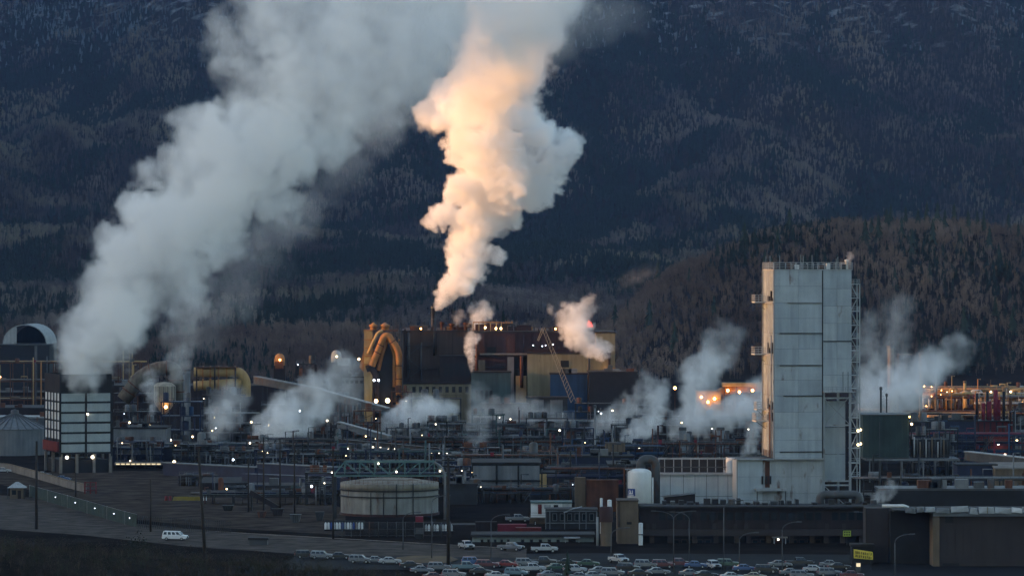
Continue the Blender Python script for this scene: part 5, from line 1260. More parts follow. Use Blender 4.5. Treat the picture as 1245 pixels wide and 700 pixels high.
t = Th('flare_stack', 'flare stack with small red flame in the white steam above the olive block', 'flare', 716, 1405)
B().cyl((0, 0, 0), (0, 0, t.Z(398)), .5, .4, 10).build('pipe', STEEL, t.o)
FL = lamp_mat('flare_flame', (1.0, .07, .035), 0.5)
fl = B()
for x, y, h, r_ in ((0, 0, 2.8, .7), (.7, .3, 2.2, .5), (-.5, -.2, 1.9, .45), (1.1, 0, 1.3, .4)):
    fl.lathe([(.15, t.Z(398)), (r_, t.Z(398) + h * .25), (r_ * .8, t.Z(398) + h * .55), (r_ * .3, t.Z(398) + h * .85), (.001, t.Z(398) + h)], 10, (x, y))
fl.build('flame', FL, t.o)
# ------------------------------------------------------------------ storage tank and truss bridge
t = Th('storage_tank', 'wide pale round storage tank below the teal truss bridge', 'tank', 473.5, 972)
r = 60 / (FPX / 960); zt = CH - (589 - HZ) * 960 / FPX
B().lathe([(r, 0), (r, zt * .76), (r + .02, zt), (r - .3, zt + .1)], 56).build('shell', TANKM, t.o)
B().lathe([(r - .2, zt + .05), (r * .5, zt + .9), (.001, zt + 1.2)], 56).build('roof', mat('tank_roof', (.2, .17, .13), .85, .3, .3, rust=.4), t.o)
B().lathe([(r + .01, zt * .8), (r + .1, zt * .8), (r + .1, zt + .02), (r + .01, zt + .02)], 56).build('top_course', mat('tank_top_course', (.26, .235, .19), .8, .3, .25, .3, rust=.15), t.o)
for f in (.79, .6): B().lathe([(r, zt * f - .15), (r + .3, zt * f - .15), (r + .3, zt * f + .15), (r, zt * f + .15)], 56, smooth=False).build('stiffener_ring', STEEL, t.o)
B().lathe([(r + .3, 0), (r + .3, .6), (r, .6)], 56, smooth=False).build('base_ring', MAROON, t.o)
for a in (250, 265, 280, 300):
    a = rad(a); B().tube([((r + .2) * math.cos(a), (r + .2) * math.sin(a), 0), ((r + .2) * math.cos(a), (r + .2) * math.sin(a), zt * (.75 if a < 4.7 else 1.02))], .12, 6).build('pipe', STEEL, t.o)
bb = B()
for k in range(60):
    a, a2 = 6.28318 * k / 60, 6.28318 * (k + 1) / 60; p, q = Vector((r * math.cos(a), r * math.sin(a), zt)), Vector((r * math.cos(a2), r * math.sin(a2), zt)); up = Vector((0, 0, 1.1)); bb.bar(p, p + up, .06); bb.bar(p + up, q + up, .06)
bb.build('railing', RUST, t.o)
TRUSS = mat('truss_teal_paint', (0.085, 0.15, 0.145), 0.6, 0.3, 0.5)
t = Th('truss_bridge', 'teal steel truss pipe bridge spanning above the storage tank', 'bridge', 474, 952)
for y in (0, 3.5):
    B().box(t.X(419), t.X(528), y - .16, y + .16, t.Z(562), t.Z(560)).build('top_chord', TRUSS, t.o); B().box(t.X(405), t.X(543), y - .16, y + .16, t.Z(579), t.Z(577.4)).build('bottom_chord', TRUSS, t.o)
    for (p, q) in (((405, 578), (419, 561)), ((528, 561), (543, 578))): B().bar(t.P(p[0], p[1], y), t.P(q[0], q[1], y), .34).build('end_post', TRUSS, t.o)
    us = [419, 437, 455.5, 473.5, 492, 510, 528]
    for k, u in enumerate(us):
        B().box(t.X(u) - .12, t.X(u) + .12, y - .12, y + .12, t.Z(577.4), t.Z(562)).build('vertical', TRUSS, t.o)
        if k < 6: a, b_ = (577, 562) if k >= 3 else (562, 577); B().bar(t.P(us[k], a, y), t.P(us[k + 1], b_, y), .18).build('diagonal', TRUSS, t.o)
for k in range(5): t.pipe('pipe', [(400, 575.5, .5 + k * .6), (546, 575.5, .5 + k * .6)], .14 + .05 * (k % 3), [NAVY, MSTEEL, GALV, RUST, TRUSS][k])
for u in (407, 541):
    for y in (0, 3.5): B().box(t.X(u) - .3, t.X(u) + .3, y - .2, y + .2, 0, t.Z(579)).build('pier', STEEL, t.o)
t.pipe('drop_pipe', [(528, 561.5, -.4), (536, 566, -.4), (541, 576, -.4), (541, 640, -.4)], .3, GALV, bend=1.5)
for u, v in ((404, 574), (460, 563), (535, 572), (482, 573)): t.lamp(u, v, -.6, LAMPW, .22)
# bottle racks behind the fence
t = Th('drum_rack', 'rack of white and blue drums behind the tank fence', 'rack', 416, gd(645))
for k in range(14):
    x = t.X(396 + k * 3.4); B().lathe([(.28, .4), (.28, 1.7), (.1, 2.0), (.001, 2.02)], 8, (x, 0)).build('drum', [WHITE, WHITE, SIGNB, LGREY][k % 4], t.o)
B().box(t.X(394), t.X(443), -.5, .5, .2, .4).build('shelf', STEEL, t.o); B().box(t.X(394), t.X(443), .5, .6, 0, 2.4).build('back_rail', STEEL, t.o)
t = Th('drum_rack', 'rack of white drums and sacks between tank and black pole', 'rack', 530, gd(647))
for k in range(13):
    x = t.X(508 + k * 3.4); B().lathe([(.27, .4), (.27, 1.6), (.1, 1.9), (.001, 1.92)], 8, (x, 0)).build('drum', [LGREY, WHITE, MSTEEL][k % 3], t.o)
B().box(t.X(506), t.X(552), -.5, .5, .2, .4).build('shelf', STEEL, t.o)
t = Th('crate_stack', 'striped black crates stacked beside the tank fence', 'crates', 509, gd(655)); 
for k in range(4): B().box(-.9 + .2 * (k % 2), 1.0, -.9, .9, k * 1.3, k * 1.3 + 1.2).build('crate', [BLACK, MSTEEL, BLACK, CRIMSON][k], t.o)
t = Th('dirt_strip', 'ochre dirt strip along the back of the parking lot', 'dirt', 505, gd(681))
OCHRE = mat('ochre_dirt', (.10, .065, .03), .95, .35, .3)
B().add([(-4.5, -6, .02), (7, -6, .02), (9, 0, .3), (7, 6, .55), (0, 8, .5), (-4, 6, .3), (2, 0, .6)], [(0, 1, 6), (1, 2, 6), (2, 3, 6), (3, 4, 6), (4, 5, 6), (5, 0, 6)]).build('heap', OCHRE, t.o)
# ------------------------------------------------------------------ panelled grey building, containers, offices
t = Th('panelled_building', 'grey building with tall pale wall panels behind the red containers', 'building', 615, 1062)
b = t.box
b('core', 574, 657, 563, None, .2, 22, STEEL); b('roof', 573, 658, 561.6, 563, -.4, 22.4, ROOFM)
for a, c in ((575, 603), (605, 629.5), (631, 656)):
    for v0, v1 in ((566, 583), (585, 591.5), (593, 599)): b('wall_panel', a, c, v0, v1, -.05, .2, GREY)
for u in (603.2, 629.8): b('column', u - .6, u + 1.4, 563, None, -.5, -.06, BLACK)
for v in (583.2, 591.7): b('beam', 572, 657, v, v + 1.6, -.6, -.1, BLACK)
t.lamp(605, 607, -1, LAMPY, .42); b('blue_tank_cover', 566, 583, 592, None, -3, -1, NAVY); b('skirt', 574, 657, 599.5, None, -.1, .19, BLACK)
shed('ochre striped block between the panelled building and navy shed', 657, 680, 576, 1068, 12, STEEL, name='striped_block', cat='building')
t = Th('ochre_vent_shaft', 'ochre vent shaft standing against the striped block', 'shaft', 662, 1062); 
for k in range(3): B().box(-2 + k * 1.5, -.9 + k * 1.5, 0, .8, 0, t.Z(576)).build('shaft_pipe', YELLOW if k < 2 else BROWN, t.o)
t = Th('blue_tote', 'small blue covered tote in front of the striped block', 'tote', 655, 1030); B().box(-2.4, 2.4, 0, 3, 0, t.Z(601)).build('stand', STEEL, t.o); B().prism([(-2.4, t.Z(601)), (2.4, t.Z(601)), (2.0, t.Z(597)), (-2.0, t.Z(597))], 0, 3).build('cover', BLUE, t.o)
def container(label, u0, u1, vt, d, m, h=2.9, yaw=0, z=0):
    t = Th('shipping_container', label, 'container', (u0 + u1) / 2, d, yaw); a, c = t.X(u0), t.X(u1); zt = t.Z(vt); n = max(4, int((c - a) / .8))
    B().box(a, c, .12, 2.4, z, zt).build('box', m, t.o); rb = B().box(0, (c - a) / n * .5, 0, .13, z + .25, zt - .25).mesh('rib'); rb.materials.append(m)
    for k in range(n): o = link('rib', rb, t.o); o.location = (a + (c - a) * (k + .25) / n, 0, 0)
    for zz in (z + .1, zt - .12): B().box(a, c, -.06, .1, zz - .1, zz + .12).build('rail', m, t.o)
    return t
container('tan upright clad silo house beside the rusty containers', 699, 712, 580, 985, TAN); container('rust red clad shed wall beside the white vessel', 713, 752, 583, 983, RUST)
container('dark red container behind the low block', 605, 640, 637, 902, CRIMSON); container('dark container behind the white pickup', 578, 604, 634, 905, DBROWN); container('maroon container before the panelled building', 606, 642, 608, 1035, MAROON)
container('bright red container end beside the two storey office', 627, 658, 641, 893, RED)
# two-storey site office
t = Th('site_office', 'small white two storey site office with red door and window', 'office', 670, 935)
b = t.box
b('lower_wall', 644, 663, 628, None, 0, 6, TAN); b('upper_wall', 645.5, 695, 611, 627.9, -1, 6, WHITE); b('roof', 645, 695.8, 609.4, 611, -1.4, 6.4, TEALSTEEL)
b('door', 654, 658.6, 612.4, 624, -1.15, -.98, RED); b('window', 673, 678.6, 613, 619.5, -1.14, -.98, BLACK); b('vent_panel', 661.5, 669.5, 613, 618, -1.1, -.98, LGREY); b('window', 649, 652, 633, 639, -.12, .02, BLACK)
b('side_wall', 683.5, 695, 611.2, 627, -1.2, -1.02, LGREY); b('balcony', 644, 664, 627.9, 628.8, -2.6, -1.02, CONC); t.rail(644, 664, 627.9, -2.5, RUST)
b('figure_post', 650.4, 651.1, 633, 641, -2.4, -2.3, WHITE)
t = Th('porch_block', 'grey framed porch block with slanted pale canopy beside the office', 'building', 694, 915)
b = t.box
b('wall', 664, 726, 622, None, 1, 8, STEEL)
for u in (663, 668, 686, 704, 712, 725): b('post', u, u + 1.1, 621, None, 0, .3, GREY)
b('beam', 663, 726, 620, 621.6, -.1, .4, GREY); b('mid_beam', 663, 726, 635, 636, 0, .25, GREY); b('fascia', 663, 727, 618.6, 619.9, -.3, 8.4, ROOFM)
t.windows(670, 724, 624, 633, 6, .95, GREY, .4)
B().add([(t.X(685), -.5, t.Z(622)), (t.X(697), -.5, t.Z(617)), (t.X(708), 4, t.Z(616)), (t.X(697), 4, t.Z(621))], [(0, 1, 2, 3)]).build('canopy', LGREY, t.o).modifiers.new('thick', 'SOLIDIFY').thickness = .2
t = Th('low_block', 'long low grey green block with flat roof behind the pickups', 'building', 650, 872)
b = t.box
b('wall', 574, 722, 652.5, None, 0, 9, mat('pale_green_wall', (.22, .25, .235), .85, .2, .2, .2)); b('roof', 572.5, 723.5, 649, 652.4, -.7, 9.6, ROOFM); b('plinth', 573.5, 722.3, 663, None, -.1, -.01, CONC)
t.windows(582, 622, 655, 660, 5, -.02, MSTEEL, .55); t.windows(630, 684, 655, 660, 5, -.02, MSTEEL, .6); b('porch_roof', 686, 705, 651.8, 653.4, -2.4, -.72, LGREY); b('door', 691, 700, 655, None, -.12, -.02, BLACK)
for u in (687, 703.4): b('porch_post', u, u + .8, 653.5, None, -2.3, -2.1, LGREY)
# tan silo pair and house
t = Th('tan_silo', 'round tan silo with dark band before the tan stair house', 'silo', 737, 860); s = t.s
B().lathe([(7 / s, 0), (7 / s, t.Z(634))], 20).build('shell', TAN, t.o); B().lathe([(8.2 / s, t.Z(634)), (8.2 / s, t.Z(617)), (7 / s, t.Z(615.5)), (.001, t.Z(615))], 20).build('head', MAROON, t.o)
B().lathe([(7 / s + .02, t.Z(668)), (7 / s + .1, t.Z(668)), (7 / s + .1, t.Z(666)), (7 / s + .02, t.Z(666))], 20).build('band', BROWN, t.o); B().tube([(-10.5 / s, 0, 0), (-10.5 / s, 0, t.Z(628))], .28, 8).build('fill_pipe', LGREY, t.o)
t = Th('tan_house', 'tan square stair house next to the round silo', 'building', 763, 866)
b = t.box
b('wall', 750.5, 776, 609, None, 0, 8, TAN); b('roof', 750, 776.5, 607.6, 609, -.3, 8.3, BROWN); b('vent', 762, 768, 634, 637, -.1, -.01, BLACK); b('side_strip', 750.6, 754, 609.2, 640, -.08, -.01, BROWN)
for k, (u, v) in enumerate(((731, 605), (741, 607))): vessel('small white upright bottle on the rusty shed edge' if k == 0 else 'small white drum beside the upright bottle', u, v, 900, 1.6 if k == 0 else 2.6, WHITE, 'gas_bottle' if k == 0 else 'white_drum', 'bottle' if k == 0 else 'drum', ring=0)
vessel('small white capsule at the foot of the tan stair house', 779, 635, 862, 2.6, WHITE, 'white_capsule', 'tank', ring=1)

# ------------------------------------------------------------------ yard clutter
pipe_rack('low dark pipe rack along the foot of the long workshop', 244, 400, 603, 1012, 5, 2, 5, 8, STEEL, zmin=2.5, lamps=3, seed=81)
pipe_rack('low dark pipe rack behind the site office', 560, 700, 597, 1020, 6, 2, 5, 8, STEEL, [STEEL, RUST, MSTEEL, STEEL], zmin=2.5, lamps=3, seed=82)
pipe_rack('dark trestle of pipes behind the rust red shed wall', 676, 770, 572, 1030, 7, 3, 6, 7, STEEL, [NAVY, STEEL, MSTEEL, RUST], lamps=3, seed=83)
frame_tower('dark low frame before the olive wall of the smelter', 500, 560, 484, 1392, STEEL, 8, 3, None, 2, seed=84)
frame_tower('rusty frame between the duct tower and olive wall', 476, 500, 476, 1398, RUST, 7, 5, [RUST, DBROWN], 1, seed=85)
frame_tower('dark frame at the foot of the olive building', 742, 790, 492, 1375, STEEL, 8, 4, None, 2, seed=86)
frame_tower('dark steel frame beside the storage tank end', 546, 572, 566, 1030, NAVY, 6, 3, None, 2, seed=87)
frame_tower('black steel frame between the slim poles and the tank', 372, 404, 574, 1010, STEEL, 6, 3, None, 3, [LAMPB, LAMPW], seed=88)
for k, (lab, u0, u1, vt, d, m_) in enumerate([('dark skip beside the black frame in the yard', 383, 394, 622, 945, STEEL), ('grey skip behind the tank fence corner', 352, 366, 625, 940, MSTEEL), ('brown skip under the leaning dark frame', 330, 345, 618, 965, DBROWN), ('rusty skip at the yard edge by the third slim pole', 312, 324, 621, 958, RUST), ('black skip below the long workshop', 270, 284, 614, 985, BLACK)]):
    t = Th('waste_skip', lab, 'skip', (u0 + u1) / 2, d); a, c, zt = t.X(u0), t.X(u1), t.Z(vt)
    B().prism([(a + .5, 0), (c - .5, 0), (c, zt), (a, zt)], 0, 2.2).build('bin', m_, t.o); B().box(a - .05, c + .05, -.08, .02, zt - .2, zt).build('rim', STEEL, t.o)
    for x in (a + .9, (a + c) / 2, c - .9): B().box(x - .08, x + .08, -.1, -.01, .1, zt - .2).build('rib', STEEL, t.o)
t = Th('loading_ramp', 'dark inclined loading conveyor between the slim poles', 'conveyor', 322, 985)
B().bar(t.P(304, 598), t.P(340, 618), 1.8, 1.2).build('belt_frame', DBROWN, t.o); B().box(t.X(306) - .2, t.X(306) + .2, -.6, .6, 0, t.Z(600)).build('leg', STEEL, t.o); B().box(t.X(330) - .2, t.X(330) + .2, -.6, .6, 0, t.Z(614)).build('leg', STEEL, t.o)
# ducts and catwalks on the smelter front
t = S
for u, v0, v1, r_ in ((497, 404, 462, .5), (512, 416, 462, .35), (528, 404, 432, .4), (580, 405, 452, .5), (634, 432, 470, .6), (652, 434, 470, .4)): t.pipe('wall_pipe', [(u, v0, -.6 if u < 575 else -9.8), (u, v1, -.6 if u < 575 else -9.8)], r_, [STEEL, RUST, MSTEEL][int(u) % 3])
for u0, u1, v, y in ((492, 534, 448, -1.2), (492, 534, 420, -1.2), (580, 616, 445, -9), (626, 665, 448, -8)): B().box(t.X(u0), t.X(u1), y, y + 1.1, t.Z(v) - .2, t.Z(v)).build('catwalk', STEEL, t.o); t.rail(u0, u1, v, y, STEEL)
stairs(t, 494, 462, 512, 448, -1.6, m=MSTEEL); stairs(t, 512, 448, 494, 434, -1.6, m=MSTEEL); stairs(t, 494, 434, 512, 420, -1.6, m=MSTEEL)
# ------------------------------------------------------------------ long dark office
t = Th('office_building', 'long low dark brown office building with band of pale spandrels', 'building', 925, 868)
b = t.box
b('upper_wall', 777.5, 1085, 617, 643, 0, 9, DBROWN); b('roof', 777, 1086, 614.6, 617, -1.2, 9.5, ROOFM); b('spandrel', 777.5, 1085, 643.1, 651, -.4, 2, TAUPE); b('lower_wall', 777.5, 1085, 651.1, None, 2, 8.8, BLACK)
for k, u in enumerate((790, 812, 842, 868, 893, 908, 932, 960, 985, 1002, 1022, 1045, 1066)):
    b('pillar', u, u + 5.5, 651.1, None, .2, 1.6, TAUPE if k % 2 else BROWN)
for k, u in enumerate((785, 793, 842, 866, 892, 905, 930, 1003, 1024)): b('wall_fin', u, u + 4.5, 636, 643, -.15, -.01, TAUPE)
t.windows(800, 842, 622, 632, 4, -.02, BLACK, .2); t.windows(850, 1000, 622, 632, 14, -.02, BLACK, .2); t.windows(1010, 1080, 622, 632, 7, -.02, BLACK, .2)
t.windows(818, 866, 656, 668, 5, 1.98, BROWN, .25); t.windows(914, 1000, 656, 668, 9, 1.98, BROWN, .25)
for u in (940, 954): b('entrance_post', u, u + 1, 653, None, -2, -1.8, LGREY)
b('entrance_roof', 938, 957, 651.5, 653, -2.4, -.45, CONC); t.lamp(945.5, 654.6, -1.9, LAMPW, .22); b('entrance_door', 943, 951, 656, None, 1.7, 1.98, MAROON)
rr = random.Random(9)
for k in range(26):
    u = 806 + k * 10.2
    if 960 < u < 1050 and k % 2: continue
    h = rr.uniform(2, 8); b('roof_unit', u, u + rr.uniform(3, 8), 614.5 - h, 614.6, 4, 4 + rr.uniform(2, 4), rr.choice([STEEL, BLACK, MSTEEL, ROOFM, DBROWN]))
t.rail(890, 950, 614.6, 3, GALV)
t = Th('roof_house', 'dark slanted roof house on the office roof before the annex', 'roof house', 824, 880)
B().prism([(t.X(808), t.Z(614.6)), (t.X(845), t.Z(614.6)), (t.X(845), t.Z(600)), (t.X(808), t.Z(604))], 0, 6).build('wall', DBROWN, t.o); B().add([(t.X(806), -.4, t.Z(604.4)), (t.X(847), -.4, t.Z(599.6)), (t.X(847), 6.4, t.Z(599.6)), (t.X(806), 6.4, t.Z(604.4))], [(0, 1, 2, 3)]).build('roof', BLACK, t.o)
t.box('support', 810, 843, 614.5, None, .5, 5.5, BLACK)
# ------------------------------------------------------------------ big taupe building with roof pipes
t = Th('taupe_building', 'big plain taupe building with crumpled pale pipework along its roof edge', 'building', 1175, 800)
b = t.box
b('main_wall', 1142, 1290, 627, None, 0, 12, TAUPE); b('side_wall', 1086, 1134, 622, None, 6, 12, BLACK); b('corner_wall', 1134, 1141.9, 627.5, None, -.5, 10, TAN); b('corner_block', 1058, 1085.8, 621, None, 10, 16, TAUPE)
b('roof', 1086, 1290, 619.5, 621.8, -.6, 12.5, ROOFM); b('fascia', 1134, 1290, 622, 626.9, -.9, 2, mat('tinted_fascia', (.17, .19, .22), .6, .2, .3)); b('slit', 1146, 1166, 684, 687, -.1, -.01, BLACK); b('slit', 1149, 1159, 627.5, 635, -.12, -.01, BLACK)
for k in range(15): b('wall_panel', 1142.3 + k * 9.8, 1151.5 + k * 9.8, 637, 683, -.07, -.01, TAUPE)
for k in range(15): b('wall_panel', 1142.3 + k * 9.8, 1151.5 + k * 9.8, 688, 715, -.07, -.01, TAUPE)
rr = random.Random(4)
u = 1100
while u < 1288:
    w = rr.uniform(9, 24); v0, v1 = 616.4 + rr.uniform(-1.2, 1.2), 622.6 + rr.uniform(-1.6, 1.4); m_ = rr.choice([LGREY, GREY, LGREY, WHITE, MSTEEL]); dz = rr.uniform(-.25, .25); x0, x1 = t.X(u), t.X(u + w)
    B().add([(x0, -2.0, t.Z(v1)), (x1, -1.8, t.Z(v1) + dz), (x1, -.65, t.Z(v1) + dz), (x0, -.65, t.Z(v1)), (x0 + rr.uniform(0, .8), -1.7, t.Z(v0)), (x1 - rr.uniform(0, .6), -1.9, t.Z(v0) + dz), (x1 - .1, -.7, t.Z(v0) + dz), (x0 + .1, -.7, t.Z(v0))],
            [(3, 2, 1, 0), (4, 5, 6, 7), (0, 1, 5, 4), (1, 2, 6, 5), (2, 3, 7, 6), (3, 0, 4, 7)]).build('duct_segment', m_, t.o)
    if rr.random() < .5: b('strap', u + w * .5, u + w * .5 + 1.2, v0 - .3, v1, -2.15, -2.02, [GREY, OLIVE, WHITE][int(w) % 3])
    u += w + rr.uniform(-.3, .8)
t.pipe('roof_pipe', [(1072, 614.4, -1), (1098, 614.2, -1), (1104, 616.5, -1)], .35, WHITE)
# signs
t = Th('yellow_sign', 'tilted yellow notice board with dark lettering before the taupe building', 'sign', 1050, 790)
SY = mat('sign_yellow', (.72, .55, .07), .6, .15, .8); SL = mat('sign_lime', (.34, .42, .05), .6, .15, .8)
B().add([(t.X(1038), 0, t.Z(678)), (t.X(1061.5), 0, t.Z(680)), (t.X(1061), 0, t.Z(670.5)), (t.X(1038), 0, t.Z(667))], [(0, 1, 2, 3)]).build('board', SY, t.o).modifiers.new('thick', 'SOLIDIFY').thickness = .15
rr = random.Random(2)
for row in range(2):
    for k in range(9):
        u = 1040 + k * 2.3; v = 669.3 + row * 4.3 + k * .33; w = rr.uniform(.7, 1.5); bb = B(); x = t.X(u); z = t.Z(v + 3); h = 3 / t.s
        bb.box(x, x + .1, -.19, -.16, z, z + h)
        for q in range(rr.randrange(1, 3)): zz = z + h * rr.choice((0, .45, .85)); bb.box(x, x + w / t.s, -.19, -.16, zz, zz + .09)
        if rr.random() < .5: bb.box(x + w / t.s - .1, x + w / t.s, -.185, -.16, z, z + h * .9)
        bb.build('letter', DBROWN, t.o)
for u in (1040, 1059): B().box(t.X(u) - .09, t.X(u) + .09, .06, .2, 0, t.Z(672)).build('post', STEEL, t.o)
t = Th('lime_sign', 'small lime yellow square sign on the dark office wall', 'sign', 1030, 862)
B().box(t.X(1025), t.X(1034.5), -.12, 0, t.Z(651.5), t.Z(644.5)).build('board', SL, t.o)
for k in range(3):
    for q in range(2): B().box(t.X(1026.2 + k * 2.7), t.X(1027.8 + k * 2.7), -.16, -.125, t.Z(650.4 - q * 3.2), t.Z(648.6 - q * 3.2)).build('letter', DBROWN, t.o)
B().box(t.X(1029.4), t.X(1030.4), .05, .25, 0, t.Z(644.5)).build('post', STEEL, t.o)
t = Th('lit_ticket_box', 'small glowing box by the parked cars below the yellow notice board', 'box', 1043.5, 786); B().box(-.5, .5, -.3, .3, 0, 1.8).build('case', MSTEEL, t.o); B().box(-.4, .4, -.36, -.31, 1.0, 1.7).build('lit_face', WINLIT, t.o)
shed('small black kiosk behind the yellow notice board', 1036, 1062, 664, 806, 4, BLACK, name='kiosk', cat='kiosk')
# ------------------------------------------------------------------ yard right of the tower
t = Th('green_tank_box', 'big dark green box tank on a steel stand beside the tower', 'tank', 1075, 1120)
b = t.box
DG = mat('dark_green_paint', (.040, .062, .055), .7, .3, .25, .3)
b('tank_body', 1049, 1105, 505, 556, 0, 14, DG)
for k in range(9): b('rib', 1049 + k * 6.8, 1050 + k * 6.8, 506, 555, -.25, -.01, DG)
b('lid', 1048, 1106, 503.4, 505, -.3, 14.3, MSTEEL); b('deck', 1052, 1166, 557, 559.4, -2, 14, GREY)
for u in (1056, 1095, 1121, 1157, 1161): b('post', u, u + 1.6, 559.5, None, -1.8, -1.4, GREY)
for p, q in (((1112, 578), (1121, 562)), ((1100, 580), (1095, 562))): t.bar('brace', (*p, -1.6), (*q, -1.6), .22, MSTEEL)
t.rail(1107, 1166, 557, -1.9, MSTEEL); b('ladder', 1069, 1069.8, 512, 556, -.5, -.3, MSTEEL)
for u, v in ((1046, 522), (1046, 539), (1108, 515)): t.lamp(u, v, -.8, LAMPY, .34)
b('valve_bank', 1110, 1155, 534, 556.9, 2, 8, STEEL)
for k in range(12): t.pipe('pipe', [(1112 + k * 3.6, 556, 1), (1112 + k * 3.6, 531 + k % 3 * 3, 1)], .22, [LGREY, MSTEEL, TAN, STEEL][k % 4])
shed('navy louvred block beyond the green box tank', 1125, 1185, 512, 1190, 12, NAVY, name='louvred_block', cat='building', clutter=5)
pipe_rack('navy pipe rack between the green box tank and red block', 1108, 1262, 530, 1165, 9, 4, 7, 8, NAVY, [NAVY, STEEL, BLUE, MSTEEL, CRIMSON], lamps=9, lr=.42, seed=51)
pipe_rack('dark low pipe rack behind the taupe building roof', 1050, 1262, 583, 985, 7, 2, 6, 9, STEEL, [STEEL, GALV, MSTEEL, RUST, STEEL], lamps=2, seed=52)
shed('long black shed right behind the taupe building', 1070, 1275, 596, 930, 12, BLACK, clutter=8, rm=MSTEEL)
t = Th('red_process_block', 'dull red process block with pipes standing on it', 'process block', 1205, 1230)
b = t.box
b('block', 1180, 1232, 512, None, 0, 12, RED)
for k in range(7): b('rib', 1181 + k * 7.4, 1183 + k * 7.4, 513, 530, -.3, -.01, MAROON)
for u, vt, m, w in ((1189, 478, BLACK, 1.1), (1197, 490, CRIMSON, 1.5), (1204, 488, CRIMSON, 2.0), (1212, 474, CRIMSON, 1.8), (1216, 486, CRIMSON, 1.3), (1222, 476, BLACK, 1.1), (1230, 484, RUST, 1.2), (1202, 476, BLACK, 1.0)): t.pipe('riser', [(u, 513, 3), (u, vt, 3)], w / t.s * 1.6, m, 8)
b('deck', 1178, 1234, 511, 512, -1.2, 12.5, STEEL); t.rail(1178, 1234, 511, -1.1, MSTEEL); t.lamp(1213, 539, -1.5, LAMPW, .42); t.lamp(1221, 552, -1.5, LAMPW, .42); t.lamp(1236, 535, -1.5, LAMPY, .4)
gallery('pale roofed walkway slanting beside the tan shed', (1176, 554), (1250, 562), 1110, 1095, 2.6, MSTEEL, LGREY, 3, 6, 'roofed_walkway')
shed('tan slatted shed under the roofed walkway', 1210, 1270, 570, 1080, 12, TAN, rm=CONC, roof='mono', rise=1)
shed('dark slate shed before the roofed walkway', 1164, 1212, 566, 1085, 10, NAVY)
# clarifier with lit rim
t = Th('round_clarifier', 'huge round concrete basin with sunlit rim beyond the red block', 'basin', 1150, 1640)
r = 74 / t.s; zt = t.Z(503)
B().lathe([(r, 0), (r, zt), (r + .5, zt), (r + .5, zt + .5), (r - .6, zt + .5), (r - .6, zt - 1.2), (.001, zt - 1.4)], 48, smooth=False).build('basin_wall', mat('basin_concrete', (.34, .25, .17), .85, .25, .2, .2), t.o)
B().box(-r, r, -.8, .8, zt + .8, zt + 1.6).build('bridge', RUST, t.o)
for k in range(24): a = math.pi + math.pi * k / 23; B().box(r * math.cos(a) - .15, r * math.cos(a) + .15, (r + .5) * math.sin(a) - .15, (r + .5) * math.sin(a) + .15, 0, zt).build('buttress', CONC, t.o)
for u, v in ((1098, 505), (1108, 506), (1116, 505)): t.lamp(u, v, -r * .6 - 9, LAMPO, .7)
# distant sunlit pipework
pipe_rack('golden lit tall pipe rack beyond the round basin', 1118, 1270, 474, 1760, 10, 3, 6, 9, RUST, [YELLOW, TAN, ORANGE, LGREY, YELLOW], zmin=5, rad_=(.3, .8), lamps=16, lampm=[LAMPO, LAMPY, LAMPY], lr=.55, seed=61)
pipe_rack('golden lit low pipe rack beside the round basin', 1190, 1275, 492, 1560, 8, 2, 6, 8, RUST, [YELLOW, TAN, LGREY], lamps=8, lampm=[LAMPO, LAMPY], lr=.5, seed=62)
shed('low golden lit shed beyond the round basin', 1048, 1078, 499, 1690, 16, TAN, rm=ORANGE); shed('dark shed row beyond the golden pipe rack', 1060, 1275, 480, 1900, 30, DBROWN, clutter=12)
shed('tan silo house within the golden pipe rack', 1190, 1201, 483, 1745, 8, YELLOW, name='silo_house')
for lab, u, vt, d, r_, m in (('sunlit ochre stack with white band beyond the drifting steam', 1083, 420, 1560, 4.2, TAN), ('thin ochre stack beside the sunlit stack', 1119, 428, 1580, 1.6, TAN), ('short ochre stack above the golden pipe rack', 1138, 457, 1700, 1.7, TAN), ('tan short stack in the middle of the golden pipe rack', 1173, 463, 1740, 2.0, YELLOW), ('short pale stack in the steam beside the basin', 1120, 468, 1650, 1.3, LGREY)):
    stack(lab, u, vt, d, r_, m, taper=.9)
t = Th('signal_arm', 'thin horizontal jib arm beside the sunlit ochre stack', 'jib', 1100, 1570); B().box(t.X(1092), t.X(1109), -.25, .25, t.Z(431.5), t.Z(430)).build('arm', TAN, t.o); B().box(t.X(1091), t.X(1093), -.3, .3, 0, t.Z(429)).build('post', RUST, t.o)
stack('slim steel pole in the steam beside the green box tank', 1071, 470, 1180, 1.4, STEEL, 'vent_pole', bands=1); stack('slim forked vent beside the steel pole', 1078, 478, 1185, 1.0, STEEL, 'vent_pole', bands=1)
frame_tower('lattice frame between green box tank and louvred block', 1108, 1130, 512, 1150, STEEL, 7, 4, None, 3, seed=63)
shed('dark shed filling the yard behind the tower base', 1045, 1130, 540, 1230, 20, STEEL, clutter=6)
shed('dark shed behind the white vessel and duct', 740, 800, 566, 1040, 20, STEEL, clutter=5)
shed('dark low shed between the truss bridge and panelled building', 545, 580, 590, 1010, 12, STEEL, clutter=3)
shed('slate low shed under the tank fence end', 548, 600, 640, 930, 6, STEEL)

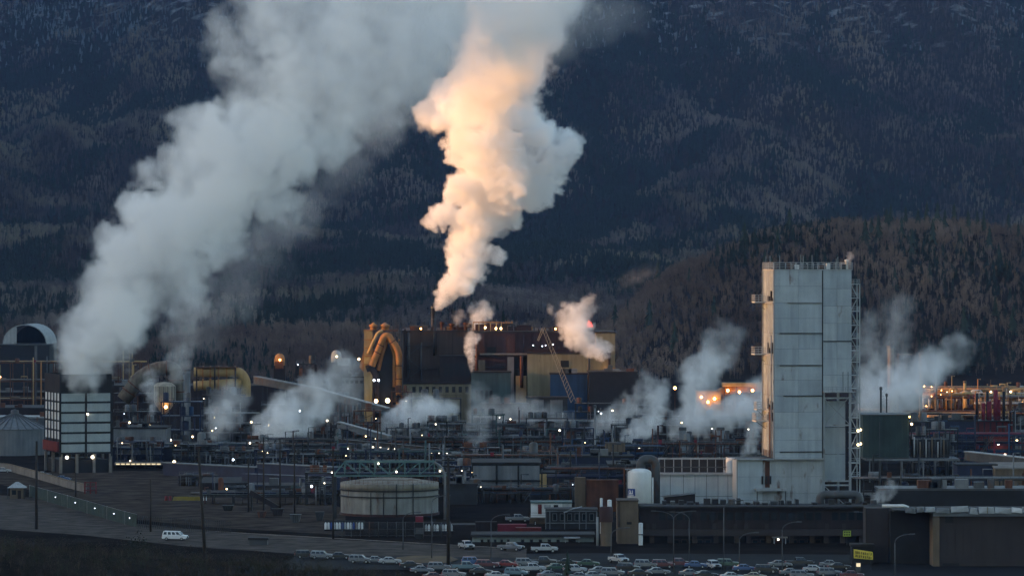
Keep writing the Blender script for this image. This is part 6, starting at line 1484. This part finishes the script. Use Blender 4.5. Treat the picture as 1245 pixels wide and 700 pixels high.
pipe_rack('golden lit pipe rack crossing before the tall golden rack', 1126, 1270, 484, 1700, 7, 2, 6, 7, RUST, [YELLOW, ORANGE, TAN, YELLOW, LGREY], zmin=6, rad_=(.25, .7), lamps=14, lampm=[LAMPO, LAMPO, LAMPY], lr=.55, seed=64)
t = Th('golden_pipe_maze', 'maze of golden upright pipes and elbows above the round basin', 'pipework', 1180, 1715)
rr = random.Random(6)
for k in range(26):
    u = 1122 + k * 5.2 + rr.uniform(-2, 2); v = rr.uniform(472, 486); w = rr.uniform(4, 12); t.pipe('pipe', [(u, 496, rr.uniform(-4, 4)), (u, v, 0), (u + w, v, 0), (u + w, v + rr.uniform(3, 14), 0)], rr.uniform(.35, .85), rr.choice([YELLOW, ORANGE, TAN, LGREY, YELLOW]), 8, bend=1.2)
for k in range(10): t.lamp(1126 + k * 13 + rr.uniform(-4, 4), rr.uniform(474, 494), -6, rr.choice([LAMPO, LAMPO, LAMPY]), rr.uniform(.2, .45))
B().box(t.X(1120), t.X(1262), 2, 3, 0, t.Z(492)).build('back_wall', RUST, t.o)
# ------------------------------------------------------------------ steam and smoke: real volumes
def steam_nodes():
    g = bpy.data.node_groups.new('steam', 'GeometryNodeTree')
    def sock(n, t, io, dv=None):
        s = g.interface.new_socket(n, in_out=io, socket_type=t)
        if dv is not None: s.default_value = dv
    sock('Geometry', 'NodeSocketGeometry', 'INPUT')
    for nm, dv in (('Warp', 0.5), ('Scale', 1.0), ('Rough', 0.5), ('Density', 0.1), ('Soft', 0.35), ('Voxel', 0.6)):
        sock(nm, 'NodeSocketFloat', 'INPUT', dv)
    sock('Min', 'NodeSocketVector', 'INPUT'); sock('Max', 'NodeSocketVector', 'INPUT'); sock('Material', 'NodeSocketMaterial', 'INPUT')
    sock('Geometry', 'NodeSocketGeometry', 'OUTPUT')
    N, L = g.nodes, g.links
    I = N.new('NodeGroupInput'); O = N.new('NodeGroupOutput')
    def math_(op, a, b=None, c=None):
        q = N.new('ShaderNodeMath'); q.operation = op
        for k, x in enumerate((a, b, c)):
            if x is None: continue
            if isinstance(x, (int, float)): q.inputs[k].default_value = x
            else: L.new(x, q.inputs[k])
        return q.outputs[0]
    def vm(op, a, b=None, scale=None):
        q = N.new('ShaderNodeVectorMath'); q.operation = op
        for k, x in enumerate((a, b)):
            if x is None: continue
            if isinstance(x, tuple): q.inputs[k].default_value = x
            else: L.new(x, q.inputs[k])
        if scale is not None:
            if isinstance(scale, (int, float)): q.inputs['Scale'].default_value = scale
            else: L.new(scale, q.inputs['Scale'])
        return q.outputs['Value'] if op in ('LENGTH', 'DISTANCE') else q.outputs['Vector']
    def noise(vec, det, rough, out='Fac', ntype=None):
        t = N.new('ShaderNodeTexNoise'); t.inputs['Scale'].default_value = 1.0; t.inputs['Detail'].default_value = det; t.inputs['Roughness'].default_value = rough
        L.new(vec, t.inputs['Vector']); return t.outputs[out]
    pos = N.new('GeometryNodeInputPosition').outputs[0]
    sp = vm('SCALE', pos, scale=I.outputs['Scale'])              # noise space
    near = N.new('GeometryNodeSampleNearest'); near.domain = 'POINT'
    L.new(I.outputs[0], near.inputs['Geometry'])
    def samp(kind, name=None):
        s = N.new('GeometryNodeSampleIndex'); s.data_type = kind; s.domain = 'POINT'
        L.new(I.outputs[0], s.inputs['Geometry']); L.new(near.outputs[0], s.inputs['Index'])
        if name:
            a = N.new('GeometryNodeInputNamedAttribute'); a.data_type = kind; a.inputs['Name'].default_value = name; L.new(a.outputs[0], s.inputs['Value'])
        else:
            L.new(N.new('GeometryNodeInputPosition').outputs[0], s.inputs['Value'])
        return s.outputs[0]
    # first look-up gives the local radius; the warp is in units of it
    warp = vm('SUBTRACT', noise(sp, 2.0, 0.5, 'Color'), (0.5, 0.5, 0.5))
    wv = vm('SCALE', warp, scale=math_('DIVIDE', math_('MULTIPLY', I.outputs['Warp'], 2.0), I.outputs['Scale']))
    p2 = vm('ADD', pos, wv)
    L.new(p2, near.inputs['Sample Position'])
    cpos = samp('FLOAT_VECTOR'); r = samp('FLOAT', 'rad'); dn = samp('FLOAT', 'dens')
    dist = math_('DIVIDE', vm('DISTANCE', p2, cpos), r)
    # billows: rounded cells at two sizes, and fine fractal erosion
    wn_ = noise(vm('SCALE', sp, scale=1.9), 2.0, 0.5, 'Color')
    def vor(scale):
        t = N.new('ShaderNodeTexVoronoi'); t.feature = 'F1'; t.inputs['Scale'].default_value = scale
        L.new(vm('ADD', sp, vm('SCALE', wn_, scale=0.7)), t.inputs['Vector']); return t.outputs['Distance']
    bil = math_('ADD', math_('MULTIPLY', vor(1.15), 0.62), math_('MULTIPLY', vor(2.9), 0.38))
    fine = math_('SUBTRACT', noise(vm('SCALE', sp, scale=2.2), 5.0, 0.66), 0.5)
    e = math_('ADD', dist, math_('MULTIPLY', math_('ADD', math_('MULTIPLY', math_('SUBTRACT', bil, 0.56), 1.0), math_('MULTIPLY', fine, 1.9)), I.outputs['Rough']))
    mr = N.new('ShaderNodeMapRange'); mr.interpolation_type = 'SMOOTHSTEP'
    L.new(e, mr.inputs['Value']); L.new(math_('SUBTRACT', 1.0, I.outputs['Soft']), mr.inputs['From Min']); mr.inputs['From Max'].default_value = 1.0
    mr.inputs['To Min'].default_value = 1.0; mr.inputs['To Max'].default_value = 0.0
    patch = N.new('ShaderNodeMapRange'); L.new(noise(vm('SCALE', sp, scale=0.8), 2.0, 0.6), patch.inputs['Value'])
    patch.inputs['From Min'].default_value = 0.33; patch.inputs['From Max'].default_value = 0.6; patch.inputs['To Min'].default_value = 0.12
    dens = math_('MULTIPLY', math_('MULTIPLY', math_('MULTIPLY', mr.outputs[0], dn), patch.outputs[0]), I.outputs['Density'])
    vc = N.new('GeometryNodeVolumeCube')
    L.new(dens, vc.inputs['Density']); L.new(I.outputs['Min'], vc.inputs['Min']); L.new(I.outputs['Max'], vc.inputs['Max'])
    ext = N.new('ShaderNodeSeparateXYZ'); L.new(vm('SUBTRACT', I.outputs['Max'], I.outputs['Min']), ext.inputs[0])
    for ax in 'XYZ':
        f2i = N.new('FunctionNodeFloatToInt'); L.new(math_('DIVIDE', ext.outputs[ax], I.outputs['Voxel']), f2i.inputs[0]); L.new(f2i.outputs[0], vc.inputs['Resolution ' + ax])
    sm = N.new('GeometryNodeSetMaterial'); L.new(vc.outputs[0], sm.inputs['Geometry']); L.new(I.outputs['Material'], sm.inputs['Material'])
    L.new(sm.outputs[0], O.inputs[0])
    return g
STEAM = steam_nodes()
def steam_mat(name, c, g=0.15):
    if name in MATS: return MATS[name]
    m = bpy.data.materials.new(name); m.use_nodes = True
    n, l = m.node_tree.nodes, m.node_tree.links; n.remove(n['Principled BSDF'])
    v = n.new('ShaderNodeVolumePrincipled'); v.inputs['Color'].default_value = (*c, 1); v.inputs['Density'].default_value = 1.0
    v.inputs['Anisotropy'].default_value = g
    l.new(v.outputs[0], n['Material Output'].inputs['Volume'])
    MATS[name] = m; return m
SOCK = {s.name: s.identifier for s in STEAM.interface.items_tree if s.in_out == 'INPUT'}
def steam(name, label, path, d, puffs=(), dens=0.12, warp=0.35, rough=0.5, soft=0.3, voxel=0.6, cells=1.0, m=None, drift=0.0, seed=0, cat='steam', group=None):
    """path: (photo column, photo row, radius in photo pixels, relative density); drift: metres of depth per point"""
    s = FPX / d; P, RR, DD = [], [], []
    pts = [(Vector((gx(p_[0], d + (p_[4] if len(p_) > 4 else 0)), d + (p_[4] if len(p_) > 4 else 0), gz(p_[1], d + (p_[4] if len(p_) > 4 else 0)))), p_[2] / s, p_[3]) for p_ in path]
    base = pts[0][0].copy()
    # Catmull-Rom through the points, resampled closely, with side puffs
    rr = random.Random(seed or len(label)); fine = []
    for k in range(len(pts) - 1):
        a, b, c, e = pts[max(k - 1, 0)], pts[k], pts[k + 1], pts[min(k + 2, len(pts) - 1)]
        n = max(3, int((c[0] - b[0]).length / (0.22 * min(b[1], c[1]))))
        for t in range(n):
            t /= n; t2, t3 = t * t, t * t * t
            p = 0.5 * ((2 * b[0]) + (c[0] - a[0]) * t + (2 * a[0] - 5 * b[0] + 4 * c[0] - e[0]) * t2 + (3 * b[0] - a[0] - 3 * c[0] + e[0]) * t3)
            fine.append((p, b[1] + (c[1] - b[1]) * t, b[2] + (c[2] - b[2]) * t))
    # fill the stream with puffs of a fraction of its width, scattered off its axis
    fill = 0.46
    for k, (p, r, q) in enumerate(fine):
        tg = (fine[min(k + 1, len(fine) - 1)][0] - fine[max(k - 1, 0)][0]).normalized(); e = tg.orthogonal().normalized(); g = tg.cross(e)
        step = (fine[min(k + 1, len(fine) - 1)][0] - p).length or 0.1
        n = max(2, int(round(step / r * 30)))
        for j in range(n):
            a_ = rr.uniform(0, 6.28318); h = math.sqrt(rr.random()); pr_ = r * fill * rr.uniform(.8, 1.25); off = h * max(0.0, r * 1.02 - pr_)
            P.append(p + (e * math.cos(a_) + g * math.sin(a_)) * off + tg * rr.uniform(-.5, .5) * step - base); RR.append(pr_); DD.append(q * (1.15 - .45 * h) * rr.uniform(.8, 1.1))
    for u, v, r, q, dy in puffs:
        c = Vector((gx(u, d), d + dy, gz(v, d))) - base; r /= s
        for j in range(26):
            w = Vector((rr.gauss(0, 1), rr.gauss(0, 1), rr.gauss(0, 1))).normalized() * (rr.random() ** .5) * r * .62
            P.append(c + w); RR.append(r * rr.uniform(.36, .52)); DD.append(q * rr.uniform(.7, 1.1))
    me = bpy.data.meshes.new(name); me.from_pydata([tuple(p) for p in P], [], [])
    for nm, dat in (('rad', RR), ('dens', DD)):
        at = me.attributes.new(nm, 'FLOAT', 'POINT'); at.data.foreach_set('value', np.array(dat, dtype=np.float32))
    o = link(name, me); o.location = base; tag(o, label, cat, group, 'stuff')
    A = np.array([tuple(p) for p in P]); Rm = np.array(RR)[:, None] * 1.3
    mn, mx = (A - Rm).min(0), (A + Rm).max(0)
    mod = o.modifiers.new('steam', 'NODES'); mod.node_group = STEAM
    rm = float(np.median(RR)) / 0.46
    for k, x in (('Warp', warp), ('Scale', cells / rm), ('Rough', rough), ('Density', dens), ('Soft', soft), ('Voxel', voxel)): mod[SOCK[k]] = float(x)
    mod[SOCK['Min']] = [float(x) for x in mn]; mod[SOCK['Max']] = [float(x) for x in mx]; mod[SOCK['Material']] = m or steam_mat('white_steam', (0.993, 0.993, 0.993), 0.0)
    return o


steam('steam_plume', 'tall sunlit cream plume billowing up from the thin dark stack', [
    (532, 373, 6, 1.6), (545, 356, 17, 1.4), (564, 328, 28, 1.2), (574, 298, 32, 1.1), (577, 272, 36, 1.1), (588, 246, 46, 1.05), (604, 218, 62, 1), (612, 190, 74, .95),
    (608, 160, 76, .9), (592, 134, 70, .8), (598, 104, 58, .65, -10), (612, 70, 54, .42, -50), (624, 36, 60, .28, -92), (636, 2, 68, .17, -124), (652, -34, 80, .1, -140), (668, -70, 84, .06, -150)], 1432,
    puffs=[(523, 270, 11, 1, 0), (534, 264, 15, 1, 0), (546, 260, 18, 1, 0), (545, 130, 34, .8, 2), (525, 142, 22, .8, 4), (670, 190, 36, .8, -3), (688, 178, 24, .7, 0), (655, 232, 30, .8, 3), (560, 235, 26, .9, -6), (640, 150, 34, .7, 0), (560, 345, 16, 1.2, -3), (598, 312, 16, 1, 2)],
    dens=0.62, warp=0.45, rough=1.1, soft=0.13, voxel=0.6, cells=1.0, seed=1)
steam('steam_plume', 'broad grey plume leaning away from the louvred cooling tower', [
    (92, 460, 34, 1.4), (98, 446, 42, 1.3), (114, 414, 54, 1.15), (138, 372, 62, 1.0), (172, 328, 72, .95), (216, 276, 84, .9), (262, 224, 96, .8), (312, 172, 104, .62),
    (362, 122, 112, .48), (412, 72, 124, .34), (462, 26, 136, .25), (520, -20, 144, .2), (586, -64, 144, .16)], 1172,
    puffs=[(175, 215, 26, .8, 0), (160, 250, 30, .9, 3), (300, 30, 50, .35, 0), (290, 80, 40, .35, 0), (340, 0, 70, .4, 0), (340, 240, 40, .6, 0), (400, 170, 50, .5, 0)],
    dens=0.24, warp=0.5, rough=1.15, soft=0.36, voxel=0.75, cells=1.0, seed=2)
THIN = steam_mat('thin_steam', (0.985, 0.988, 0.993), 0.0)
for lab, path, d, kw in [
    ('veil of thin smoke drifting over the sky end of both plumes', [(440, 120, 50, .6), (500, 70, 70, .8), (590, 30, 90, .8), (690, 10, 70, .7), (760, -20, 60, .5)], 1290, dict(dens=.018, rough=.9, soft=.6, voxel=1.6)),
    ('ragged smoke veil hanging below the broad grey plume', [(250, 420, 26, .5), (270, 370, 36, .6), (310, 315, 44, .7), (345, 265, 44, .8), (380, 220, 40, .6)], 1240, dict(dens=.022, rough=1.0, soft=.65, voxel=1.1)),
    ('ragged grey smoke filling the gap between the two big plumes', [(400, 190, 50, .8), (440, 150, 56, 1), (480, 105, 56, 1), (500, 60, 56, 1), (520, 20, 56, .9), (560, -20, 60, .7)], 1300, dict(dens=.02, rough=1.1, soft=.6, voxel=1.2)),
    ('blue grey steam rising from the weathered elbow duct into the big plume', [(214, 462, 12, 1), (216, 440, 18, .9), (222, 405, 24, .7), (232, 365, 28, .5), (240, 325, 30, .35)], 1255, dict(dens=.07, rough=.9, soft=.5, voxel=.8)),
    ('thin steam wisp beside the ribbed hopper', [(184, 505, 5, 1), (186, 485, 8, 1), (181, 470, 10, .8), (186, 452, 12, .5)], 1235, dict(dens=.16, rough=.9, soft=.5, voxel=.5)),
    ('pale steam cloud hanging over the grey steel frame', [(262, 530, 16, .8), (268, 510, 26, 1), (278, 488, 26, .7), (290, 470, 20, .4)], 1255, dict(dens=.11, rough=.9, soft=.5, voxel=.7)),
    ('bluish steam cloud behind the three slim poles', [(318, 540, 18, 1), (335, 520, 30, 1), (362, 500, 30, .9), (388, 480, 28, .6), (410, 462, 24, .35), (430, 440, 20, .2)], 1215, dict(dens=.2, rough=.85, soft=.4, voxel=.7)),
    ('grey smoke veil over the inclined conveyors', [(400, 500, 20, .6), (420, 480, 26, .8), (430, 462, 22, .5), (400, 440, 24, .3)], 1260, dict(dens=.03, rough=.9, soft=.6, voxel=.8)),
    ('white steam bank rolling along before the olive wall of the smelter', [(466, 520, 10, 1.2), (484, 508, 18, 1.1), (505, 500, 22, 1), (528, 498, 20, .8), (552, 496, 18, .5)], 1275, dict(dens=.22, rough=.85, soft=.38, voxel=.6)),
    ('low grey steam along the foot of the teal block', [(575, 512, 16, .7), (600, 502, 22, .9), (640, 500, 22, .8), (670, 508, 16, .7), (700, 512, 12, .5)], 1312, dict(dens=.055, rough=.9, soft=.55, voxel=.7)),
    ('thin blue steam column below the corner of the teal block', [(578, 556, 8, .8), (580, 535, 14, .9), (582, 510, 18, .8), (578, 485, 16, .6), (585, 465, 14, .3)], 1220, dict(dens=.07, rough=.9, soft=.5, voxel=.55)),
    ('slim white wisp before the maroon gallery', [(573, 452, 2, 1.4), (573, 436, 5, 1.4), (571, 420, 8, 1), (578, 406, 10, .6)], 1395, dict(dens=.3, rough=.8, soft=.4, voxel=.45)),
    ('sunlit puff over the smelter roof frame', [(582, 397, 8, 1.2), (580, 386, 13, 1), (587, 377, 13, .8), (592, 368, 10, .4)], 1432, dict(dens=.25, rough=.85, soft=.3, voxel=.5)),
    ('white steam puff beside the red flare flame', [(742, 424, 7, 1.2), (728, 424, 13, 1.2), (712, 415, 17, 1.1), (702, 402, 22, 1), (698, 388, 20, .8), (712, 374, 14, .5), (724, 368, 9, .4)], 1398, dict(dens=.24, rough=.85, soft=.28, voxel=.5)),
    ('small loose puff above the crane tip', [(668, 378, 6, .8), (672, 375, 8, .7)], 1400, dict(dens=.12, rough=.9, soft=.5, voxel=.45)),
    ('thin vapour above the smelter roof vents', [(556, 395, 5, .8), (556, 386, 8, .8), (562, 378, 8, .5)], 1428, dict(dens=.12, rough=.9, soft=.5, voxel=.45)),
    ('grey steam cloud at the foot of the black block', [(722, 522, 10, 1), (740, 510, 16, 1), (760, 498, 18, .8), (782, 478, 16, .6), (792, 455, 12, .4)], 1300, dict(dens=.13, rough=.9, soft=.5, voxel=.6)),
    ('white steam jet before the dark frame beside the flues', [(757, 534, 7, 1.2), (772, 526, 13, 1.1), (790, 512, 17, 1), (800, 490, 16, .7), (798, 465, 14, .4)], 1180, dict(dens=.24, rough=.85, soft=.36, voxel=.5)),
    ('tall blue grey steam column beside the thick grey flue', [(818, 528, 12, 1), (836, 510, 22, 1), (846, 490, 26, 1), (850, 466, 28, .9), (862, 440, 26, .6), (880, 415, 24, .3), (890, 395, 18, .15)], 1200, dict(dens=.16, rough=.85, soft=.45, voxel=.7)),
    ('long bluish steam bank drifting to the tower', [(838, 516, 14, 1), (868, 508, 18, 1), (896, 500, 24, 1), (918, 488, 26, .9), (930, 468, 22, .5)], 1190, dict(dens=.18, rough=.85, soft=.4, voxel=.65)),
    ('small white steam jet at the tower foot', [(903, 556, 5, 1.2), (910, 545, 9, 1.1), (916, 528, 12, .9), (922, 508, 13, .5)], 1060, dict(dens=.16, rough=.85, soft=.4, voxel=.45)),
    ('broad blue grey steam bank drifting behind the tower towards the golden racks', [(1052, 485, 26, 1), (1078, 478, 34, 1), (1106, 464, 32, 1), (1130, 446, 28, .8), (1156, 428, 24, .5), (1180, 415, 20, .2)], 1210, dict(dens=.15, rough=.85, soft=.45, voxel=.75)),
    ('faint steam column rising past the sunlit ochre stack', [(1070, 450, 24, .8), (1084, 418, 22, .7), (1092, 386, 22, .6), (1086, 360, 18, .3)], 1250, dict(dens=.06, rough=.9, soft=.6, voxel=.75)),
    ('blue grey steam standing close behind the tower edge', [(1052, 470, 14, .9), (1054, 440, 18, .9), (1056, 405, 16, .6), (1060, 378, 14, .3)], 1080, dict(dens=.09, rough=.9, soft=.55, voxel=.6)),
    ('small steam puff on the roof edge by the arched duct', [(1062, 614, 5, 1.2), (1068, 605, 9, 1), (1080, 597, 10, .8), (1088, 586, 9, .4)], 905, dict(dens=.18, rough=.9, soft=.4, voxel=.4)),
    ('tiny vapour puff on the tower roof vent', [(1032, 318, 3, 1.2), (1033, 312, 5, 1), (1034, 306, 4, .5)], 992, dict(dens=.25, rough=.8, soft=.4, voxel=.35)),
    ('thin smoke shreds over the wooded valley', [(755, 345, 8, .6), (775, 335, 12, .7), (800, 325, 10, .4)], 1500, dict(dens=.02, rough=1.0, soft=.6, voxel=.8))]:
    kw['dens'] *= 1.7; steam('steam_cloud', lab, [(u, v, r * 1.15, q) for u, v, r, q in path], d, m=THIN, warp=.45, cells=1.0, **kw)
# ------------------------------------------------------------------ air between the plant and the mountain
def haze():
    m = bpy.data.materials.new('evening_air'); m.use_nodes = True
    n, l = m.node_tree.nodes, m.node_tree.links; n.remove(n['Principled BSDF'])
    v = n.new('ShaderNodeVolumePrincipled'); v.inputs['Color'].default_value = (0.30, 0.52, 1.0, 1); v.inputs['Density'].default_value = 2.2e-5
    v.inputs['Anisotropy'].default_value = 0.0
    l.new(v.outputs[0], n['Material Output'].inputs['Volume'])
    o = B().box(-9600, 9600, -4400, 14400, -30, 1500).build('haze', m)
    return tag(o, 'thin blue evening haze filling the valley air', 'haze', kind='stuff')
haze()
